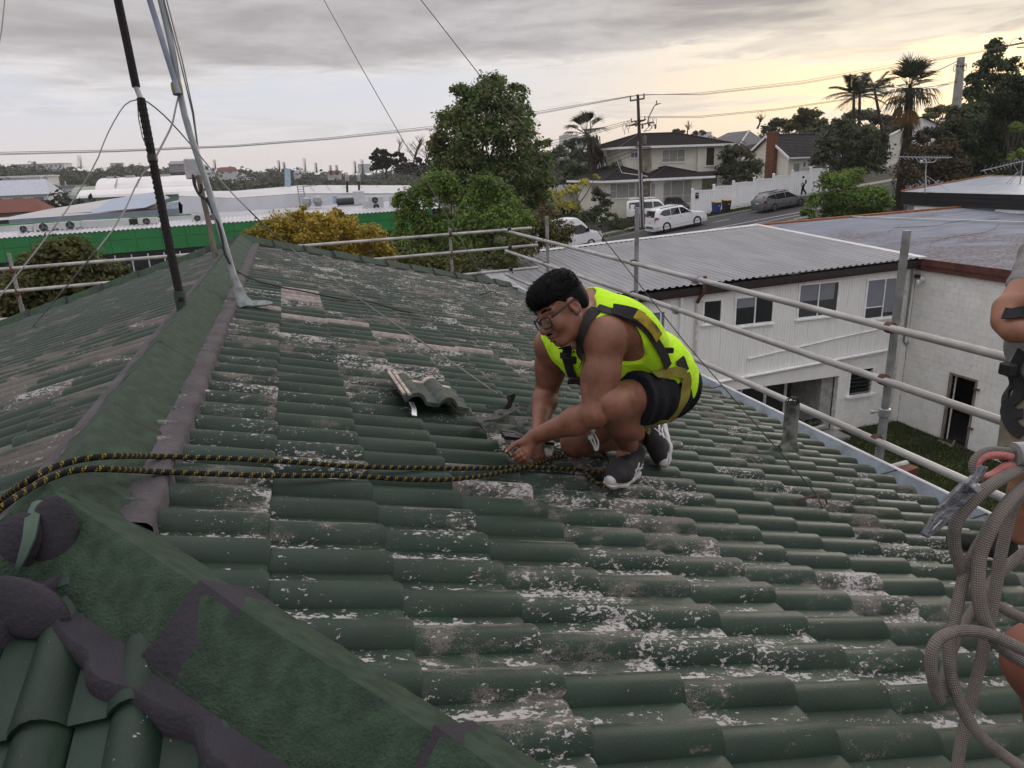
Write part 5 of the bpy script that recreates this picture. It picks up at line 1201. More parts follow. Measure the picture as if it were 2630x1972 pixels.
F=[(2*k,2*k+2,2*k+3,2*k+1)for k in range(n-1)]
build_np('ribbed_roof',np.array(V),np.array(F),pm('white_roof_sheet',(.52,.52,.53),.5,.1,.12,1.2,dirt=.3,dirtcol=(.30,.30,.31)),gb)
mb=MB();mb.add([(-30,GY+2.2,gtop(-30)+.28),(11.5,GY+2.2,gtop(11.5)+.28),(11.5,75,-2.3),(-30,75,-2.7)],[(0,1,2,3)]);build('flat_roof',mb,pm('roof_membrane',(.42,.42,.44),.7,var=.15,scale=.6,dirt=.3,dirtcol=(.2,.19,.19)),gb)
mull=pm('pale_mullion',(.50,.55,.56),.5)
for k,x in enumerate(np.arange(-19.5,-4,1.05)):
 mb=MB();mb.span((x,GY+.0,-9),(x+.09,GY+.06,-4.9));build('mullion',mb,mull,gb)
for z in(-6.45,-7.6):mb=MB();mb.span((-20,GY+.005,z),(-4,GY+.055,z+.08));build('transom',mb,mull,gb)
mb=MB();mb.span((-20.5,GY+.02,-9),(-3,GY+.045,-4.9));build('shopfront_glass',mb,glass_dark,gb)
mb=MB();mb.add([(-30,58.9,-3.2),(-5.5,58.9,-3.0),(-5.5,58.9,-2.55),(-30,58.9,-2.68)],[(0,1,2,3)]);build('upstand',mb,pm('pale_upstand',(.55,.56,.59),.6,var=.08,scale=1),gb)
mb=MB();mb.tube([(-30,58.9,-2.64),(-19.5,58.9,-2.58),(-5.5,58.9,-2.50)],.05,6);build('capping',mb,pm('green_capping',(.06,.22,.07),.5),gb)
mb=MB();mb.add([(-20.4,63.5,-2.95),(-8.5,63.5,-2.85),(-8.5,63.5,-2.2),(-20.4,63.5,-2.42)],[(0,1,2,3)]);build('parapet',mb,pm('blue_grey_sheet',(.17,.19,.23),.5,.1,.08,.8),gb)
mb=MB();mb.add([(-22,63.6,-2.46),(-20.4,63.6,-2.42),(-20.4,63.6,-3.0),(-22,63.6,-3.0)],[(0,1,2,3)]);build('dark_opening',mb,black,gb)
q=[atY(x/3.3182,340+y/3.3182,Y_)for x,y,Y_ in((0,735,66),(1240,640,66),(1440,570,72),(1330,505,80),(830,590,74),(400,655,69))];mb=MB();mb.add(q,[tuple(range(6))]);build('roof_slope',mb,pm('pale_roof_slope',(.42,.41,.40),.5,.05,.1,.5,stretch=(.2,2,1),dirt=.35,dirtcol=(.34,.33,.34)),gb)
mb=MB();q=[atY(x/3.3182,340+y/3.3182,Y_)for x,y,Y_ in((780,690,64.5),(1240,645,64.5),(1450,560,71),(1345,507,79),(820,600,73))];mb.add([v+Vector((0,0,.05))for v in q],[(0,1,2,3,4)]);build('blue_roof',mb,pm('blue_grey_roof',(.30,.35,.44),.5,.1,.08,.6),gb)
mb=MB();q=[atY(x/3.3182,340+y/3.3182,66)for x,y in((1420,600),(1530,590),(1556,620),(1556,690),(1420,690))];mb.prism(q,(0,6,0));build('duct_hood',mb,pm('pale_blue_duct',(.36,.43,.50),.5),gb)
mb=MB();q=[atY(x/3.3182,340+y/3.3182,66.5)for x,y in((980,690),(1240,640),(1420,575),(1420,590),(1250,660),(1000,700))];mb.add(q,[tuple(range(6))]);build('stained_flashing',mb,pm('stained_flashing',(.22,.17,.15),.9,var=.4,scale=1),gb)
wm=pm('white_parapet',(.60,.61,.65),.6,var=.06,scale=.6,stretch=(1,1,.2),dirt=.3,dirtcol=(.38,.39,.42))
mb=MB();q=[atY(600+x/3.3182,160+y/3.3182,66)for x,y in((-470,1170),(-460,1140),(0,1160),(560,1120),(1110,1125),(1600,1120),(1600,1260),(870,1255),(0,1330),(-470,1330))];mb.add(q,[tuple(range(len(q)))]);build('white_wall',mb,wm,gb)
mb=MB();q=[atY(600+x/3.3182,160+y/3.3182,Y_)for x,y,Y_ in((-470,1140,66),(0,1160,66),(560,1120,66),(1600,1120,66),(1500,1050,84),(600,1048,84),(0,1098,80),(-460,1100,80))];mb.add([v+Vector((0,0,.03))for v in q],[tuple(range(len(q)))]);build('hall_roof',mb,pm('pale_hall_roof',(.56,.55,.55),.5,.05,.1,.5,dirt=.3,dirtcol=(.33,.32,.33)),gb)
for k in range(7):mb=MB();a,b=atY(600+(660+k*140)/3.3182,160+1052/3.3182,83.5),atY(600+(700+k*150)/3.3182,160+1118/3.3182,66.2);mb.tube([a,b],.05,5);build('roof_rib',mb,MATS['white_roof_sheet'],gb)
fanm=pm('fan_grey',(.03,.032,.036),.6);acw=pm('ac_casing',(.52,.53,.53),.5,var=.05)
def ac(label,pa,pb,Yp,fans,deep=.4):
 a,b=atY(*pa,Yp),atY(*pb,Yp);w,h=abs(b.x-a.x),abs(b.z-a.z);x0,z0=min(a.x,b.x),min(a.z,b.z)
 t=thing('air_conditioner',label,'air conditioner',(x0+w/2,Yp,z0),0,'air conditioners on the green building')
 mb=MB();mb.span((x0,Yp,z0+.05),(x0+w,Yp+deep,z0+h));build('casing',mb,acw,t,bevel=.02);mb=MB();mb.span((x0+.05,Yp+.05,z0),(x0+.12,Yp+deep,z0+.05));build('foot',mb,black,t);mb=MB();mb.span((x0+w-.12,Yp+.05,z0),(x0+w-.05,Yp+deep,z0+.05));build('foot',mb,black,t)
 for fx,fz,r in fans:
  c_=(x0+w*fx,Yp,z0+h*fz);mb=MB();mb.lathe([(r,-.01),(r,.02),(r*.9,.03)],20,c_,(0,-1,0));g=build('fan_grille',mb,fanm,t);mb=MB()
  for k in range(3):M=Matrix.Rotation(k*2.09+.4,3,'Y');mb.box(Vector(c_)+Vector((0,-.035,0))+M@Vector((r*.45,0,0)),(r*.8,.01,r*.3),M=M)
  mb.lathe([(r*.2,.03),(r*.16,.05)],8,c_,(0,-1,0));build('fan',mb,pm('fan_blade',(.14,.145,.15),.5),g)
p2=lambda x,y:(x/3.3182,340+y/3.3182);p3=lambda x,y:(600+x/3.3182,160+y/3.3182)
ac('white outdoor unit farthest left, small fan',p2(165,853),p2(265,788),57.4,[(.36,.5,.22)])
ac('white outdoor unit right of the farthest left one, fan at its left side',p2(300,840),p2(455,772),57.4,[(.45,.48,.27)])
ac('white outdoor unit between the dark gap and the long grey duct',p2(470,826),p2(672,757),57.4,[(.62,.48,.27)])
ac('white outdoor unit just left of the black pole',p2(1180,790),p2(1330,722),57.4,[(.45,.48,.24)])
ac('white outdoor unit between the brown mast and the silver mast',p2(1640,770),p2(1735,692),57.4,[(.45,.5,.22)])
ac('white outdoor unit just right of the silver mast',p2(1765,762),p2(1870,690),57.4,[(.45,.5,.22)])
ac('tall twin-fan unit beside a grey louvred one',p3(1160,1262),p3(1275,1142),58,[(.42,.75,.24),(.47,.25,.24)],.5)
ac('tall twin-fan unit half hidden by the green tree',p3(1335,1248),p3(1445,1135),58,[(.40,.75,.24),(.45,.25,.24)],.5)
ac('blue grey louvred unit left of a tall twin-fan one',p3(1105,1262),p3(1158,1180),58,[])
ds=thing('roof_duct','long low grey duct cover on the green building roof','duct',(-12.5,57.6,-3))
mb=MB();a,b=atY(*p2(690,815),57.6),atY(*p2(1095,735),57.6);mb.span((a.x,57.6,a.z),(b.x,58.4,b.z));build('cover',mb,acw,ds);mb=MB();a,b=atY(*p2(1100,785),57.6),atY(*p2(1172,735),57.6);mb.span((a.x,57.6,a.z),(b.x,58.3,b.z));build('dark_box',mb,black,ds)
def stack(label,x,y0,y1,Yp,r,m,cap=True,off=0):
 a,b=atY(*p3(x,y0),Yp),atY(*p3(x-4,y1),Yp);t=thing('flue',label,'flue',a,0,'flues on the works roofs')
 mb=MB();mb.tube([a,b],r,10);build('pipe',mb,m,t,smooth=True)
 if cap:mb=MB();mb.lathe([(r*1.2,-.3),(r*1.7,-.05),(r*1.5,.25),(.02,.5)],10,b);build('cowl',mb,galv,t)
bl=pm('pale_blue_pipe',(.30,.40,.50),.5)
stack('pale blue tapered chimney on the far white roof',462,1062,905,72,.26,bl,False);stack('dark flue with a silver cowl, left of a pair',970,1150,985,68,.10,black);stack('dark flue with a silver cowl, right of a pair',1070,1095,985,72,.10,black)
stack('short stub vent on the white parapet roof left of centre',628,1235,1190,62,.22,galv);stack('short stub vent right of another stub',722,1228,1180,62,.24,galv);stack('pale blue vent pipe beside the dark tank',866,1205,1140,63,.20,bl,False)
tk=thing('dark_tank','dark horizontal cylinder on the roof beside a pale vent','tank',atY(*p3(950,1190),63));mb=MB();mb.tube([atY(*p3(880,1190),63),atY(*p3(1035,1180),63)],.30,12);build('drum',mb,pm('dark_drum',(.035,.038,.045),.5),tk);mb=MB();mb.span(atY(*p3(1030,1215),62.6),atY(*p3(1105,1095),63.4));build('cabinet',mb,acw,tk)
ld=thing('roof_ladder','pale access ladder up the white parapet','ladder',atY(*p3(580,1230),65))
for x in(545,595):mb=MB();mb.tube([atY(*p3(x+22,1230),65.5),atY(*p3(x+8,1120),65.5),atY(*p3(x-4,1045),65.5)],.05,6);build('stile',mb,galv,ld)
for k in range(9):mb=MB();mb.tube([atY(*p3(566-k*2.6,1222-k*20),65.5),atY(*p3(616-k*2.6,1222-k*20),65.5)],.03,5);build('rung',mb,galv,ld)
hl=thing('barrel_hall','white barrel-roofed hall with green walls far beyond the green building','building',(-20,124,-8))
def hq(x,y,Y_=120):return atY(*p2(x,y),Y_)
def barrel(x0,x1,zb,zt,y0,y1,m,name):
 V=[];F=[];k=10
 for(x,s)in((x0,0),(x1,0)):
  for i in range(k+1):a=math.pi*i/k;V.append((x,(y0+y1)/2-(y1-y0)/2*math.cos(a),zb+(zt-zb)*math.sin(a)))
 F=[(i,i+1,k+2+i,k+1+i)for i in range(k)];mb=MB();mb.add(V,F);mb.add(V[:k+1],[tuple(range(k+1))]);mb.add(V[k+1:],[tuple(range(k+1))[::-1]]);return build(name,mb,m,hl)
hw=pm('hall_white',(.72,.69,.69),.5,var=.05,scale=.3);hg=pm('hall_green',(.17,.24,.20),.6,var=.1,scale=.3)
barrel(-26.6,-12.8,-1.5,.62,119,131,hw,'roof');barrel(-28.2,-12.9,-2.0,-.95,115,124,hw,'lower_roof');barrel(-30.4,-26.4,-2.2,-.50,121,130,pm('hall_pale_green',(.26,.31,.25),.6),'end_roof')
mb=MB();mb.span((-28.1,115.2,-9),(-13,130,-1.95));build('wall',mb,hg,hl);mb=MB();mb.span((-30.3,121.5,-9),(-28.1,129,-2.1));build('end_wall',mb,hg,hl)
for x,y,w,h in((960,400,70,45),(1400,385,80,50),(1000,405,30,50),(1110,378,60,22),(915,440,55,18)):
 mb=MB();a=hq(x,y,124);mb.box(a,(w/3.3*.065,1.0,h/3.3*.065));build('roof_plant',mb,pm('roof_plant',(.36,.36,.38),.6),hl)
for x in(1000,1180):mb=MB();mb.tube([hq(x-20,465,119.3)+Vector((0,0,.0)),hq(x,400,120.5)],.10,5);build('roof_seam',mb,pm('seam',(.33,.31,.32),.7),hl)
def far_house(label,x,y,w,h,D,wallm,roofm_,name='far_house',cat='house',grp=None,flat=False):
 """x, y: photo pixel of the middle of its foot; w, h its size in metres"""
 c_=atY(x,y,D);t=thing(name,label,cat,c_,0,grp);d=w*.7
 mb=MB();mb.span((c_.x-w/2,D,c_.z-2),(c_.x+w/2,D+d,c_.z+h));build('wall',mb,wallm,t);mb=MB()
 if flat:mb.span((c_.x-w/2-.3,D-.3,c_.z+h),(c_.x+w/2+.3,D+d+.3,c_.z+h+.35))
 else:
  for s in(0,):mb.add([(c_.x-w/2-.4,D-.4,c_.z+h),(c_.x+w/2+.4,D-.4,c_.z+h),(c_.x+w/2+.4,D+d+.4,c_.z+h),(c_.x-w/2-.4,D+d+.4,c_.z+h),(c_.x-w/2+.8,D+d/2,c_.z+h+w*.2),(c_.x+w/2-.8,D+d/2,c_.z+h+w*.2)],[(0,1,5,4),(1,2,5),(2,3,4,5),(3,0,4)])
 build('roof',mb,roofm_,t)
 if w>5:
  for k in range(int(w/3)):mb=MB();xx=c_.x-w/2+1+k*3;mb.span((xx,D-.05,c_.z+h*.35),(xx+1.4,D+.02,c_.z+h*.75));build('window',mb,glass_blue,t)
 return t
wh=pm('far_white',(.55,.55,.56),.7);gr=pm('far_grey',(.26,.26,.28),.8);rd=pm('far_red_roof',(.16,.055,.04),.8);br2=pm('far_brown',(.22,.15,.12),.8)
far_house('white flat-roofed building with a dark window strip at the far left by the masts',45,505,11,4.2,200,wh,wh,'white_block','building',flat=True);far_house('upper white box on the flat-roofed building by the masts',47,478,13,2,203,wh,wh,'white_block','building',flat=True)
far_house('long low white shed below the boat masts',105,502,14,1.6,190,wh,gr,'long_shed','shed',flat=True);far_house('pale roofed shed at the left edge above the red roof',20,528,12,1.6,140,wh,pm('far_pale_roof',(.42,.45,.5),.6),'pale_shed','shed');far_house('low building with a bright red roof at the left edge',15,560,7,.6,95,br2,rd,'red_roofed_building','building')
far_house('long grey building on the skyline at the far left',100,434,34,3.5,640,wh,gr,'skyline_building','building',flat=True);far_house('pale square building on the far wooded rise left of the black pole',302,438,8,5,600,wh,wh,'pale_block','building',flat=True);far_house('white building among far trees at the left skyline',150,446,12,2,560,wh,wh,'white_villa','house',flat=True)
for i,(x,y,w,m1,m2,lb)in enumerate(((585,448,15,wh,rd,'far red-roofed house right of the silver mast'),(612,462,12,wh,gr,'far white house low among trees right of the silver mast'),(640,470,11,br2,gr,'far brown house below the pines'),(455,430,14,gr,gr,'far grey house on the skyline right of the black pole'),(530,452,14,wh,gr,'far pale house between the masts and pines'),(860,452,14,wh,rd,'far house just above the right end of the white roof'),(770,452,12,wh,gr,'far pale house left of the dark flues'))):far_house(lb,x,y,w*.5,1.5,330+i*15,m1,m2,grp='far houses among the trees')
mst=pm('mast_white',(.5,.5,.5),.5)
for i,(x,y0,y1,lb)in enumerate(((138,490,448,'tallest thin mast over the sheds at the far left'),(95,488,470,'short thin mast left of the tallest one'),(85,488,468,'short thin mast nearest the white building'),(155,488,468,'thin mast just right of the tallest one'),(170,482,465,'rightmost thin mast over the sheds'))):
 mb=MB();mb.tube([atY(x,y0,210),atY(x-3,y1,210)],.16,5);tag(build('boat_mast',mb,mst),lb,'mast','boat masts at the far left')
tw=thing('tower_block','distant white tower block behind the drooping palm','building',atY(1475,400,420))
a,b=atY(1455,420,420),atY(1485,345,420);mb=MB();mb.span((a.x,420,a.z),(b.x,432,b.z));build('wall',mb,wh,tw);a,b=atY(1485,420,424),atY(1505,362,424);mb=MB();mb.span((a.x,424,a.z),(b.x,436,b.z));build('wing',mb,wh,tw)
for k in range(5):mb=MB();mb.span((a.x+.3,423.8,a.z+3+k*2.6),(b.x-.3,424,a.z+4.3+k*2.6));build('window_band',mb,gr,tw)
t2=thing('tower_block','distant pale building on the skyline above the twin flues','building',atY(935,440,420));a,b=atY(925,445,420),atY(952,420,420);mb=MB();mb.span((a.x,420,a.z),(b.x,430,b.z));build('wall',mb,wh,t2)
t3=thing('tower_block','distant pale block on the skyline right of the dark hipped roof','building',atY(1820,355,300));a,b=atY(1806,365,300),atY(1828,338,300);mb=MB();mb.span((a.x,300,a.z),(b.x,308,b.z));build('wall',mb,wh,t3)
hs=thing('white_cottage','white weatherboard gable peeping out between the dark trees right of the palm','house',c6p(1370,930,62))
g0,g1,gp_=c6p(1290,860,60),c6p(1445,860,60),c6p(1320,805,60);mb=MB();board_wall(mb,(g0 .x-2,60),(g1 .x,60),g0 .z-4,g0 .z,.22,out=(0,-1,0));mb.add([(g0 .x-2,60,g0 .z),(g1 .x,60,g0 .z),(gp_.x,60,gp_.z)],[(0,1,2)]);build('wall',mb,white,hs)
mb=MB();mb.add([(g1 .x+.3,59.7,g0 .z-.1),(g1 .x+2.5,67,g0 .z+.6),(gp_.x+2,68,gp_.z+.5),(gp_.x,59.7,gp_.z+.12)],[(0,1,2,3)]);build('roof',mb,greyr,hs)
mb=MB();a,b=c6p(1045,955,58),c6p(1180,890,58);mb.tube([a,b],.12,6);build('barge_board',mb,white,hs);mb=MB();mb.add([a,b,b+Vector((0,0,-3)),a+Vector((0,0,-3))],[(0,1,2,3)]);build('side_gable',mb,wbd,hs)
for i,(x,y,D,lb)in enumerate(((1255,540,68,'low house behind the big tree, grey roof just right of its foot'),(1440,505,70,'low grey roof between the big tree and the weatherboard house'),(1545,465,80,'grey roof behind the drooping palm'))):far_house(lb,x,y+12,4,.8,D,br2 if i==0 else wh,gr,'low_house','house')
sd2=thing('satellite_dish','pale satellite dish seen edge-on in the bushes left of the two-storey house','dish',atY(1590,420,64));mb=MB();mb.lathe([(.02,0),(.3,.06),(.48,.17),(.46,.175),(.28,.07),(.02,.012)],14,ORG[sd2],(.5,-.5,.3));build('reflector',mb,galv,sd2,smooth=True);mb=MB();mb.tube([ORG[sd2],ORG[sd2]+Vector((0,.1,-1.6))],.03,6);build('mount',mb,galv,sd2)
def aerial(label,boom,mast,els,stays,hoop=None):
 t=thing('television_aerial',label,'aerial',mast[0],0,'television aerials on the blue roof');a,b=boom
 mb=MB();mb.tube([a,b],.022,6);build('boom',mb,galv,t)
 for k in range(els):
  f=(k/(els-1))**.75;c_=a.lerp(b,.06+.86*f);s_=.34-.2*f;mb=MB();d=(b-a).normalized()
  mb.tube([c_+Vector((-.05,-.5*s_,s_*.7)),c_,c_+Vector((.05,-.5*s_,-s_*.5))],.011,5);build('element',mb,galv,t)
 mb=MB();mb.tube(mast,.028,6);build('mast',mb,galv,t)
 for s_ in stays:mb=MB();mb.tube(s_,.014,5);build('stay',mb,galv,t)
 if hoop:mb=MB();mb.tube(hoop,.025,6);build('bracket',mb,galv,t)
q=lambda x,y,Y_=31.5:c6p(x,y,Y_)
aerial('long television aerial with a looped bracket on the near edge of the blue roof',(q(1020,1136),q(1578,1142)),[q(1345,1450),q(1350,1290),q(1358,1180)],17,[[q(1345,1290),q(1570,1440,30.5)],[q(1350,1260),q(1362,1425,30.8)]],[q(1275,1142),q(1280,1170),q(1300,1183),q(1415,1183),q(1438,1170),q(1448,1140)])
aerial('tilted television aerial at the right edge of the frame',(q(1820,1258,29),q(2200,1168,29)),[q(2140,1480,29),q(2165,1300,29),q(2178,1170,29)],11,[[q(2165,1250,29),q(2000,1450,30)],[q(2140,1270,29),q(2030,1370,30)],[q(2110,1215,29),q(2140,1260,29),q(2105,1300,29)]])
# - trees and shrubs: crowns of leaf-sized faces grown in clumps
def leaves(blobs,n,size,seed,flat=.5,droop=0.):
 """blobs: (centre, (rx, ry, rz)); leaves sit in smaller tufts spread over every blob"""
 rg=np.random.default_rng(seed);area=np.array([b[1][0]*b[1][2]+b[1][1]*b[1][2]+b[1][0]*b[1][1]for b in blobs]);P=[];Nn=[]
 for(c,r),a in zip(blobs,area/area.sum()):
  m=max(8,int(n*a));r=np.array(r);nt=max(5,int(m/38))
  d=rg.normal(size=(nt,3));d/=np.linalg.norm(d,axis=1)[:,None];d[:,2]=np.where(d[:,2]<-.55,-d[:,2]*.6,d[:,2])
  tc=np.array(c)+d*r*rg.uniform(.30,1.0,(nt,1))**.6;tr=r.mean()*rg.uniform(.22,.50,nt)
  w=rg.integers(0,nt,m);q=rg.normal(size=(m,3));q/=np.linalg.norm(q,axis=1)[:,None]
  rad=rg.uniform(.0,1.25,m)**.75;P.append(tc[w]+q*(tr[w]*rad)[:,None]*np.array([1.15,1.15,.8]));Nn.append(q*.6+d[w]*.4)
 P=np.concatenate(P);N=np.concatenate(Nn)+rg.normal(0,.55,P.shape);N[:,2]+=flat;N/=np.linalg.norm(N,axis=1)[:,None]
 t=np.cross(N,rg.normal(size=P.shape));t[:,2]-=droop;t-=N*(t*N).sum(1)[:,None];t/=np.linalg.norm(t,axis=1)[:,None]+1e-9;b=np.cross(N,t)
 s=size*rg.uniform(.6,1.25,len(P))[:,None]
 V=np.stack([P-t*s*.62,P-b*s*.34+N*s*.08,P+t*s*.62,P+b*s*.34+N*s*.08],1).reshape(-1,3)
 return V,np.arange(len(V)).reshape(-1,4)
bark=pm('bark',(.05,.042,.034),.95,var=.5,scale=6,stretch=(1,1,.2),bump=.6,bscale=14)
def limbs(par,base,tips,r,seed,m=bark,name='trunk'):
 rg=random.Random(seed);top=sum((Vector(t)for t in tips),Vector())/len(tips);fork=Vector(base).lerp(top,.45)
 mb=MB();mb.tube([base,Vector(base).lerp(fork,.5)+Vector((rg.uniform(-.15,.15),rg.uniform(-.15,.15),0)),fork],[r,r*.8,r*.62],9);tk_=build(name,mb,m,par,smooth=True)
 for t in tips:
  t=Vector(t);mid=fork.lerp(t,.5)+Vector((rg.uniform(-1,1),rg.uniform(-1,1),rg.uniform(0,1)))*(t-fork).length*.12
  mb=MB();mb.tube([fork-Vector((0,0,.05)),mid,t],[r*.5,r*.3,r*.08],6);build('limb',mb,m,tk_,smooth=True)
 return tk_
def blob_px(x,y,rx,ry,Y,depth=None):
 c_=atY(x,y,Y);k=c_.dot(CF)/1824;return(c_,(rx*k,(depth or(rx+ry)/2)*k,ry*k))
def tree(name,label,cat,Y,clumps,base,n,size,mat,seed,r=.2,group=None,flat=.4,droop=0.,trunk=True,jit=.5):
 rg=random.Random(seed);bl_=[]
 for q in clumps:
  c_,rad=blob_px(*q[:4],Y+(q[4]if len(q)>4 else rg.uniform(-jit,jit)));bl_.append((c_,rad))
 b0=atY(base[0],base[1],Y);b0 .z=float(zg(b0 .x,b0 .y))if len(base)<3 else base[2]
 t=thing(name,label,cat,b0,0,group);V,F=leaves(bl_,n,size,seed,flat,droop);cr=build_np('crown',V,F,mat,t)
 if trunk:limbs(t,b0,[Vector(c_)+Vector((0,0,rad[2]*.3))for c_,rad in bl_[:14]],r,seed)
 return t
L_big=leafmat('leaf_maple',(0.056,0.098,0.029),(0.152,0.220,0.069),(0.183,0.159,0.056));L_mid=leafmat('leaf_bright',(0.077,0.143,0.024),(0.220,0.323,0.067),(0.077,0.103,0.030))
L_yel=leafmat('leaf_yellow',(0.300,0.206,0.027),(0.550,0.413,0.075),(0.200,0.213,0.044));L_dark=leafmat('leaf_dark',(0.030,0.058,0.027),(0.095,0.127,0.045),(0.058,0.077,0.028));L_olive=leafmat('leaf_olive',(0.070,0.080,0.022),(0.156,0.146,0.043),(0.053,0.057,0.020))
L_gold=leafmat('leaf_golden',(0.471,0.378,0.048),(0.550,0.550,0.117),(0.236,0.236,0.048));L_red=leafmat('leaf_bronze',(.075,.055,.030),(.14,.095,.055),(.055,.065,.03));L_hedge=leafmat('leaf_hedge',(0.050,0.065,0.035),(0.110,0.122,0.065),(0.075,0.073,0.043));L_far=leafmat('leaf_far',(.045,.055,.030),(.090,.100,.055),(.062,.066,.040));L_distant=leafmat('leaf_distant',(.045,.052,.034),(.085,.092,.056),(.06,.062,.045))  # last one: plain foliage tones for the farthest trees
tree('maple_tree','tallest tree, broad pyramid of dark green leaves left of the drooping palm','tree',44,
[(1255,250,55,55),(1215,290,60,55),(1300,300,55,60),(1190,250,30,40),(1165,330,50,55),(1240,360,70,60),(1330,370,55,60),(1150,410,55,60),(1210,430,70,60),(1290,440,70,60),(1370,420,45,45),(1130,460,50,40),(1200,500,70,50),(1290,520,70,50),(1360,490,55,50),(1395,375,22,22),(1120,370,22,26),(1275,222,26,30),(1330,240,22,34),(1350,310,24,40),(1375,540,50,50),(1400,480,28,40)],(1255,640),36000,.21,L_big,3,.28,jit=1.4)
tree('leafy_tree','bright green rounded tree, left one of the pair in front of the twin-fan units','tree',30.5,
[(1130,475,45,38),(1080,510,40,40),(1160,500,30,35),(1060,560,45,40),(1110,600,65,50),(1040,620,40,45),(1080,660,60,45),(1140,560,22,26),(1030,520,22,26)],(1100,760),17000,.125,L_mid,5,.16,jit=.6)
tree('leafy_tree','bright green rounded tree, right one of the pair below the tallest tree','tree',29.5,
[(1250,490,50,40),(1215,530,45,45),(1300,520,40,40),(1200,600,60,60),(1270,580,60,55),(1330,570,35,45),(1180,680,65,40),(1280,660,60,50),(1235,470,28,22)],(1235,780),18000,.125,L_mid,6,.16,jit=.6)
tree('dark_shrub','dark green undergrowth filling the gap behind the scaffold corner','shrub',27,[(1010,660,70,50),(1100,700,80,45),(1200,700,80,45),(1290,690,60,50),(960,640,40,40),(1340,640,45,50)],(1150,780),7000,.15,L_olive,7,.08,trunk=True)
tree('yellow_tree','golden yellow bushy tree just beyond the roof ridge','tree',22,
[(700,590,50,40),(760,575,45,38),(830,580,50,38),(890,590,45,38),(660,610,30,32),(800,625,60,40),(900,640,60,40),(950,610,38,34),(740,630,60,40),(970,650,40,40),(860,660,60,40),(780,548,20,18),(865,550,18,18)],(820,760),20000,.085,L_yel,8,.12,jit=.5)
tree('round_tree','dense dark olive round tree behind the left scaffold rails','tree',20,
[(160,680,90,65),(110,720,80,60),(220,720,80,60),(280,730,50,50),(60,760,55,60),(160,770,100,60),(260,780,60,55),(90,810,80,55),(180,645,55,35),(305,700,30,30),(40,830,60,50)],(160,900),20000,.115,L_olive,9,.15,jit=.6)
tree('grey_shrub','spindly shrub with sparse red tips in front of the white van','shrub',33,[(1400,560,40,30),(1430,590,45,30),(1390,600,45,35),(1460,615,25,22),(1400,540,25,20)],(1410,660),2600,.12,L_red,10,.06);
tree('dark_shrub','olive green shrub low in front of the white van','shrub',32,[(1380,590,45,40),(1420,620,45,30),(1350,570,30,40),(1460,600,20,26)],(1400,690),4200,.12,L_olive,11,.06)
tree('golden_shrub','sparse yellow-leaved small tree left of the weatherboard house','tree',60,[(1420,500,34,16),(1470,490,26,16),(1505,470,22,14),(1455,530,34,18),(1415,540,26,14),(1530,455,10,10),(1480,535,16,14),(1425,475,14,10)],(1450,590),2600,.22,L_gold,12,.13,jit=.5)
for i,(lb,Y,cl,base,n,s,m)in enumerate((
('dark bushy shrub at the kerb behind the white van',58.5,[(1500,560,36,24),(1540,545,26,20),(1470,570,20,20),(1570,580,25,18)],(1510,600),2600,.22,L_dark),
('pale feathery shrub against the front window of the weatherboard house',60.8,[(1545,510,20,26),(1530,490,14,24),(1560,530,16,18)],(1545,560),900,.22,L_hedge),
('light green garden shrub beside the low dark palings',58.8,[(1575,555,14,12),(1590,570,22,10),(1548,565,12,12)],(1580,585),900,.16,L_mid),
('strappy green border plants at the kerb left of the white car',58.0,[(1600,582,28,8),(1620,575,18,8),(1640,580,14,8)],(1610,590),900,.18,leafmat('leaf_strap',(.05,.07,.02),(.10,.12,.04))),
('tall dense clipped tree between the two houses',62,[(1900,400,36,30),(1880,435,34,32),(1925,435,36,32),(1900,460,46,22),(1895,385,20,16),(1865,395,16,24)],(1900,490),5200,.24,L_hedge),
('pale shrub under the lower eave of the weatherboard house',60.5,[(1812,478,8,8),(1822,480,8,7)],(1815,492),300,.2,L_mid),
('small dark tree below the drooping palm',72,[(1470,440,28,24),(1500,450,30,26),(1460,470,26,20)],(1480,500),2200,.26,L_dark),
('round green tree left of the drooping palm',84,[(1430,405,26,26),(1400,425,30,24),(1450,430,24,20)],(1430,470),2000,.35,L_hedge),
('bush beside the satellite dish left of the two-storey house',66,[(1590,425,18,14),(1570,435,14,10)],(1585,455),600,.22,L_mid))):
 tree('garden_shrub' if i not in(4,6,7)else 'garden_tree',lb,'shrub' if i not in(4,6,7)else 'tree',Y,cl,base,n,s,m,40+i,.06,jit=.4)
tree('hedge','bright green bushy shrub in front of the road at the foot of the fan palm','shrub',37,[(2140,470,36,34),(2185,455,30,30),(2110,520,40,30),(2180,510,55,34),(2240,505,45,30),(2150,545,50,22),(2230,540,50,22),(2075,550,26,16),(2270,530,22,26)],(2170,590),12000,.16,L_mid,21,.1,jit=.9)
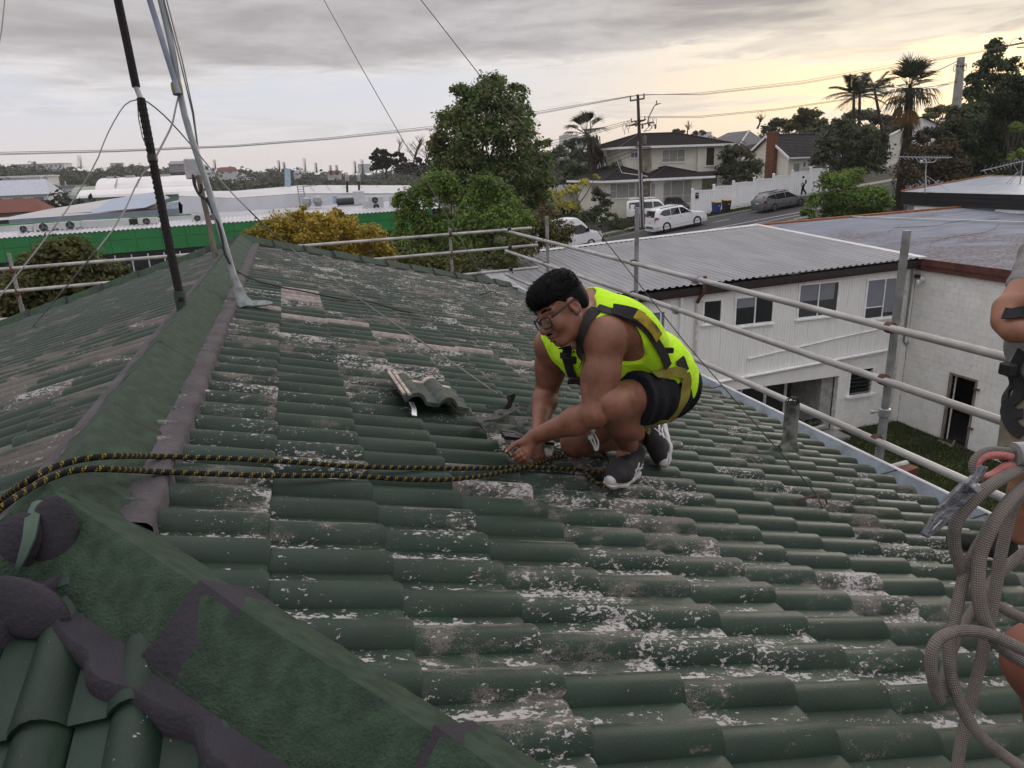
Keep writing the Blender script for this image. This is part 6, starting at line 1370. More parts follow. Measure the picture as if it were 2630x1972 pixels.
for i,(lb,Y,cl,base,n,s,m)in enumerate((
('straggly grey-green tree left of the fan palm above the hedge',44,[(2140,380,50,45),(2200,370,45,45),(2110,410,30,34),(2180,430,55,40),(2235,420,40,45),(2160,330,36,28),(2245,370,30,40)],(2180,540),8000,.22,L_hedge),
('reddish tangled shrub right of the fan palm trunk',42,[(2370,400,45,40),(2420,390,40,36),(2400,440,55,40),(2340,450,40,40),(2450,440,45,40),(2360,360,30,16)],(2390,560),8000,.2,L_red),
('massive dark tree filling the right edge, lower part',44,[(2520,330,70,60),(2590,320,60,60),(2500,400,70,50),(2580,400,70,55),(2470,350,40,50),(2620,370,40,60),(2540,450,80,40),(2620,450,50,40)],(2560,560),15000,.24,L_dark),
('tall dark conifer-like tree at the top right corner',52,[(2555,130,26,26),(2540,165,36,26),(2590,170,30,26),(2520,205,40,26),(2580,215,45,28),(2500,245,38,26),(2550,265,60,30),(2610,260,36,40),(2485,285,30,24),(2560,108,14,14)],(2555,400),9000,.30,L_dark),
('green-topped tree at the right frame edge below the conifer',41,[(2600,230,40,36),(2560,260,40,34),(2625,280,26,50),(2590,290,45,36)],(2600,480),5500,.2,leafmat('leaf_mid_dark',(.018,.030,.012),(.045,.062,.024))),
('yellow-green twig clump at the right edge above the aerial',36,[(2600,405,18,12),(2622,395,12,16),(2612,330,14,22)],(2612,470),900,.14,L_mid),
('bronze-leaved patch of tree inside the dark mass at the right',43,[(2590,265,16,12),(2575,285,14,10)],(2585,420),700,.18,L_red),
('low dark hedge below the traffic light',45,[(2440,330,34,26),(2420,350,40,30),(2460,300,22,30),(2380,345,24,16)],(2440,470),3600,.22,L_hedge))):
 tree('garden_tree' if i not in(1,5,7)else 'garden_shrub',lb,'tree' if i not in(1,5,7)else 'shrub',Y,cl,base,n,s,m,60+i,.16,jit=1.0)
for i,(lb,Y,cl,n,s,m)in enumerate((
('spreading dark tree on the skyline above the chimney roof',95,[(2060,295,20,14),(2085,300,26,16),(2050,315,26,16),(2110,320,26,18),(2080,330,34,16),(2035,325,18,12)],3600,.5,L_olive),
('round dark tree on the skyline left of the spreading one',105,[(1990,318,18,14),(2010,325,22,18),(1975,335,18,14)],1600,.5,L_hedge),
('flat-topped tree on the skyline behind the fan palm',90,[(2200,300,30,16),(2235,300,34,18),(2265,310,26,16),(2180,318,26,14),(2300,320,24,14)],3400,.45,L_hedge),
('low spreading tree behind the white cottage',95,[(2400,285,26,10),(2425,282,24,12),(2390,300,24,10)],1600,.45,L_olive),
('wooded bank behind the white cottage',80,[(2130,340,36,24),(2090,350,40,22),(2170,350,40,24),(2230,345,40,24),(2300,345,40,26)],5000,.42,L_hedge),
('low umbrella tree above the dark hipped roof, left',170,[(1738,337,12,5),(1750,340,12,5)],500,.6,L_far),
('low umbrella tree above the dark hipped roof, right',170,[(1795,340,12,5),(1808,343,10,5),(1785,345,10,4)],500,.6,L_far),
('spiky tree top just left of the dark hipped roof',140,[(1640,350,10,6),(1670,352,14,8),(1632,362,12,8),(1700,350,8,6)],700,.5,L_far),
('wooded slope left of the two-storey house',130,[(1600,375,30,14),(1560,390,30,16),(1520,400,30,16),(1630,390,30,20),(1590,410,36,20),(1540,420,30,20),(1480,400,26,18),(1440,395,20,14),(1460,380,14,10)],7000,.55,L_far),
('wooded knoll by the distant tower block',220,[(1455,372,10,12),(1470,368,12,12),(1440,380,10,10)],900,.8,L_far),
('tall dark tree behind the twin flues, spreading top',150,[(970,392,18,10),(995,395,14,10),(960,408,16,8),(985,412,20,12),(1020,398,16,10),(1035,410,12,10),(1010,420,22,12),(970,430,20,14)],3600,.55,leafmat('leaf_far_dark',(.020,.022,.018),(.040,.042,.030))),
('dark scrub below the bare tree left of the tallest tree',140,[(1080,412,14,8),(1095,420,14,10),(1050,435,40,16),(1100,440,30,14)],2200,.5,MATS['leaf_far_dark']))):
 x=sum(q[0]for q in cl)/len(cl);y=max(q[1]+q[3]for q in cl);p=atY(x,y+14,Y);tree('skyline_tree',lb,'tree',Y,cl,(x,y+14,min(p.z,-1)if Y>120 else p.z-2),n,s,m,80+i,.3,jit=Y*.02)
def bare(label,px,Y,seed,spread):
 a=atY(px[0][0],px[0][1],Y);rg=random.Random(seed);t=thing('bare_tree',label,'tree',a);tip=atY(px[1][0],px[1][1],Y);mb=MB();mb.tube([a,a.lerp(tip,.5)+Vector((rg.uniform(-.3,.3),0,0)),tip],[.22,.14,.04],6);tr_=build('trunk',mb,bark,t)
 for k in range(spread):
  f=rg.uniform(.35,.95);s_=a.lerp(tip,f);L_=(tip-a).length*(1-f)*.9+1.0;e=s_+Vector((rg.uniform(-1,1)*L_*.7,rg.uniform(-.5,.5)*L_,rg.uniform(.3,.9)*L_));mb=MB();mb.tube([s_,s_.lerp(e,.5)+Vector((0,0,.15)),e],[.07,.05,.02],5)
  for j in range(2):q_=s_.lerp(e,rg.uniform(.4,.8));mb.tube([q_,q_+Vector((rg.uniform(-.6,.6),0,rg.uniform(.4,1.0)))],[.03,.015],4)
  build('branch',mb,bark,tr_)
bare('tall bare grey tree just left of the tallest leafy tree',((1060,430),(1080,358)),150,1,22);bare('second bare tree standing between the tall bare one and the leafy crown',((1090,430),(1105,372)),148,2,16);bare('single bare stick of a tree right of the spreading dark tree',((1026,400),(1027,364)),152,3,5);bare('twiggy bare tree on the skyline above the dark hipped roof',((1765,345),(1770,318)),165,4,12);bare('pale twiggy tree top on the skyline above the grey hipped roof',((1945,330),(1955,306)),110,5,12)
def pine(label,x,y0,y1,D,w,seed,m=L_distant):
 a,b=atY(x,y0+9,D),atY(x,y1,D);H=b.z-a.z;t=thing('pine_tree',label,'tree',a,0,'pines on the far skyline');mb=MB();mb.tube([a,b],[.4,.08],6);build('trunk',mb,bark,t)
 rg=np.random.default_rng(seed);n=260;f=rg.uniform(0.08,1,n);an=rg.uniform(0,6.28,n);rr=w*.8*(1-f)*rg.uniform(.3,1,n)+.1;P=np.stack([a.x+rr*np.cos(an),a.y+rr*np.sin(an),a.z+H*np.round(f*11)/11],1);d=np.stack([np.cos(an),np.sin(an),np.full(n,.12)],1);s_=np.stack([-np.sin(an),np.cos(an),0*an],1)*.45*max(1,D/350)
 V=np.stack([P-d*1.0-s_,P+d*.9,P-d*1.0+s_,P-d*1.2],1).reshape(-1,3);build_np('crown',V,np.arange(len(V)).reshape(-1,4),m,t)
for i,(x,y0,y1,D,w,lb)in enumerate(((208,425,400,520,3.6,'lone pine on the skyline at the far left'),(718,430,412,430,1.6,'thin pine on the skyline, leftmost of a pair'),(731,430,416,430,1.7,'thin pine on the skyline, right one of a pair'),(784,432,406,450,2.2,'tall thin pine right of the blue chimney'),(813,434,418,420,2.2,'short pine left of the twin flues'),(850,438,424,400,2.0,'small dark pine above the white roof'),(866,438,424,400,1.8,'small pine beside another above the white roof'),(913,436,414,380,2.4,'pointed pine right above the left flue'),(553,426,410,500,1.8,'narrow pine right of the silver mast'),(932,440,410,360,2.0,'pointed pine above the right flue'))):pine(lb,x,y0,y1,D,w,i,L_distant if D>410 else L_far)
# - palms
frond_m=leafmat('palm_frond',(.022,.032,.016),(.050,.060,.030));dead_m=leafmat('dead_frond',(.07,.052,.038),(.14,.11,.085));dead_m2=leafmat('brown_fibre',(.045,.034,.027),(.10,.08,.065))
def fan_frond(mb,c,d,L_,spread,seed,droop=.25,n=17):
 rg=random.Random(seed);d=Vector(d).normalized();up=Vector((0,0,1));s_=d.cross(up).normalized()if abs(d.z)<.95 else Vector((1,0,0));pet=c+d*L_*.45
 mb.tube([c,pet],[.03,.02],4);n_=s_.cross(d).normalized()
 for k in range(n):
  a=spread*(k/(n-1)-.5)*2;v=(d*math.cos(a)+s_*math.sin(a)).normalized();l=L_*(.62+.12*math.cos(a))*rg.uniform(.85,1.1);e=pet+v*l+Vector((0,0,-droop*l*rg.uniform(.5,1.3)))
  m_=pet+v*l*.55+Vector((0,0,.02));w=d.cross(v)if abs(a)>.05 else n_;w=(n_.cross(v)).normalized()*.045;mb.add([pet,m_-w,e,m_+w],[(0,1,2,3)])
def feather_frond(mb,c,d,L_,seed,droop=.5):
 rg=random.Random(seed);d=Vector(d).normalized();pts=[c+d*L_*f+Vector((0,0,-droop*L_*f*f))for f in(0,.2,.4,.6,.8,1)];mb.tube(pts,[.04,.035,.03,.02,.015,.008],4)
 for k in range(34):
  f=.12+.86*k/34;i=min(4,int(f*5));p=pts[i].lerp(pts[i+1],f*5-i);t=(pts[i+1]-pts[i]).normalized();s_=t.cross(Vector((0,0,1))).normalized()
  for sg in(-1,1):l=L_*.26*(1-.5*abs(f-.45));e=p+(s_*sg*.9+t*.45+Vector((0,0,-.25*rg.uniform(.5,1.6)))).normalized()*l;w=t*.035;mb.add([p-w,p.lerp(e,.5)-w*.9,e,p.lerp(e,.5)+w*.9+Vector((0,0,.02))],[(0,1,2,3)])
base=c6p(1110,1600,44);mid_=c6p(1195,1000,44);top=c6p(1215,560,44)
fp=thing('fan_palm','tall fan palm with a shaggy dead-leaf trunk in front of the sunset sky','palm',base)
mb=MB();mb.tube([base-Vector((0,0,2)),base,mid_,top],[.34,.34,.30,.26],10);build('trunk',mb,pm('palm_bark',(.060,.048,.040),.95,var=.5,scale=5,bump=.8,bscale=10),fp,smooth=True)
mb=MB();rg=random.Random(5)
for k in range(420):
 f=rg.random()**.8;c_=top.lerp(mid_,f*1.7)if f<.59 else mid_.lerp(base,(f-.59)*2.2);a=rg.uniform(0,6.28);w=.36+.12*math.sin(f*9);p=c_+Vector((math.cos(a)*w,math.sin(a)*w,rg.uniform(-.2,.2)));e=p+Vector((math.cos(a)*rg.uniform(.05,.45),math.sin(a)*rg.uniform(.05,.3),-rg.uniform(.4,1.3)));s_=Vector((-math.sin(a),math.cos(a),0))*.035;mb.add([p-s_,p.lerp(e,.6)-s_,e,p.lerp(e,.6)+s_],[(0,1,2,3)])
build('dead_skirt',mb,dead_m2,fp)
for k in range(30):
 a=k*2.4;el=(1.25,.85,.5,.2,-.1,-.45)[k%6]*rg.uniform(.8,1.15);d=Vector((math.cos(a)*math.cos(el),math.sin(a)*math.cos(el),math.sin(el)));mb=MB();fan_frond(mb,top+Vector((0,0,rg.uniform(-.1,.35))),d,2.0*rg.uniform(.9,1.12),.95,k,.18 if el>0 else.5);build('frond',mb,frond_m,fp)
mb=MB()
for k in range(5):a=2+k*1.1;fan_frond(mb,top-Vector((0,0,.3+.15*k)),(math.cos(a)*.6,math.sin(a)*.6,-.9),1.7,.6,90+k,.5)
build('dead_frond',mb,leafmat('orange_frond',(.12,.06,.02),(.22,.13,.04)),fp)
for i,(bx,tx,ty,lb,n)in enumerate(((735,740,600,'slender feather palm, left one of the pair behind the fan palm',13),(785,790,620,'slender feather palm, right one of the pair behind the fan palm',9),(985,915,560,'feather palm half hidden behind the left side of the fan palm',11))):
 Y_=56+i*2;a,b=c6p(bx,930,Y_),c6p(tx,ty,Y_);t=thing('feather_palm',lb,'palm',a);mb=MB();mb.tube([a-Vector((0,0,2)),a,b],[.16,.15,.11],8);build('trunk',mb,bark,t)
 for k in range(n):an=k*2.4+i;el=(1.2,.7,.35,.0)[k%4];mb=MB();feather_frond(mb,b,(math.cos(an)*math.cos(el),math.sin(an)*math.cos(el),math.sin(el)),(3.0 if i!=1 else 2.4)*random.uniform(.85,1.1),k,.38);build('frond',mb,frond_m,t)
def c4p(x,y,Yp):return atY(1000+x/3.3182,160+y/3.3182,Yp)
a,b,c_=c4p(1740,985,68),c4p(1735,760,68),c4p(1680,610,68)
dp_=thing('drooping_palm','palm with a heavy skirt of dead brown fronds left of the utility pole','palm',a);mb=MB();mb.tube([a-Vector((0,0,2)),a,b,c_],[.42,.40,.32,.26],10);build('trunk',mb,pm('red_brown_bark',(.10,.065,.05),.95,var=.4,scale=5),dp_)
mb=MB();rg=random.Random(9)
for k in range(190):
 f=rg.random();s_=c_.lerp(b,f*1.1);e=s_+Vector((rg.uniform(-.5,1.5),rg.uniform(-1,1),-rg.uniform(.9,3.0)));m_=s_.lerp(e,.4)+Vector((rg.uniform(-.1,.7),0,.45));w=Vector((.09,.04,0));mb.add([s_-w*.4,m_-w,e,m_+w],[(0,1,2,3)])
build('dead_skirt',mb,dead_m,dp_)
for k in range(28):an=k*2.4;el=(1.1,.6,.2,-.3)[k%4];mb=MB();d=Vector((math.cos(an)*math.cos(el)-.35,math.sin(an)*math.cos(el),math.sin(el)));fan_frond(mb,c_,d,2.3,.8,200+k,.35,13);build('frond',mb,frond_m,dp_)
t1=c4p(1712,500,68);mb=MB();mb.tube([c_,c4p(1718,600,68),t1],[.08,.06,.04],5)
for k in range(9):mb.add([t1,t1+Vector((-.1+.05*k-.12,0,.5)),t1+Vector((-.5+.12*k,0,.95)),t1+Vector((-.1+.05*k+.02,0,.5))],[(0,1,2,3)])
build('spear_leaf',mb,frond_m,dp_)
# - far woods that read as one mass
def woods(name,label,sil,D0,D1,rows,n,rad,size,mat,seed,drop=20):
 """crowns in rows from the skyline (photo pixels) down, each row nearer"""
 rg=np.random.default_rng(seed);sx=np.array([s[0]for s in sil],float);sy=np.array([s[1]for s in sil],float);bl_=[]
 for r in range(rows):
  f=r/max(1,rows-1);D=D0+(D1-D0)*f
  for k in range(n):
   x=rg.uniform(sx[0],sx[-1]);y=np.interp(x,sx,sy)+f*drop+rg.normal(0,1.2)+2;c_=atY(x,y,D*rg.uniform(.95,1.05));q=rad*rg.uniform(.6,1.3);bl_.append((c_-Vector((0,0,q*.8)),(q*1.15,q,q*.95)))
 V,F=leaves(bl_,rows*n*46,size,seed,.3);o=kind(build_np(name,V,F,mat),'stuff');return tag(o,label,'woods')
woods('far_woods','hazy wooded rise along the far skyline',[(-300,428),(0,424),(60,420),(130,425),(230,428),(330,422),(430,428),(520,424),(600,430),(700,432),(800,436),(900,438),(1000,434),(1150,438),(1300,420),(1420,392)],560,400,4,130,7,2.3,L_distant,301,20)
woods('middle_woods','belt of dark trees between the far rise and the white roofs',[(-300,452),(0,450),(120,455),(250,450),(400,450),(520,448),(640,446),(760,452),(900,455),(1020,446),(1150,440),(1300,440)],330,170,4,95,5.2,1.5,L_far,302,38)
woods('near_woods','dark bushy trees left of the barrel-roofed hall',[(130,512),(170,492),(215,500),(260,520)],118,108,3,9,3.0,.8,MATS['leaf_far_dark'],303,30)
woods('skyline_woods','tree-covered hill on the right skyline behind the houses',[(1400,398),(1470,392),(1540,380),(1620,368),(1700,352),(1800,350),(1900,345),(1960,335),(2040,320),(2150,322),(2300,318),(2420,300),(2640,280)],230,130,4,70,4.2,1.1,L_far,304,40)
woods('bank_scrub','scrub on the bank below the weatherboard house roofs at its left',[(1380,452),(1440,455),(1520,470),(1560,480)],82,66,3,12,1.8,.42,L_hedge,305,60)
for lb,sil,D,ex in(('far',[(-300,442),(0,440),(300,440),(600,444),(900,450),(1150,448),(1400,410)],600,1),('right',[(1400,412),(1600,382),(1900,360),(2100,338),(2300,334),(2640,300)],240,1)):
 V=[];m=5
 for x,y in sil:
  for k in range(m):f=k/(m-1);c_=atY(x,y,D);g_=Vector((c_.x*(1-.35*f),D*(1-.35*f),0));zz=float(zg(g_.x,g_.y))-1;V.append((g_.x,g_.y,c_.z*(1-f)**1.3+zz*(1-(1-f)**1.3)))
 n=len(sil);kind(build_np('hill',np.array(V),np.array([(i*m+j,i*m+j+1,(i+1)*m+j+1,(i+1)*m+j)for i in range(n-1)for j in range(m-1)]),pm('wooded_hill',(.040,.044,.034),.95,var=.4,scale=.05),smooth=True))
# - the roofer crouching over the rope
skin=pm('brown_skin',(.185,.076,.045),.46,var=.2,scale=16,bump=.2,bscale=160,spec=.45,col2=(.25,.105,.064),dirt=.35,dirtcol=(.15,.06,.04))
skin2=pm('tanned_skin',(.27,.12,.075),.5,var=.14,scale=14,spec=.4)
hair_m=pm('black_hair',(.005,.0045,.005),.7,var=.3,scale=60,spec=.12)
hivis=pm('lime_cotton',(.48,.80,.025),.85,var=.06,scale=5,bump=.5,bscale=26,spec=.2)
navy=pm('black_shorts_cloth',(.008,.009,.013),.9,var=.3,scale=12,bump=.5,bscale=35,spec=.2)
web_dark=pm('dark_webbing',(.028,.024,.024),.85,var=.3,scale=30,bump=.4,bscale=300);web_black=pm('black_webbing',(.010,.010,.012),.8,bump=.4,bscale=300)
web_yel=pm('grubby_yellow_webbing',(.23,.20,.035),.85,var=.2,scale=12,dirt=1.,dirtcol=(.045,.043,.025),bump=.4,bscale=300)
W=atD
def nv(v):return np.array(v,np.float32)
def chain(b,pts,rs,k=.02):
 for(p,q),(r,s)in zip(zip(pts[:-1],pts[1:]),zip(rs[:-1],rs[1:])):b.cap(p,q,r,s,k)
hipL,hipR=W(1698,1008,2.97),W(1680,985,3.15)
kneeL,anL=W(1566,1036,2.62),W(1616,1148,2.93)
kneeR,anR=W(1478,1136,3.10),W(1655,1118,3.36)
shL,shR=W(1556,872,2.62),W(1424,888,2.93)
elL,wrL=W(1528,1062,2.62),W(1371,1122,2.78)
elR,wrR=W(1404,1002,3.08),W(1383,1108,2.90)
c7=W(1516,802,2.78);chest=W(1592,868,2.83);waist=W(1675,935,2.98);pelvis=W(1700,985,3.04)
HC=W(1440,788,2.62)
f=(CR*-.76-CU*.56-CF*.36).normalized();u=(CU*.96-CR*.22-CF*.05);u=(u-f*u.dot(f)).normalized();s_=f.cross(u)
HS=1.0
def hp(a,b,c):return nv(HC+(f*a+u*b+s_*c)*HS)
HM=np.array((f,u,s_)).T
def hell(b,c,r,k=.015,op='add'):b.ell(hp(*c),nv(r)*HS,HM,k,op)
tdir=(c7-pelvis).normalized();sdir=(shL-shR);sdir=(sdir-tdir*sdir.dot(tdir)).normalized();fdir=tdir.cross(sdir).normalized()
if fdir.z>0:fdir=-fdir
TM=np.array((tdir,sdir,fdir)).T
allp=[hipL,hipR,kneeL,anL,kneeR,anR,shL,shR,elL,wrL,elR,wrR,HC,W(1302,1160,2.8)]
lo=np.min([nv(p)for p in allp],0)-.20;hi=np.max([nv(p)for p in allp],0)+.22;hi[2]=HC.z+.22
VH=.0046
def torso(b,g=0.,k=.045):
 b.ell(nv(chest),nv((.21,.185,.128))+g,TM,k);b.ell(nv(chest+tdir*.06+fdir*.015),nv((.13,.19,.115))+g,TM,k)
 b.ell(nv(waist),nv((.17,.158,.128))+g,TM,k);b.ell(nv(pelvis),nv((.130,.165,.134))+g,TM,k)
 b.ell(nv(waist+fdir*.04+tdir*.02),nv((.13,.14,.125))+g,TM,k);b.ell(nv(W(1500,905,2.80)),nv((.10,.14,.085))+g,TM,k);b.ell(nv(W(1530,935,2.85)),nv((.11,.14,.085))+g,TM,k)
 for s in(shL,shR):b.cap(nv(c7+tdir*.0),nv(s+tdir*.01),.075+g,.065+g,k)
def legs(b):
 for hip,kn,an,r in((hipL,kneeL,anL,1),(hipR,kneeR,anR,1)):
  m=hip.lerp(kn,.5)
  chain(b,[hip,m,kn],[.102,.086,.062],.02);b.cap(kn,an,.060,.040,.025)
  cf=kn.lerp(an,.30);back=(hip-kn).normalized()*.022;b.ell(nv(cf+back),nv((.060,.060,.125)),np.array((sdir.cross((an-kn).normalized()).normalized(),sdir,(an-kn).normalized())).T,.03)
A=Body(lo,hi,VH);B=Body(lo,hi,VH)
torso(A)
for sh,el,wr,sg in((shL,elL,wrL,1),(shR,elR,wrR,-1)):
 A.ell(nv(sh),(.076,.076,.080),None,.04);m=sh.lerp(el,.45)
 chain(A,[sh,m,el],[.068,.062,.049],.03)
 ax=(el-sh).normalized();fr=(wr-el).normalized();bi=(fr-ax*fr.dot(ax)).normalized()
 A.ell(nv(sh.lerp(el,.55)+bi*.020),(.050,.050,.085),None if sg<0 else np.array((bi,ax.cross(bi),ax)).T,.03);A.ell(nv(sh.lerp(el,.42)-bi*.022),(.046,.046,.09),np.array((bi,ax.cross(bi),ax)).T,.03)
 A.cap(el,el.lerp(wr,.30),.048,.052,.025);A.cap(el.lerp(wr,.30),wr,.051,.030,.025)
A.cap(hp(-.035,-.055,0),nv(c7),.062,.078,.035);A.cap(hp(.0,-.075,0),nv(c7+tdir*.02+fdir*.07),.052,.055,.03)
hell(A,(-.014,.036,0),(.100,.088,.079),.01);hell(A,(.026,-.042,0),(.070,.082,.064),.03)
for s in(-1,1):
 A.cap(hp(.0,-.062,s*.055),hp(.062,-.103,s*.020),.022*HS,.020*HS,.02);hell(A,(.066,-.034,s*.042),(.026,.026,.022),.02)
 A.cap(hp(.079,.014,s*.012),hp(.066,.016,s*.050),.013*HS,.011*HS,.012)
 hell(A,(.100,-.010,s*.032),(.017,.013,.019),.010,'cut');hell(A,(.078,-.010,s*.031),(.016,.014,.017),.003)
 A.cap(hp(.091,-.013,s*.022),hp(.088,-.016,s*.042),.0045,.0045,.003)
 hell(A,(.100,-.043,s*.014),(.012,.010,.010),.006)
 E_=np.array((f*.9-s_*s*.25-u*.2,u*.95+f*.2,s_*s)).T;A.ell(hp(-.010,-.014,s*.079),nv((.019,.032,.009))*HS,E_,.006);A.ell(hp(-.006,-.012,s*.087),nv((.010,.019,.006))*HS,E_,.004,'cut');A.ell(hp(-.004,-.036,s*.077),nv((.010,.011,.008))*HS,E_,.004)
A.cap(hp(.088,.006,0),hp(.111,-.036,0),.0095*HS,.013*HS,.010);hell(A,(.110,-.041,0),(.014,.012,.014),.008)
hell(A,(.090,-.066,0),(.014,.014,.026),.012);hell(A,(.097,-.070,0),(.010,.0065,.022),.004);hell(A,(.094,-.084,0),(.011,.0075,.019),.004);A.cap(hp(.105,-.0775,-.02),hp(.105,-.0775,.02),.0022,.0022,.003,'cut')
hell(A,(.074,-.104,0),(.024,.019,.026),.015)
def hand(pts_palm,thumb,fingers,r=.0088):
 H=Body(lo,hi,VH)
 chain(H,pts_palm[0],pts_palm[1],.012)
 for a,b_,ra,rb in pts_palm[2]:H.cap(a,b_,ra,rb,.010)
 for ch,sc in[(thumb,1.18)]+[(q,1)for q in fingers]:chain(H,ch,[r*sc*1.12,r*sc,r*sc*.95,r*sc*.82][:len(ch)],.0025)
 return H
kn=[W(1343,1152,2.775),W(1350,1159,2.765),W(1354,1167,2.760),W(1357,1174,2.765)]
HL=hand(([wrL,W(1360,1130,2.778)],[.030,.026],[(wrL.lerp(k_,.35),k_,.017,.0125)for k_ in kn]+[(wrL,W(1335,1138,2.77),.022,.014)]),
[W(1345,1133,2.775),W(1326,1138,2.765),W(1314,1147,2.760),W(1302,1159,2.757)],
[[kn[0],W(1336,1158,2.745),W(1326,1163,2.752),W(1317,1170,2.768)],[kn[1],W(1341,1168,2.738),W(1331,1173,2.745),W(1322,1180,2.763)],[kn[2],W(1347,1177,2.738),W(1337,1181,2.748),W(1329,1187,2.768)],[kn[3],W(1352,1184,2.748),W(1346,1188,2.757),W(1339,1193,2.775)]])
kr=[W(1369,1158,2.86),W(1377,1161,2.862),W(1385,1161,2.868),W(1391,1158,2.878)]
HR=hand(([wrR,W(1382,1135,2.885)],[.029,.026],[(wrR.lerp(k_,.4),k_,.018,.0125)for k_ in kr]),
[W(1372,1140,2.875),W(1362,1152,2.865),W(1357,1162,2.862),W(1360,1172,2.862)],
[[kr[0],W(1367,1171,2.845),W(1373,1179,2.848),W(1380,1187,2.855)],[kr[1],W(1381,1172,2.852),W(1384,1178,2.862),W(1383,1183,2.876)],[kr[2],W(1389,1171,2.862),W(1391,1177,2.873),W(1389,1182,2.886)],[kr[3],W(1396,1167,2.876),W(1398,1172,2.886),W(1396,1177,2.896)]])
for H in(HL,HR):
 q=np.clip(.5+.5*(A.D-H.D)/.008,0,1);A.D=A.D*(1-q)+H.D*q-.008*q*(1-q)
B.ell(nv(pelvis),(.125,.160,.13),TM,.03);legs(B)
for an,tip in((anL,W(1575,1222,2.84)),(anR,W(1708,1180,3.37))):B.cap(an,an.lerp(tip,.35),.037,.034,.01)
body=Body(lo,hi,VH);body.D=np.minimum(A.D,B.D)
base0=W(1600,1215,3.0);base0 .z=zroof(base0 .x,base0 .y)-.02
man=thing('person','person crouching on the tiles in a lime singlet, black shorts, harness and glasses','person',base0)
V,F=body.mesh();V=relax(V,F,1,.35);build_np('body',V,F,skin,man,smooth=True)
nail_m=pm('nail',(.36,.20,.17),.35,var=.05)
for ch in(([W(1314,1147,2.760),W(1302,1159,2.757)]),([W(1326,1163,2.752),W(1317,1170,2.768)]),([W(1331,1173,2.745),W(1322,1180,2.763)]),([W(1373,1179,2.848),W(1380,1187,2.855)])):
 d=(ch[1]-ch[0]).normalized();n_=(-CF*.55+CU*.55+d*.1);n_=(n_-d*n_.dot(d)).normalized();mb=MB();mb.ball((0,0,0),1,8);M=Matrix((d*.0065,d.cross(n_)*.0052,n_*.0022)).transposed();p=ch[1]+n_*.0072+d*.001
 mb.v=[tuple(p+M@Vector(v))for v in mb.v];build('nail',mb,nail_m,man,smooth=True)
# ---- singlet: the torso a little larger, cut at neck, arms and hem
T=Body(lo,hi,VH);torso(T,.011,.045)
gx=np.stack(np.meshgrid(*[T.lo[i]+VH*np.arange(T.n[i],dtype=np.float32)for i in range(3)],indexing='ij'),-1)
wr=gx@nv(tdir);T.D+=(.0035*np.sin(wr*70+2*np.sin((gx@nv(sdir))*22))*np.clip(1.2-np.abs(wr-nv(waist)@nv(tdir))/.12,0,1)).astype(np.float32)
for sh,o in((shL,1),(shR,-1)):
 T.ell(nv(sh+sdir*o*.030-tdir*.030+fdir*.006),(.128,.070,.112),TM,.006,'cut');T.cap(nv(sh-tdir*.05+sdir*o*.01),nv(sh-tdir*.15+sdir*o*.055),.080,.050,.006,'cut')
T.cap(nv(c7+tdir*.06),nv(c7+tdir*.02+fdir*.10),.075,.088,.006,'cut');T.cap(hp(-.03,-.06,0),nv(c7+tdir*.02),.075,.070,.006,'cut')
d1=(gx-nv(W(1200/1+1395/2.633,660+800/2.633,2.9)))@nv((CR*-.76-CU*.65));d2=(gx-nv(pelvis+tdir*.075))@nv(-tdir);T.D=np.maximum(T.D,np.minimum(d1,d2)).astype(np.float32)
T.plane_cut(nv(W(1200+1535/2.633,660+955/2.633,3.1)),nv((CR*.25-CU*.97)))
V,F=T.mesh();V=relax(V,F,1,.3);build_np('singlet',V,F,hivis,man,smooth=True)
# ---- shorts
S=Body(lo,hi,VH);S.ell(nv(pelvis-tdir*.01),nv((.132,.165,.136))+.010,TM,.03);S.plane_cut(nv(pelvis+tdir*.075),nv(tdir))
for hip,kn_,frac in((hipL,kneeL,.66),(hipR,kneeR,.62)):
 L=Body(lo,hi,VH);e=hip.lerp(kn_,frac+.2);L.cap(hip,e,.118,.108,.0);d=(kn_-hip).normalized();L.plane_cut(nv(hip.lerp(kn_,frac)),nv(d));q=np.clip(.5+.5*(S.D-L.D)/.03,0,1);S.D=S.D*(1-q)+L.D*q-.03*q*(1-q)
S.D+=(.0035*np.sin((gx@nv((kneeL-hipL).normalized()))*80+3*np.sin((gx@nv(sdir))*25))).astype(np.float32)
V,F=S.mesh();V=relax(V,F,1,.3);build_np('shorts',V,F,navy,man,smooth=True)
clothed=Body(lo,hi,VH);clothed.D=np.minimum(np.minimum(T.D,S.D),body.D)
# ---- hair: a thick mop on top, faded at the sides
hb=Body(np.array(HC)-.2,np.array(HC)+.22,.0040)
hb.ell(hp(-.012,.042,0),nv((.100,.088,.081))*HS,HM,.01);hb.ell(hp(.030,.082,0),nv((.064,.042,.060))*HS,HM,.02);hb.ell(hp(-.045,.075,0),nv((.058,.048,.064))*HS,HM,.02);hb.ell(hp(-.052,.0,0),nv((.060,.072,.078))*HS,HM,.02);hb.ell(hp(.060,.062,0),nv((.036,.030,.062))*HS,HM,.015)
hb.plane_cut(hp(-.03,-.062,0),nv(f*.35-u));hb.plane_cut(hp(.078,.034,0),nv(f*.30-u*.95))if False else None
hgx=np.stack(np.meshgrid(*[hb.lo[i]+hb.h*np.arange(hb.n[i],dtype=np.float32)for i in range(3)],indexing='ij'),-1);rel=(hgx-nv(HC))/HS;ha,hbv,hc=rel@nv(f),rel@nv(u),rel@nv(s_)
line=np.where(ha>.035,.040-.3*np.abs(hc)**1.5,np.where(ha>-.005,.036-(.035-ha)*1.15,-.010-(-.005-ha)*.85));hb.D=np.maximum(hb.D,(line-hbv)*.8)
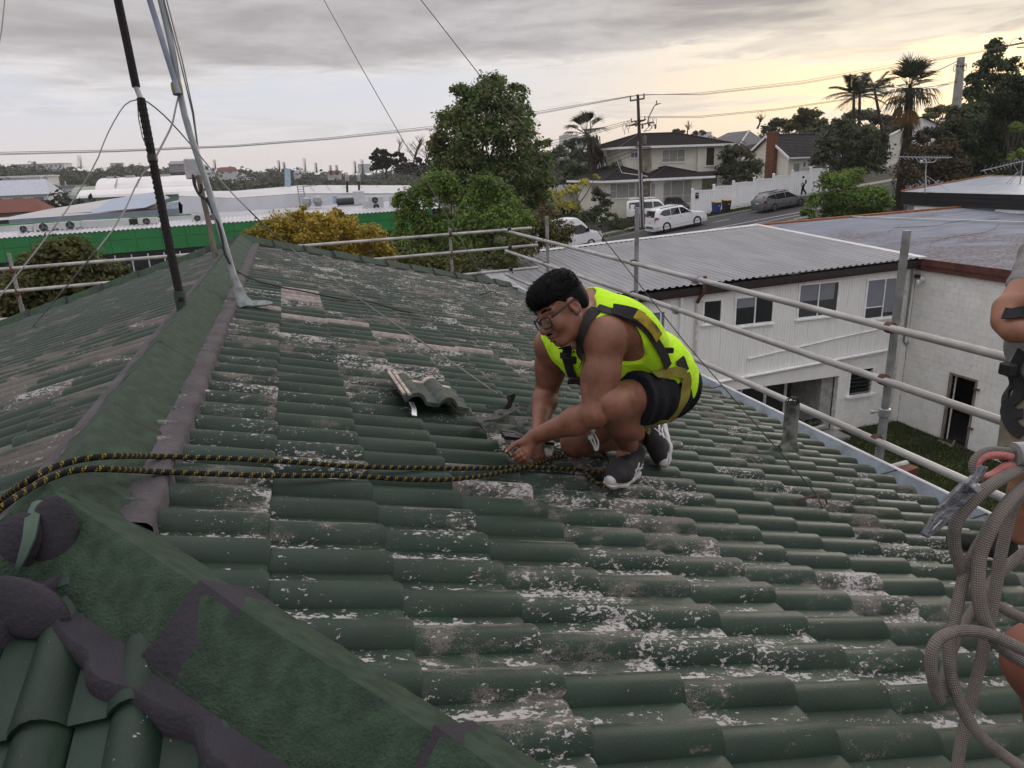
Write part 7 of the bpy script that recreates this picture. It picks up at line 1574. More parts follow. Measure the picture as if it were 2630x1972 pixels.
hb.D=hb.D+((.0016*np.sin(hc*190+60*ha)*np.sin(ha*70+hbv*60)+.0012*np.sin(hc*430+ha*150))*np.clip((hbv-.03)/.04,0,1)).astype(np.float32)
V,F=hb.mesh();hair=build_np('hair',V,F,hair_m,man,smooth=True)
rg=np.random.default_rng(4);ok=((V-nv(HC))@nv(u))/HS>.035;pick_=rg.choice(np.flatnonzero(ok),2600);P0=V[pick_];G=hb.grad(P0);fl=np.tile(nv(f*.6-u*.1),(len(P0),1))+rg.normal(0,.28,P0 .shape)+nv(s_)*np.sign((P0-nv(HC))@nv(s_))[:,None]*.3;fl-=G*(fl*G).sum(1)[:,None]*.75;fl/=np.linalg.norm(fl,axis=1)[:,None];ln=rg.uniform(.008,.020,len(P0))[:,None]
sd_=np.cross(fl,G)*.0011;Vh=np.stack([P0-sd_,P0+sd_,P0+fl*ln*.6+G*ln*.16+sd_*.6,P0+fl*ln+G*ln*.06],1).reshape(-1,3);kind(build_np('hair_strand',Vh,np.arange(len(Vh)).reshape(-1,4),hair_m,hair),'stuff')
def face_hair(name,pts,r,n):
 mb=MB();rg_=random.Random(n)
 for k in range(n):
  t=rg_.random()*(len(pts)-1);i=min(len(pts)-2,int(t));p=nv(pts[i])*(1-t+i)+nv(pts[i+1])*(t-i)+np.array([rg_.gauss(0,r)for _ in range(3)]);q,g_=A.onto(p[None],.0006);q=Vector(q[0]);g_=Vector(g_[0]);d=Vector(nv(pts[i+1])-nv(pts[i])).normalized()*.007+Vector((rg_.gauss(0,.002),rg_.gauss(0,.002),rg_.gauss(0,.002)));w=d.cross(g_).normalized()*.0008;mb.add([q-w,q+w,q+d+w+g_*.001,q+d-w+g_*.001],[(0,1,2,3)])
 return kind(build(name,mb,hair_m,man),'stuff')
for s in(-1,1):face_hair('eyebrow',[hp(.085,.022,s*.016),hp(.084,.027,s*.034),hp(.070,.022,s*.054)],.0020,130)
face_hair('moustache',[hp(.098,-.060,-.024),hp(.106,-.058,0),hp(.098,-.060,.024)],.0016,60)
mb=MB()
for c_,r in(((.0995,-.0705,0),(.0095,.006,.0205)),((.0965,-.084,0),(.0105,.007,.0180))):
 b_=MB();b_.ball((0,0,0),1,10);mb.add([tuple(hp(c_[0]+v[0]*r[0]+.0006,c_[1]+v[1]*r[1],v[2]*r[2]))for v in b_.v],b_.f)
build('lips',mb,pm('lips',(.13,.055,.05),.45,var=.1),man,smooth=True)
# ---- glasses
gl=MB();lens=[]
for s in(-1,1):
 loop=[]
 for k in range(28):
  a=2*math.pi*k/28;ca,sa=math.cos(a),math.sin(a);x=.0275*math.copysign(abs(ca)**.55,ca);y=.0195*math.copysign(abs(sa)**.6,sa);loop.append(Vector(hp(.108-.30*max(0,abs(s*.033+x)-.02)-.10*y,-.012+y,s*.034+x)))
 gl.tube(loop+[loop[0]],.0030,6,cap=False);lens.append(loop)
 gl.tube([Vector(hp(.088,-.002,s*.064)),Vector(hp(.080,.0,s*.077)),Vector(hp(.03,.004,s*.086)),Vector(hp(-.015,.010,s*.088)),Vector(hp(-.03,-.006,s*.085))],[.0036,.0040,.0034,.0030,.0022],6)
gl.tube([Vector(hp(.108,-.006,-.010)),Vector(hp(.113,-.002,0)),Vector(hp(.108,-.006,.010))],.002,6)
gls=build('glasses',gl,black,man,smooth=True)
for lp_ in lens:mb=MB();mb.add(lp_,[tuple(range(28))]);build('lens',mb,pm('spectacle_lens',(.30,.33,.33),.03,spec=.9,alpha=.16),gls)
# ---- harness: webbing laid over the clothes, routed by where the photograph shows it
PZ=lambda x,y:(1200+x/2.633,660+y/2.633)
def strap(name,pts,w,m,par,lift=.004,d=(2.2,3.5),zoom=True,surf=None):
 surf=surf or clothed;P=np.array([surf.hit(*(PZ(*q)if zoom else q),*d,off=.003)for q in pts]);dense=[]
 for a,b_ in zip(P[:-1],P[1:]):dense+=[a+(b_-a)*k/6 for k in range(6)]
 dense.append(P[-1]);Q,G=surf.onto(np.array(dense),.003+lift)
 for _ in range(3):Q[1:-1]=Q[1:-1]*.5+(Q[:-2]+Q[2:])*.25;G[1:-1]=G[1:-1]*.5+(G[:-2]+G[2:])*.25
 mb=MB();mb.ribbon([Vector(q)for q in Q],[Vector(g_)for g_ in G],w,.003);return build(name,mb,m,par)
hn=MB();hn.ball(clothed.hit(*PZ(720,640),2.2,3.5),.005,6);harness=build('harness',hn,web_black,man)
strap('strap',[(880,352),(838,385),(800,440),(778,510),(768,590),(772,660),(780,720)],.042,web_dark,harness)
strap('strap',[(655,600),(668,660),(690,730),(712,800),(738,860)],.044,web_black,harness);strap('strap',[(640,660),(665,668),(690,672)],.024,web_black,harness,.008)
strap('strap',[(880,345),(960,372),(1040,385),(1120,420),(1200,480),(1270,570),(1320,650),(1355,740)],.036,web_dark,harness);strap('strap',[(1430,690),(1452,730),(1470,780)],.050,web_dark,harness);
pad=strap('back_pad',[(980,365),(1060,380),(1130,400),(1180,430)],.056,web_black,harness,.010);strap('printed_label',[(1130,395),(1180,430),(1230,480),(1275,545)],.044,pm('hazard_label',(.30,.22,.015),.8,var=.1,scale=30,dirt=1.,dirtcol=(.02,.018,.012)),harness,.014)
strap('leg_strap',[(1470,785),(1482,850),(1470,930),(1440,1010),(1400,1070),(1352,1108)],.046,web_yel,harness);strap('leg_strap',[(1352,1108),(1320,1150),(1285,1172),(1240,1182)],.046,web_yel,harness)
strap('hip_strap',[(1470,792),(1420,770),(1340,782),(1260,805)],.040,web_yel,harness,.008)
e0,e1,e2=W(*PZ(1250,808),2.79),W(*PZ(1150,850),2.72),W(*PZ(1060,930),2.66);mb=MB();mb.ribbon([e0,e0 .lerp(e1,.5)+Vector((0,0,.006)),e1,e1 .lerp(e2,.5),e2],[-CF+CU*.5]*5,.042,.003);build('loose_strap_end',mb,web_yel,harness);mb=MB();mb.ribbon([e1 .lerp(e2,.45)-CF*.003,e2-CF*.003+(e2-e1)*.12],[-CF+CU*.5]*2,.044,.004);build('strap_tip',mb,web_dark,harness)
def buckle(px,py,sz,m=black):
 p=Vector(clothed.hit(*PZ(px,py),2.2,3.5));g_=Vector(clothed.grad(nv(p)[None])[0]);M=Matrix((CR,g_.cross(CR).normalized(),g_)).transposed();mb=MB();mb.box(p+g_*.010,sz,M=M);build('buckle',mb,m,harness,bevel=.004)
buckle(735,820,(.05,.06,.02));buckle(715,690,(.045,.03,.018));buckle(1345,628,(.034,.024,.012))
for k in range(3):a=W(1505+k*2,775-k*3,2.86);mb=MB();mb.tube([a,W(1530,779-k*4,2.86),W(1555,786-k*4,2.85),W(1585,800-k*2,2.84),W(1625,812,2.84)],.0045,6);build('cord_loop',mb,black,harness,smooth=True)
# ---- socks and shoes
shoe_m=pm('charcoal_mesh_shoe',(.026,.024,.028),.8,var=.35,scale=30,bump=.6,bscale=220);sole_m=pm('white_rubber_sole',(.52,.51,.50),.7,var=.15,scale=25,dirt=.5,dirtcol=(.28,.26,.24));logo_m=pm('white_shoe_stripe',(.60,.60,.61),.6)
def shoe(heel,toe,upv,an,tag_):
 heel,toe=Vector(heel),Vector(toe);x=(toe-heel).normalized();z=Vector(upv);z=(z-x*z.dot(x)).normalized();y=z.cross(x);Ls=(toe-heel).length;M=np.array((x,y,z)).T
 def q(a,b,c):return nv(heel+x*a*Ls+y*b+z*c)
 lo_=np.minimum(nv(heel),nv(toe))-.17;hi_=np.maximum(nv(heel),nv(toe))+.2;U=Body(lo_,hi_,.0040)
 chain(U,[q(.13,0,.045),q(.36,0,.052),q(.62,.004,.042),q(.88,.004,.026)],[.038,.041,.041,.026],.03);U.ell(q(.74,.004,.036),(.07,.047,.030),M,.03);U.cap(q(.17,0,.06),q(.20,0,.105),.038,.040,.03);U.cap(q(.30,0,.07),q(.55,0,.055),.036,.034,.03);U.plane_cut(q(0,0,.016),nv(-z))
 V,F=U.mesh();sh_=build_np('shoe',relax(V,F,1),F,shoe_m,man,smooth=True)
 So=Body(lo_,hi_,.0040);chain(So,[q(.10,0,.006),q(.40,0,.004),q(.70,.004,.004),q(.93,.004,.014)],[.040,.040,.047,.032],.02);So.plane_cut(q(0,0,.024),nv(z+x*.06));So.plane_cut(q(0,0,-.006),nv(-z));V,F=So.mesh();build_np('sole',relax(V,F,1),F,sole_m,sh_,smooth=True)
 Tc=Body(lo_,hi_,.0040);chain(Tc,[q(.86,.004,.014),q(.955,.004,.020)],[.036,.024],.02);Tc.plane_cut(q(.85,0,.03),nv(z*.75-x*.3));V,F=Tc.mesh();build_np('toe_guard',relax(V,F,1),F,sole_m,sh_,smooth=True)if len(F)else None
 for sy in(-1,1):
  for pts in(((.26,.075),(.36,.050),(.50,.024)),((.40,.088),(.48,.056),(.60,.026)),((.22,.052),(.40,.062),(.56,.060)),((.24,.030),(.42,.042),(.60,.044))):
   P=np.array([q(a,sy*.055,c)for a,c in pts]);dn=np.concatenate([P[:-1]+(P[1:]-P[:-1])*t for t in(0,.25,.5,.75)]+[P[-1:]]);dn=dn[np.argsort((dn-P[0])@(P[-1]-P[0]))];Q,G=U.onto(dn,.0012);mb=MB();mb.ribbon([Vector(v)for v in Q],[Vector(g_)for g_ in G],.0075,.0016);build('stripe',mb,logo_m,sh_)
 for k in range(5):
  a=.36+.07*k;P=np.array([q(a,t,.12)for t in np.linspace(-.024,.024,7)]);Q,G=U.onto(P,.002);mb=MB();mb.tube([Vector(v)for v in Q],.0026,5);build('lace',mb,black,sh_)
 P=np.array([q(a,.004,.14)for a in(.30,.36,.42)]);Q,G=U.onto(P,.004);mb=MB();mb.ribbon([Vector(v)for v in Q],[Vector(g_)for g_ in G],.018,.003);build('tongue_tab',mb,galv,sh_)
 sk=Body(lo_,hi_,.0040);sk.cap(q(.17,0,.08),nv(Vector(q(.18,0,.09)).lerp(an,.9)),.041,.043,.0);sk.plane_cut(nv(an),nv((Vector(an)-heel).normalized()));V,F=sk.mesh();build_np('sock',V,F,navy,man,smooth=True)if len(F)else None
n_roof=Vector((SP,0,CP))
hl_,tl_=onroof(1660,1200,.012),onroof(1560,1246,.012);d_=(tl_-hl_).normalized();shoe(tl_-d_*.285,tl_,n_roof,anL,'L')
tr_=onroof(1712,1196,.02);hr_=W(1700,1100,3.42);x_=(tr_-hr_).normalized();shoe(tr_-x_*.275,tr_,(CR*-.80-CF*.55+CU*.1),anR,'R')
ck=thing('snap_clip','small steel snap clip dangling beside the crouching person','clip',W(1525,1130,2.72))
for pts in(((850,1165),(840,1200),(862,1250),(872,1295)),((822,1215),(840,1250),(862,1290)),((855,1190),(885,1245),(885,1290))):mb=MB();mb.tube([W(*PZ(*q),2.72)for q in pts],.0045,6);build('clip_arm',mb,galv,ck,smooth=True)
for q in((850,1170),(830,1220),(872,1295)):mb=MB();mb.lathe([(.009,-.006),(.011,0),(.009,.006)],10,W(*PZ(*q),2.72),-CF);build('rivet',mb,galv,ck,smooth=True)
# - ropes with their woven patterns
def ropemat(name,base,fleck,dash,weave):
 m=bpy.data.materials.new(name);m.use_nodes=True;t=NT(m.node_tree);p=t.n['Principled BSDF']
 uv=t.new('ShaderNodeUVMap');sp=t.new('ShaderNodeSeparateXYZ');t.put(sp.inputs[0],uv.outputs[0]);U,V_=sp.outputs[0],sp.outputs[1]
 a=t.math('SINE',t.math('ADD',t.math('MULTIPLY',U,weave),t.math('MULTIPLY',V_,6.2832*9)));b=t.math('SINE',t.math('SUBTRACT',t.math('MULTIPLY',U,weave),t.math('MULTIPLY',V_,6.2832*9)))
 w=t.math('MULTIPLY',a,b);c=t.mix(t.ramp(w,-.7,.7),tuple(q*.58 for q in base),base)
 c=t.mix(t.ramp(t.noise(t.new('ShaderNodeNewGeometry').outputs['Position'],22,4,.7),.45,.75,0,.8),c,fleck)
 if dash:
  q=t.math('FRACT',t.math('ADD',t.math('DIVIDE',U,dash[0]),t.math('MULTIPLY',V_,1.0)))
  on=t.math('MULTIPLY',t.math('LESS_THAN',q,dash[1]),t.math('GREATER_THAN',t.math('SINE',t.math('MULTIPLY',U,900)),-.35));on=t.math('MULTIPLY',on,t.math('GREATER_THAN',t.math('SINE',t.math('MULTIPLY',V_,6.2832*9)),-.6));c=t.mix(on,c,dash[2])
 t.put(p.inputs['Base Color'],c);p.inputs['Roughness'].default_value=.75;p.inputs['Specular IOR Level'].default_value=.25
 bu=t.new('ShaderNodeBump');bu.inputs['Strength'].default_value=.8;bu.inputs['Distance'].default_value=.0015;t.put(bu.inputs['Height'],w);t.put(p.inputs['Normal'],bu.outputs[0]);return m
rope_black=ropemat('black_rope',(.011,.010,.013),(.012,.011,.013),(.030,.34,(.30,.235,.02)),700)
rope_grey=ropemat('grey_rope',(.27,.235,.21),(.11,.10,.096),None,1000)
def smooth_path(pts,it=2):
 for _ in range(it):
  out=[pts[0]]
  for a,b in zip(pts[:-1],pts[1:]):out+=[a.lerp(b,.25),a.lerp(b,.75)]
  pts=out+[pts[-1]]
 return pts
def rope(name,strands,r,m,parent=None,n=12,it=2,flat=1.):
 mb=MB();uv=[]
 for pts in strands:
  pts=smooth_path([Vector(p)for p in pts],it);k0=len(mb.f);mb.tube(pts,r,n,flat=flat);acc=[0]
  for a,b in zip(pts[:-1],pts[1:]):acc.append(acc[-1]+(b-a).length)
  for i in range(len(pts)-1):
   for k in range(n):uv+=[(acc[i],k/n),(acc[i],(k+1)/n),(acc[i+1],(k+1)/n),(acc[i+1],k/n)]
  uv+=[(0,0)]*(2*n)
 o=build(name,mb,m,parent,smooth=True);l=o.data.uv_layers.new(name='UVMap');l.data.foreach_set('uv',[q for p in uv for q in p]);return o
dp_px=lambda x,y:(x*1.18897,y*1.18897)
def over(x,y,off):
 px=dp_px(x,y);p=onroof(*px,off)
 if p.x<XR+.14:
  r_=Vector(ray(*px));t=XR/r_.x if r_.x else 0;q=onroof(*px,off+.012,-1);return q if q.x<XR-.17 else r_*((ZR+.070+off)/r_.z)
 return p
tag(rope('rope',[[over(*q,.012)for q in((-60,1130),(0,1080),(55,1042),(110,1010),(170,992),(240,984),(330,985),(420,988),(500,990),(640,998),(760,1008),(900,1011),(1050,1012),(1110,1008),(1150,1009),(1210,1011),(1260,1016),(1300,1019),(1322,1015))]],.0080,rope_black),'black and yellow rope strand farther from the camera, running to the white-soled shoe','rope','doubled safety rope')
tag(rope('rope',[[over(*q,.013)for q in((-60,1150),(0,1098),(50,1062),(100,1035),(160,1014),(230,1012),(320,1018),(450,1023),(600,1028),(740,1026),(880,1036),(970,1037),(1050,1027),(1105,1016),(1150,1005),(1185,992),(1212,985),(1225,988))]],.0080,rope_black),'black and yellow rope strand nearer the camera, ending under the hands','rope','doubled safety rope')
tag(rope('rope',[[over(*q,.014)for q in((1275,960),(1300,975),(1318,995),(1315,1010),(1296,1022),(1262,1018),(1245,1012))],[over(*q,.012)for q in((1262,1018),(1275,1032),(1290,1045),(1310,1050))]],.0075,rope_black),'short loop of black and yellow rope beside the charcoal shoe','rope')
sl_=thing('webbing_sling','dark grey webbing sling with a white label lying tangled on the tiles','sling',onroof(1310,1070))
cx_=lambda x,y,o=.012:onroof(950+x/4.424,930+y/4.424,o)
webm=pm('grey_webbing',(.055,.052,.058),.8,var=.2,scale=20,bump=.4,bscale=300)
def flatband(name,pts,w,m,ups=None):
 pts=smooth_path(pts,2);mb=MB();mb.ribbon(pts,ups or[Vector((SP,-.35,CP))]*len(pts),w,.0035);return build(name,mb,m,sl_)
flatband('band',[cx_(1330,505,.02),cx_(1440,505,.02),cx_(1560,515,.02)],.024,web_black)
flatband('band',[cx_(1555,530),cx_(1600,470,.05),cx_(1570,400,.09),cx_(1610,335,.12),cx_(1640,360,.11),cx_(1600,430,.07),cx_(1590,470,.04)],.026,webm,[(-CF*.3+CU+CR*.6)]*25)
flatband('band',[cx_(1660,470,.05),cx_(1690,490,.04),cx_(1620,540,.03),cx_(1500,600,.025),cx_(1400,640,.03),cx_(1290,640,.05),cx_(1230,680,.06),cx_(1250,730,.03),cx_(1330,778,.015)],.026,webm)
flatband('band',[cx_(1670,460,.03),cx_(1750,485,.03),cx_(1835,505,.025),cx_(1790,560,.03),cx_(1850,600,.02)],.024,web_black)
flatband('band',[cx_(1850,640,.03),cx_(1760,635,.04),cx_(1690,640,.05),cx_(1700,720,.04),cx_(1735,800,.015)],.028,webm)
lb_=MB();c_=cx_(1475,570,.036);lb_.box(c_,(.045,.038,.002),M=Matrix((CR,(CU*.6-CF*.8).normalized(),(CU*.8+CF*-.6).normalized())).transposed()@Matrix.Rotation(.5,3,'Z'));build('label',lb_,pm('paper_label',(.60,.60,.61),.7,var=.05),sl_)
for k in range(4):mb=MB();mb.box(cx_(1345+k*24,635-k*12,.038),(.003,.020,.002),M=Matrix((CR,(CU*.6-CF*.8).normalized(),(CU*.8-CF*.6).normalized())).transposed());build('stitching',mb,pm('pale_thread',(.4,.38,.34),.8),sl_)
an_=thing('roof_anchor','black and silver roof anchor bar pinned under the crouching hands','anchor',onroof(1350,1135))
a0,a1=onroof(1290,1126,.015),onroof(1417,1143,.015);dn_=(a1-a0).normalized();up_n=Vector((SP,0,CP));sd_n=up_n.cross(dn_)
Mb=Matrix((dn_,sd_n,up_n)).transposed();mb=MB();mb.box(a0 .lerp(a1,.5)+up_n*.012,((a1-a0).length,.050,.016),M=Mb);build('bar',mb,black,an_,bevel=.003)
for o_ in(-.016,.0,.016):mb=MB();mb.box(a0 .lerp(a1,.5)+up_n*.021+sd_n*o_,((a1-a0).length*.99,.007,.004),M=Mb);build('silver_rib',mb,pm('worn_steel',(.42,.42,.40),.4,.6),an_)
mb=MB();mb.ribbon([a0+up_n*.03+sd_n*.02,a0 .lerp(a1,.2)+up_n*.034+sd_n*.01,a0 .lerp(a1,.42)+up_n*.026-sd_n*.02],[up_n]*3,.03,.003);build('strap',mb,webm,an_)
mb=MB();q_=[onroof(*p,.006)for p in((1392,1152),(1420,1150),(1418,1172),(1395,1176))];mb.prism(q_,up_n*.004);kind(build('plaster',mb,pm('pale_mortar_crumbs',(.27,.25,.24),.95,var=.5,scale=60,bump=.6,bscale=120),an_),'stuff')
# ---- loose tile lying on the roof: thick, two rolls, pale unpainted head
def loose():
 A_,B_,D_,E_=cx_(245,130,.055),cx_(915,245,.055),cx_(425,385,.075),cx_(1140,495,.060)
 us,ws=tile_profile();rows=[];t=thing('loose_tile','loose green roof tile with a pale head lying on top of the tiles','roof tile',A_.lerp(E_,.5));n=len(us);V_=[];nr=9
 up2=((B_-A_).cross(A_-D_)).normalized();up2=up2 if up2 .z>0 else-up2
 for j in range(nr+1):
  f=j/nr;a,b=A_.lerp(D_,f),B_.lerp(E_,f)
  for u_,w_ in zip(us,ws):V_.append(a.lerp(b,u_/TW)+up2*(w_*.95-.012))
 mb=MB();F_=[(j*n+i,(j+1)*n+i,(j+1)*n+i+1,j*n+i+1)for j in range(nr)for i in range(n-1)];k=len(V_);vs_=V_+[v-up2*.018 for v in V_]
 F2=F_+[tuple(k+q for q in f[::-1])for f in F_]
 for(ids)in([j*n for j in range(nr+1)],[j*n+n-1 for j in range(nr+1)],list(range(n)),list(range(nr*n,nr*n+n))):F2+=[(a,b,k+b,k+a)for a,b in zip(ids[:-1],ids[1:])]
 mb.add(vs_,F2);mb.m=[1 if i<1*(n-1)+0 else 0 for i in range(len(F2))];o=build('tile_body',mb,[pm('loose_tile_green',(.050,.062,.048),.8,var=.4,scale=22,bump=.4,bscale=120,dirt=.6,dirtcol=(.12,.11,.10)),pm('bare_tile_head',(.36,.30,.26),.9,var=.35,scale=24,dirt=.5,dirtcol=(.16,.10,.07))],t,smooth=True)
 for o_ in(-.004,.022):
  r_=MB();p,q=A_-(B_-A_).normalized()*(.012-o_)+up2*.01,D_-(E_-D_).normalized()*(.012-o_)+up2*.008;r_.tube([p,q],.0085,6,flat=.7);build('interlock_rib',r_,MATS['bare_tile_head'],o,smooth=True)
 s_=MB();s_.ribbon([cx_(470,455,.012),cx_(500,520,.012),cx_(505,605,.010)],[up_n]*3,.022,.003);build('exposed_edge',s_,MATS['fence_white']if 'fence_white' in MATS else white,t)
loose()
# - masts and their guys
q1_=lambda x,y:(x/3.3182,y/3.3182);q2_=lambda x,y:(x/3.3182,340+y/3.3182)
pole_m=pm('black_lagging',(.012,.009,.010),.85,var=.4,scale=40,bump=.8,bscale=120)
bp=thing('black_mast','thick black lagged mast standing on the roof ridge, leaning left at its top','mast',atX(*q2_(1545,1440),XR-.05))
b0_,b1_=atX(*q2_(1540,1435),XR-.03),atX(*q2_(1300,240),XR-.03)
D0=b0_.dot(CF);bpx=lambda x,y,k=1.0:atD(x,y,D0*k)
P_b=[bpx(*q2_(1545,1445)),bpx(*q2_(1450,1000),1.0),bpx(*q2_(1305,250),.995)];P_t=[bpx(*q1_(1200,840),.99),bpx(*q1_(1170,760),.99)];P_u=[bpx(*q1_(1160,740),.988),bpx(*q1_(1090,400),.98),bpx(*q1_(1005,0),.97),bpx(*q1_(950,-300),.965)]
mb=MB();mb.tube(smooth_path(P_b+[P_t[0]],2),[.0215]*len(smooth_path(P_b+[P_t[0]],2)),12);build('lower_tube',mb,pole_m,bp,smooth=True)
for k in range(46):f=k/46;p=P_b[0].lerp(P_t[0],f);q=P_b[0].lerp(P_t[0],f+.006);p,q=p+(P_b[1]-P_b[0].lerp(P_t[0],.36))*math.sin(math.pi*f),q+(P_b[1]-P_b[0].lerp(P_t[0],.36))*math.sin(math.pi*(f+.006));mb=MB();mb.tube([p,q],.0235,10);build('wrap',mb,pole_m,bp)
mb=MB();mb.tube([P_t[0],P_u[0]],.014,10);build('joint',mb,galv,bp,smooth=True);mb=MB();mb.tube(P_u,.021,12);build('upper_tube',mb,pole_m,bp,smooth=True)
mb=MB();mb.tube([P_b[0]-Vector((0,0,.10)),P_b[0]+(P_b[1]-P_b[0]).normalized()*.06],.030,12);build('foot_sleeve',mb,pm('green_sleeve',(.030,.045,.033),.7,var=.3),bp,smooth=True);mb=MB();mb.tube([P_b[2],P_b[2].lerp(P_t[0],.10)],.026,10);build('clamp',mb,black,bp,smooth=True)
DB=7.2
bm_=thing('brown_mast','slim weathered brown mast with a small white box between the black and silver masts','mast',atD(*q2_(1850,1135),DB))
mb=MB();mb.tube([atD(*q2_(1852,1140),DB),atD(*q2_(1775,750),DB),atD(*q2_(1690,370),DB)],.026,10);build('tube',mb,pm('weathered_wood_pole',(.13,.105,.085),.8,var=.4,scale=18,stretch=(1,1,.2)),bm_,smooth=True)
mb=MB();mb.box(atD(*q2_(1850,1155),DB),(.22,.22,.10),R_(15));build('base_block',mb,pm('dark_green_block',(.022,.035,.025),.8),bm_,bevel=.02);mb=MB();mb.box(atD(*q2_(1635,310),DB),(.13,.09,.20),R_(12));build('junction_box',mb,pm('pale_box',(.45,.46,.48),.5),bm_,bevel=.015)
for pts in(((1645,360),(1650,440),(1690,520),(1720,500),(1715,440)),((1660,380),(1665,470),(1700,540),(1745,560),(1790,620),(1840,760))):mb=MB();mb.tube(smooth_path([atD(*q2_(*q),DB*.98)for q in pts],2),.012,6);build('cable',mb,cb,bm_,smooth=True)
DS=atX(*q2_(2050,1400),-.38).dot(CF)
sm_=thing('silver_mast','slim bent silver mast with a second tube clamped to it, fixed beside the ridge','mast',atD(*q2_(2050,1415),DS))
sp_=[atD(*q2_(2055,1425),DS),atD(*q2_(2010,1290),DS),atD(*q2_(1900,900),DS*.995),atD(*q2_(1790,520),DS*.99),atD(*q2_(1700,250),DS*.98),atD(*q1_(1590,1050),DS*.97),atD(*q1_(1530,780),DS*.965),atD(*q1_(1465,400),DS*.955),atD(*q1_(1370,0),DS*.945),atD(*q1_(1290,-330),DS*.94)]
mb=MB();sp2=smooth_path(sp_,1);mb.tube(sp2,[.022-.004*i/len(sp2)for i in range(len(sp2))],12);build('tube',mb,pm('dull_aluminium',(.25,.27,.29),.5,.4,.2,9,dirt=.4,dirtcol=(.16,.17,.17)),sm_,smooth=True)
mb=MB();mb.tube([atD(*q1_(1520,800),DS*.955),atD(*q1_(1490,690),DS*.955),atD(*q1_(1390,370),DS*.945),atD(*q1_(1275,0),DS*.935),atD(*q1_(1180,-310),DS*.93)],.017,10);build('side_tube',mb,pm('blue_grey_tube',(.20,.23,.30),.5,.3),sm_,smooth=True)
mb=MB();mb.lathe([(.030,-.035),(.033,0),(.030,.035)],10,atD(*q1_(1507,755),DS*.96),sp_[6]-sp_[5]);build('clamp',mb,pm('brassy_clamp',(.20,.15,.05),.5,.5),sm_,smooth=True)
mb=MB();mb.lathe([(.075,-.06),(.060,-.02),(.038,.02),(.030,.10),(.024,.16)],14,atD(*q2_(2062,1440),DS)+Vector((0,0,.01)),sp_[1]-sp_[0]);mb.v=[tuple(v)for v in mb.v];build('flashing_collar',mb,pm('pale_sealant',(.20,.22,.22),.7,var=.4,scale=20,dirt=.6,dirtcol=(.12,.15,.14)),sm_,smooth=True)
o=lump(atD(*q2_(2085,1455),DS)+Vector((.05,-.02,-.01)),(.13,.05,.020),.25,44,MATS['pale_sealant'],'sealant');o.parent=sm_;o.location=ORG[house]-ORG[sm_]
mb=MB();mb.tube(smooth_path([atD(*q2_(x,y),DS*.99)for x,y in((1760,560),(1850,740),(1890,880),(1910,1020),(1960,1120))],1),.009,6);build('cable',mb,cb,sm_,smooth=True)
guy_m=pm('guy_wire',(.16,.155,.15),.5,.4);guy_d=pm('dark_guy_wire',(.025,.024,.024),.6)
def guy(label,pts,r=.004,m=None,name='guy_wire'):mb=MB();mb.tube(pts,r,6);return tag(build(name,mb,m or guy_m,smooth=True),label,'wire','guy wires of the masts')
jt=P_t[0];jl=P_b[2]
guy('grey rope guy curving down to the left from the joint of the black mast',smooth_path([jt,bpx(*q1_(1080,870),.99),bpx(*q1_(1000,980),.97),bpx(*q1_(900,1170),.95),bpx(*q1_(820,1390),.92),bpx(*q2_(600,620),.87),bpx(*q2_(430,850),.82),bpx(*q2_(0,1400),.74),bpx(-60,830,.72)],1),.0030)
guy('thin wire guy from the lower collar of the black mast down to the left tiles',smooth_path([jl,bpx(*q2_(1190,380),.97),bpx(*q2_(1030,740),.90),bpx(*q2_(750,1100),.84),onroof(*q2_(280,1650),.01,-1)],1),.0038)
guy('straight wire close along the left of the black mast',[jt+Vector((-.02,0,-.03)),bpx(*q1_(1180,1000),1.0),bpx(*q1_(1215,1170),1.0),jl],.003)
guy('rope looping from the silver mast down to the collar of the black mast',smooth_path([sp_[6],atD(*q1_(1490,950),DS*.94),atD(*q1_(1470,1060),DS*.90),atD(*q1_(1400,1200),DS*.87),jl],2),.0055)
gtop=atD(*q1_(1600,1200),DS*.975)
guy('long wire from the black mast joint past the silver mast down over the right tiles',smooth_path([jt,bpx(*q1_(1280,880),1.03),bpx(*q1_(1420,1000),1.1),gtop,atD(*q2_(1920,460),DS*.93),atD(*q2_(2190,730),DS*.86),atD(500+620/2.765,600+60/2.765,5.3),atD(500+900/2.765,600+260/2.765,4.9),atD(500+1300/2.765,600+560/2.765,4.4),atD(500+1750/2.765,600+860/2.765,4.05),onroof(1278,1012,.015)],1),.0042)
for k,(x0,x1,x2,w)in enumerate(((1398,1530,1690,'left'),(1420,1550,1692,'right'))):guy(f'{w} one of two thin wires running up beside the silver mast',[atD(*q1_(x0-40,-160),DS*.94),atD(*q1_(x0,0),DS*.945),atD(*q1_(x1,500),DS*.96),atD(*q1_(1640+k*10,960),DS*.97),atD(*q1_(x2,1290),DS*.985),atD(*q1_(1725,1390),DS*.99)],.0042)
guy('pale wire crossing the top left corner of the sky',[atD(*q1_(60,-200),5),atD(*q1_(40,0),5),atD(*q1_(15,250),4.8),atD(*q1_(-30,500),4.6)],.004)
hk1,hk2=onroof(2098,1288,.02),onroof(1262,758,.03)
mtop=atD(908*1.18897,-130,6.0)
guy('long dark wire from high above down to the hook near the gutter',[atD(1030,-60,5.2),atD(908*1.18897+2,0,5.1),atD(1230,190,4.9),atD(1545,606,4.4),atD(1760,880,3.95),hk1+Vector((0,0,.03))],.0032,guy_d)
guy('thin dark wire slanting down across the sky to the far hook on the tiles',[atD(795,-60,8.2),atD(700*1.18897,0,8.2),atD(921,160,8.3),atD(1058,400,8.5),hk2+Vector((0,0,.05))],.0048,guy_m)
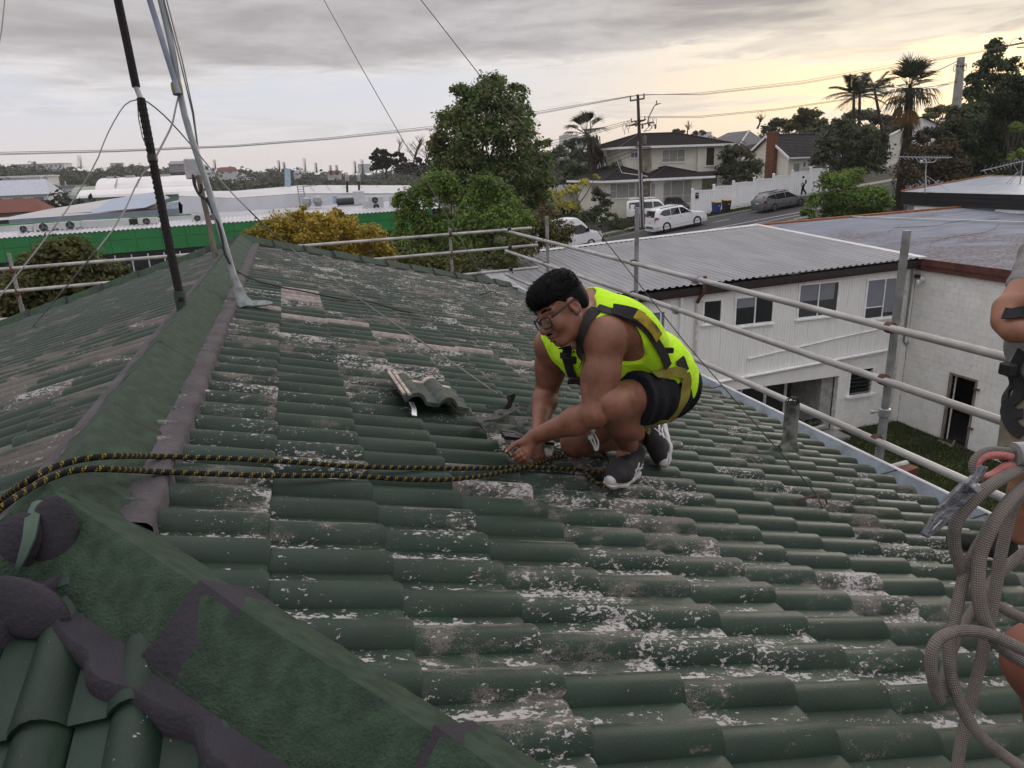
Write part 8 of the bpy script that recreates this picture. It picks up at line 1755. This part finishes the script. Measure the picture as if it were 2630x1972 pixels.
for h_,lb,s in((hk1,'rusty wire hook in the tiles near the gutter',1),(hk2,'dark wire hook on the far tiles',1.5)):
 t=thing('roof_hook',lb,'hook',h_);mb=MB();mb.tube(smooth_path([h_+Vector(q)*s for q in((-.10,.03,.01),(-.03,.01,.02),(0,0,.035),(.035,-.01,.025),(.04,-.02,-.01))],1),.0045*s,6);build('hook_wire',mb,rust if s==1 else guy_d,t,smooth=True);mb=MB();mb.tube(smooth_path([h_+Vector(q)*s for q in((0,0,.035),(-.015,-.03,.02),(-.01,-.05,-.01))],1),.004*s,6);build('hook_wire',mb,rust if s==1 else guy_d,t,smooth=True)
wire('aerial_cable','black cable lying slack across the far tiles from the silver mast',[[onroof(500+x/2.765,600+y/2.765,.012)for x,y in((280,250),(360,300),(470,345),(640,385),(780,410),(920,440),(1050,465),(1180,470),(1290,495),(1390,525),(1450,545),(1540,560))]],.006,3)
wire('drop_wire','short dark wire hanging over the far verge of the roof',[[atD(1228,700,9.3),atD(1240,730,9.0),atD(1256,760,8.8)]],.006,4)
# - grey lanyard held up at the right
DR=1.02
cl_=lambda x,y,k=1.0:atD(2330+x/3.18,1450+y/3.18,DR*k)
cu_=lambda x,y,k=1.0:atD(2330+x/4.607,1140+y/4.607,DR*k)
ly=thing('rope_lanyard','grey braided rope lanyard with a pink thimble and steel hook hanging at the right','lanyard',cu_(900,300))
rr=.0082
rope('rope',[[cu_(1500,270,1.03),cu_(1330,300,1.0),cu_(1150,390,.985),cu_(950,510,.975),cu_(760,690,.975),cu_(590,880,.98),cu_(545,1080,.985),cu_(570,1270,.99),cu_(640,1480,1.0),cl_(440,60,1.005),cl_(470,100,1.01)]],rr*1.05,rope_grey,ly)
rope('rope',[[cu_(1500,420,1.0),cu_(1390,500,.99),cu_(1230,650,.98),cu_(1080,850,.975),cu_(960,1060,.975),cu_(860,1300,.98),cu_(840,1500,.98),cl_(582,60,.98),cl_(578,200,.98),cl_(600,380,.985),cl_(650,510,.99),cl_(720,620,.995),cl_(820,720,1.0),cl_(960,800,1.0),cl_(1100,860,1.0)]],rr*1.12,rope_grey,ly)
rope('rope',[[cu_(1060,860,1.0),cu_(930,1060,1.0),cu_(790,1300,1.0),cu_(710,1480,1.0),cl_(470,80,1.0),cl_(420,280,1.0),cl_(375,490,1.0),cl_(345,660,.99),cl_(345,850,.985),cl_(390,1030,.98),cl_(470,1220,.98),cl_(590,1400,.98),cl_(760,1540,.98),cl_(980,1690,.98)]],rr,rope_grey,ly)
rope('rope',[[cu_(1330,560,1.03),cu_(1230,800,1.03),cu_(1150,1100,1.03),cu_(1090,1400,1.03),cl_(745,60,1.03),cl_(700,330,1.03),cl_(640,620,1.03),cl_(560,960,1.03),cl_(470,1300,1.03),cl_(420,1560,1.03),cl_(405,1720,1.03)]],rr*1.02,rope_grey,ly)
rope('rope',[[cl_(1100,760,.955),cl_(950,700,.96),cl_(820,630,.96),cl_(660,560,.965),cl_(520,535,.965),cl_(380,545,.965),cl_(270,590,.965),cl_(205,680,.965),cl_(190,800,.97),cl_(210,940,.975),cl_(240,1040,.98),cl_(270,1100,.99)]],rr,rope_grey,ly)
rope('rope',[[cl_(1100,500,1.06),cl_(930,430,1.06),cl_(800,370,1.06),cl_(690,300,1.06),cl_(640,230,1.06),cl_(680,150,1.07),cl_(790,40,1.07),cl_(900,-60,1.07),cl_(1000,-130,1.07)]],rr*.95,rope_grey,ly)
rope('rope',[[cl_(640,230,1.06),cl_(560,340,1.06),cl_(480,450,1.055),cl_(410,600,1.04),cl_(330,800,1.02),cl_(295,950,1.0),cl_(305,1075,.99)]],rr*.85,rope_grey,ly)
th=MB();tp=smooth_path([cu_(*q)for q in((1240,150),(1120,125),(980,120),(880,150),(825,220),(820,300),(860,370),(930,395),(1010,375),(1100,320),(1180,265),(1260,260))],2)
th.tube(tp,[.0062+.0008*math.sin(i*.2)for i in range(len(tp))],10,flat=1.0);thm=build('thimble',th,pm('faded_red_plastic',(.42,.105,.10),.55,var=.16,scale=30,bump=.3,bscale=120,col2=(.47,.20,.19)),ly,smooth=True)
rope('rope',[[cu_(1500,130,1.0),cu_(1350,115,1.0),cu_(1240,85,1.0),cu_(1100,68,1.0),cu_(970,68,1.0),cu_(850,110,1.0),cu_(775,200,1.0),cu_(765,290,1.0),cu_(800,380,1.0),cu_(880,440,1.0)]],rr*.62,rope_grey,ly)
mb=MB();mb.tube([cu_(1270,120),cu_(1500,105)],.017,12);build('splice_sleeve',mb,pm('grey_sleeve',(.24,.235,.235),.6),ly,smooth=True)
stl=pm('worn_forged_steel',(.15,.155,.175),.38,.75,.3,40,dirt=.4,dirtcol=(.30,.29,.28),bump=.3,bscale=120)
hkb=thing('snap_hook','worn grey steel snap hook clipped through the pink thimble','hook',cu_(700,700,.97))
ax0,ax1=cu_(830,520,.965),cu_(470,830,.955);d=(ax1-ax0).normalized();nn_=(-CF);sd=d.cross(nn_).normalized();nn_=sd.cross(d)
Mh=Matrix((d,sd,nn_)).transposed()
def slabp(name,pts,th_,m=stl,k=.96,par=None):mb=MB();q=[cu_(*p,k)for p in pts];mb.prism(q,CF*th_);return build(name,mb,m,par or hkb,bevel=.0012)
slabp('hook_body',((700,460),(760,440),(835,560),(560,845),(430,985),(255,1120),(215,1085),(330,900),(430,800),(450,720)),.014)
slabp('hook_plate',((685,440),(705,470),(480,690),(440,730),(380,775),(360,760),(460,680)),.006,k=.955)
slabp('hook_gate',((910,260),(965,275),(955,320),(800,510),(770,560),(720,590),(700,570),(760,490),(780,470)),.012,k=.952);slabp('hook_gate',((780,380),(820,375),(760,470),(700,470)),.008,pm('bright_steel',(.30,.31,.33),.35,.7),.968)
slabp('gate_slot',((745,505),(765,520),(725,590),(700,598),(692,570)),.002,black,.951);slabp('nose_slot',((420,890),(400,930),(300,1030),(320,985)),.002,pm('pale_edge',(.36,.36,.37),.4,.5),.951)
mb=MB();mb.lathe([(.006,-.004),(.007,0),(.005,.004)],10,cu_(815,525,.950),-CF);build('rivet',mb,MATS['bright_steel'],hkb,smooth=True);slabp('pin_tab',((800,515),(830,530),(825,550),(795,530)),.006,MATS['bright_steel'],.95)
# - second roofer at the right edge, and a bare knee nearer the camera
p2h=thing('person','person standing half out of frame at the right in grey shirt, khaki shorts, harness','person',onroof(2560,1430))
ck2=lambda x,y,d=2.9:atD(2330+x/2.765,640+y/2.765,d)
pts2=[ck2(640,480),ck2(1200,2200),ck2(1300,-300)]
l2,h2_=np.array([1.4,1.3,-2.1]),np.array([3.3,3.4,.1]);V2=.010
Q=Body(l2,h2_,.0065);sh2,el2=ck2(960,70,2.85),ck2(712,420,2.72);wr2=ck2(960,330,2.62);hand2=ck2(900,520,2.60)
chain(Q,[sh2,el2],[.058,.042],.02);chain(Q,[el2,wr2],[.043,.034],.02);el3=ck2(704,510,2.70);chain(Q,[el3,ck2(760,570,2.66),ck2(900,600,2.62)],[.044,.043,.036],.03);Q.cap(el2,el3,.041,.044,.03)
hip2,kn2,an2=ck2(980,1150,2.95),ck2(860,1560,2.86),ck2(800,2030,2.93);chain(Q,[hip2,kn2],[.10,.062],.02);chain(Q,[kn2,kn2 .lerp(an2,.35),an2],[.056,.060,.040],.02)
hip3=ck2(1180,1150,3.0);chain(Q,[hip3,ck2(1200,1560,2.95),ck2(1190,2060,3.0)],[.10,.062,.042],.02);Q.ell(nv(ck2(1130,500,2.9)),(.175,.175,.34),None,.03);hd2=ck2(1330,-480,2.9);Q.cap(ck2(1230,-60,2.9),hd2,.06,.06,.03);Q.ell(nv(hd2),(.085,.10,.12),None,.02);Q.cap(sh2,ck2(1420,60,2.95),.07,.07,.04)
V,F=Q.mesh();build_np('body',V,F,skin2,p2h,smooth=True)
Q2=Body(l2,h2_,.0065);Q2 .ell(nv(ck2(1130,500,2.9)),(.205,.205,.37),None,.03);Q2 .cap(sh2,ck2(1420,60,2.95),.088,.088,.05);Q2 .cap(sh2,sh2 .lerp(el2,.46),.070,.066,.03);Q2 .cap(ck2(1010,800,2.94),ck2(1000,1060,2.95),.122,.118,.05);Q2 .D+=(.005*np.sin(np.stack(np.meshgrid(*[Q2 .lo[i]+Q2 .h*np.arange(Q2 .n[i],dtype=np.float32)for i in range(3)],indexing='ij'),-1)@nv((30,20,45)))).astype(np.float32)
Q2 .plane_cut(nv(sh2 .lerp(el2,.48)),nv((el2-sh2).normalized()+Vector((0,0,0))))if False else None
V,F=Q2 .mesh();build_np('shirt',V,F,pm('grey_marl',(.20,.195,.19),.9,var=.15,scale=60,bump=.4,bscale=60),p2h,smooth=True)
Q3=Body(l2,h2_,.0065);chain(Q3,[hip2,hip2 .lerp(kn2,.88)],[.150,.118],.02);chain(Q3,[hip3,hip3 .lerp(ck2(1200,1560,2.95),.8)],[.15,.12],.02);Q3 .plane_cut(nv(hip2 .lerp(kn2,.88)),nv((kn2-hip2).normalized()));V,F=Q3 .mesh();build_np('shorts',V,F,pm('khaki_cloth',(.15,.125,.090),.9,var=.2,scale=14,bump=.6,bscale=18),p2h,smooth=True)
Qh=Body(l2,h2_,.0065);Qh.ell(nv(hd2+Vector((0,0,.02))),(.095,.11,.125),None,.02);Qh.plane_cut(nv(hd2),nv(CU*-1+CR*-.4));V,F=Qh.mesh();build_np('hair',V,F,hair_m,p2h,smooth=True)
allQ=Body(l2,h2_,.0065);allQ.D=np.minimum(np.minimum(Q.D,Q2 .D),Q3 .D)
def strap2(pts,w,name='strap',lift=.006):return strap(name,[(2330+x/2.765,640+y/2.765)for x,y in pts],w,web_black,p2h,lift,(2.2,3.6),False,allQ)
strap2([(830,720),(790,800),(755,900),(720,1000),(705,1080)],.050);strap2([(715,860),(680,930),(668,1010),(690,1110),(720,1200),(770,1280),(830,1320)],.050);strap2([(705,1090),(730,1140),(780,1180),(830,1170)],.045);strap2([(780,900),(815,990),(850,1060)],.045);strap2([(690,470),(740,478),(830,470)],.05,'glove_strap',.012)
mb=MB();mb.box(ck2(712,850,2.78),(.04,.05,.05));build('buckle',mb,black,p2h,bevel=.008)
t0_,h0_=onroof(2432,1400,.01),onroof(2590,1440,.01);d_=(t0_-h0_).normalized();shoe_m2=pm('black_boot',(.014,.013,.013),.6,var=.3)
Bt=Body(np.minimum(nv(t0_),nv(h0_))-.15,np.maximum(nv(t0_),nv(h0_))+.25,.0055);hh_=h0_.lerp(t0_,.15);chain(Bt,[hh_+n_roof*.04,h0_.lerp(t0_,.5)+n_roof*.045,h0_.lerp(t0_,.90)+n_roof*.035],[.045,.045,.038],.03);Bt.cap(hh_+n_roof*.05,hh_+Vector((0,0,.18)),.048,.050,.03);V,F=Bt.mesh();build_np('boot',V,F,shoe_m2,p2h,smooth=True)
kp=thing('person','bare knee of a third person intruding at the lower right behind the grey rope','person',atD(2700,1900,1.35));Kb=Body(nv(atD(2720,1700,1.25))-.3,nv(atD(2720,1700,1.25))+.35,.005);k0_=atD(2690,1702,1.22);Kb.ell(nv(k0_),(.052,.056,.060),None,.03);chain(Kb,[k0_,atD(2730,1950,1.30)],[.050,.050],.04);chain(Kb,[k0_,atD(2950,1620,1.15)],[.056,.075],.04);Kb.ell(nv(k0_+Vector((-.01,-.02,.02))),(.036,.036,.040),None,.02);V,F=Kb.mesh();build_np('leg',V,F,pm('warm_skin',(.20,.075,.05),.5,var=.12,scale=12),kp,smooth=True)
# - pedestrian on the far footpath
pd=thing('person','pedestrian in white shirt and dark trousers walking by the white fence with a backpack','person',(45.6,57.4,float(zroad(45.6))+.16))
g0=ORG[pd];lp2=lambda x,y,z:nv((g0 .x+x,g0 .y+y,g0 .z+z))
def small(name,fn,m,h=.018):b_=Body(nv(g0)+nv((-.75,-.5,-.1)),nv(g0)+nv((.75,.5,1.95)),h);fn(b_);V,F=b_.mesh();return build_np(name,V,F,m,pd,smooth=True)
def fb_(b):b.ell(lp2(-.05,0,1.58),(.095,.08,.12));b.cap(lp2(-.02,0,1.45),lp2(-.04,0,1.52),.05,.05);b.cap(lp2(0,0,1.0),lp2(-.02,0,1.38),.13,.15,.04);chain(b,[lp2(-.04,-.18,1.36),lp2(-.18,-.22,1.12),lp2(-.42,-.2,1.02)],[.05,.045,.03]);chain(b,[lp2(.02,.18,1.36),lp2(.12,.22,1.1),lp2(.25,.2,.95)],[.05,.045,.03]);chain(b,[lp2(0,-.08,.95),lp2(-.12,-.08,.52),lp2(-.16,-.08,.06)],[.085,.06,.045]);chain(b,[lp2(0,.08,.95),lp2(.14,.08,.52),lp2(.42,.08,.18)],[.085,.06,.045])
small('body',fb_,skin);small('shirt',lambda b:(b.cap(lp2(0,0,.98),lp2(-.02,0,1.38),.155,.17,.04),b.cap(lp2(-.04,-.18,1.36),lp2(-.14,-.21,1.18),.07,.065),b.cap(lp2(.02,.18,1.36),lp2(.10,.21,1.16),.07,.065)),pm('white_shirt',(.60,.60,.61),.8));small('trousers',lambda b:(chain(b,[lp2(0,-.08,.95),lp2(-.12,-.08,.52),lp2(-.16,-.08,.12)],[.115,.085,.075]),chain(b,[lp2(0,.08,.95),lp2(.14,.08,.52),lp2(.42,.08,.2)],[.115,.085,.075])),navy)
small('hair',lambda b:b.ell(lp2(-.03,0,1.63),(.11,.10,.11)),hair_m);small('backpack',lambda b:b.ell(lp2(.22,0,1.2),(.11,.15,.22)),pm('brown_backpack',(.07,.045,.03),.8));small('shoe',lambda b:b.cap(lp2(-.16,-.08,.03),lp2(-.32,-.08,.03),.05,.04),black);small('shoe',lambda b:b.cap(lp2(.44,.08,.15),lp2(.38,.08,.02),.05,.04),black)
# - thin morning haze
hm=bpy.data.materials.new('haze');hm.use_nodes=True;ht=NT(hm.node_tree);ht.n.remove(ht.n['Principled BSDF']);pv=ht.new('ShaderNodeVolumePrincipled');pv.inputs['Color'].default_value=(.93,.95,1,1);pv.inputs['Density'].default_value=.00022;pv.inputs['Anisotropy'].default_value=.3
ht.l.new(pv.outputs[0],ht.n['Material Output'].inputs['Volume'])
mb=MB();mb.span((-2000,-2000,-22),(2000,2000,24));hz=kind(build('haze',mb,hm),'stuff');tag(hz,'thin pale morning haze over the whole district','haze')
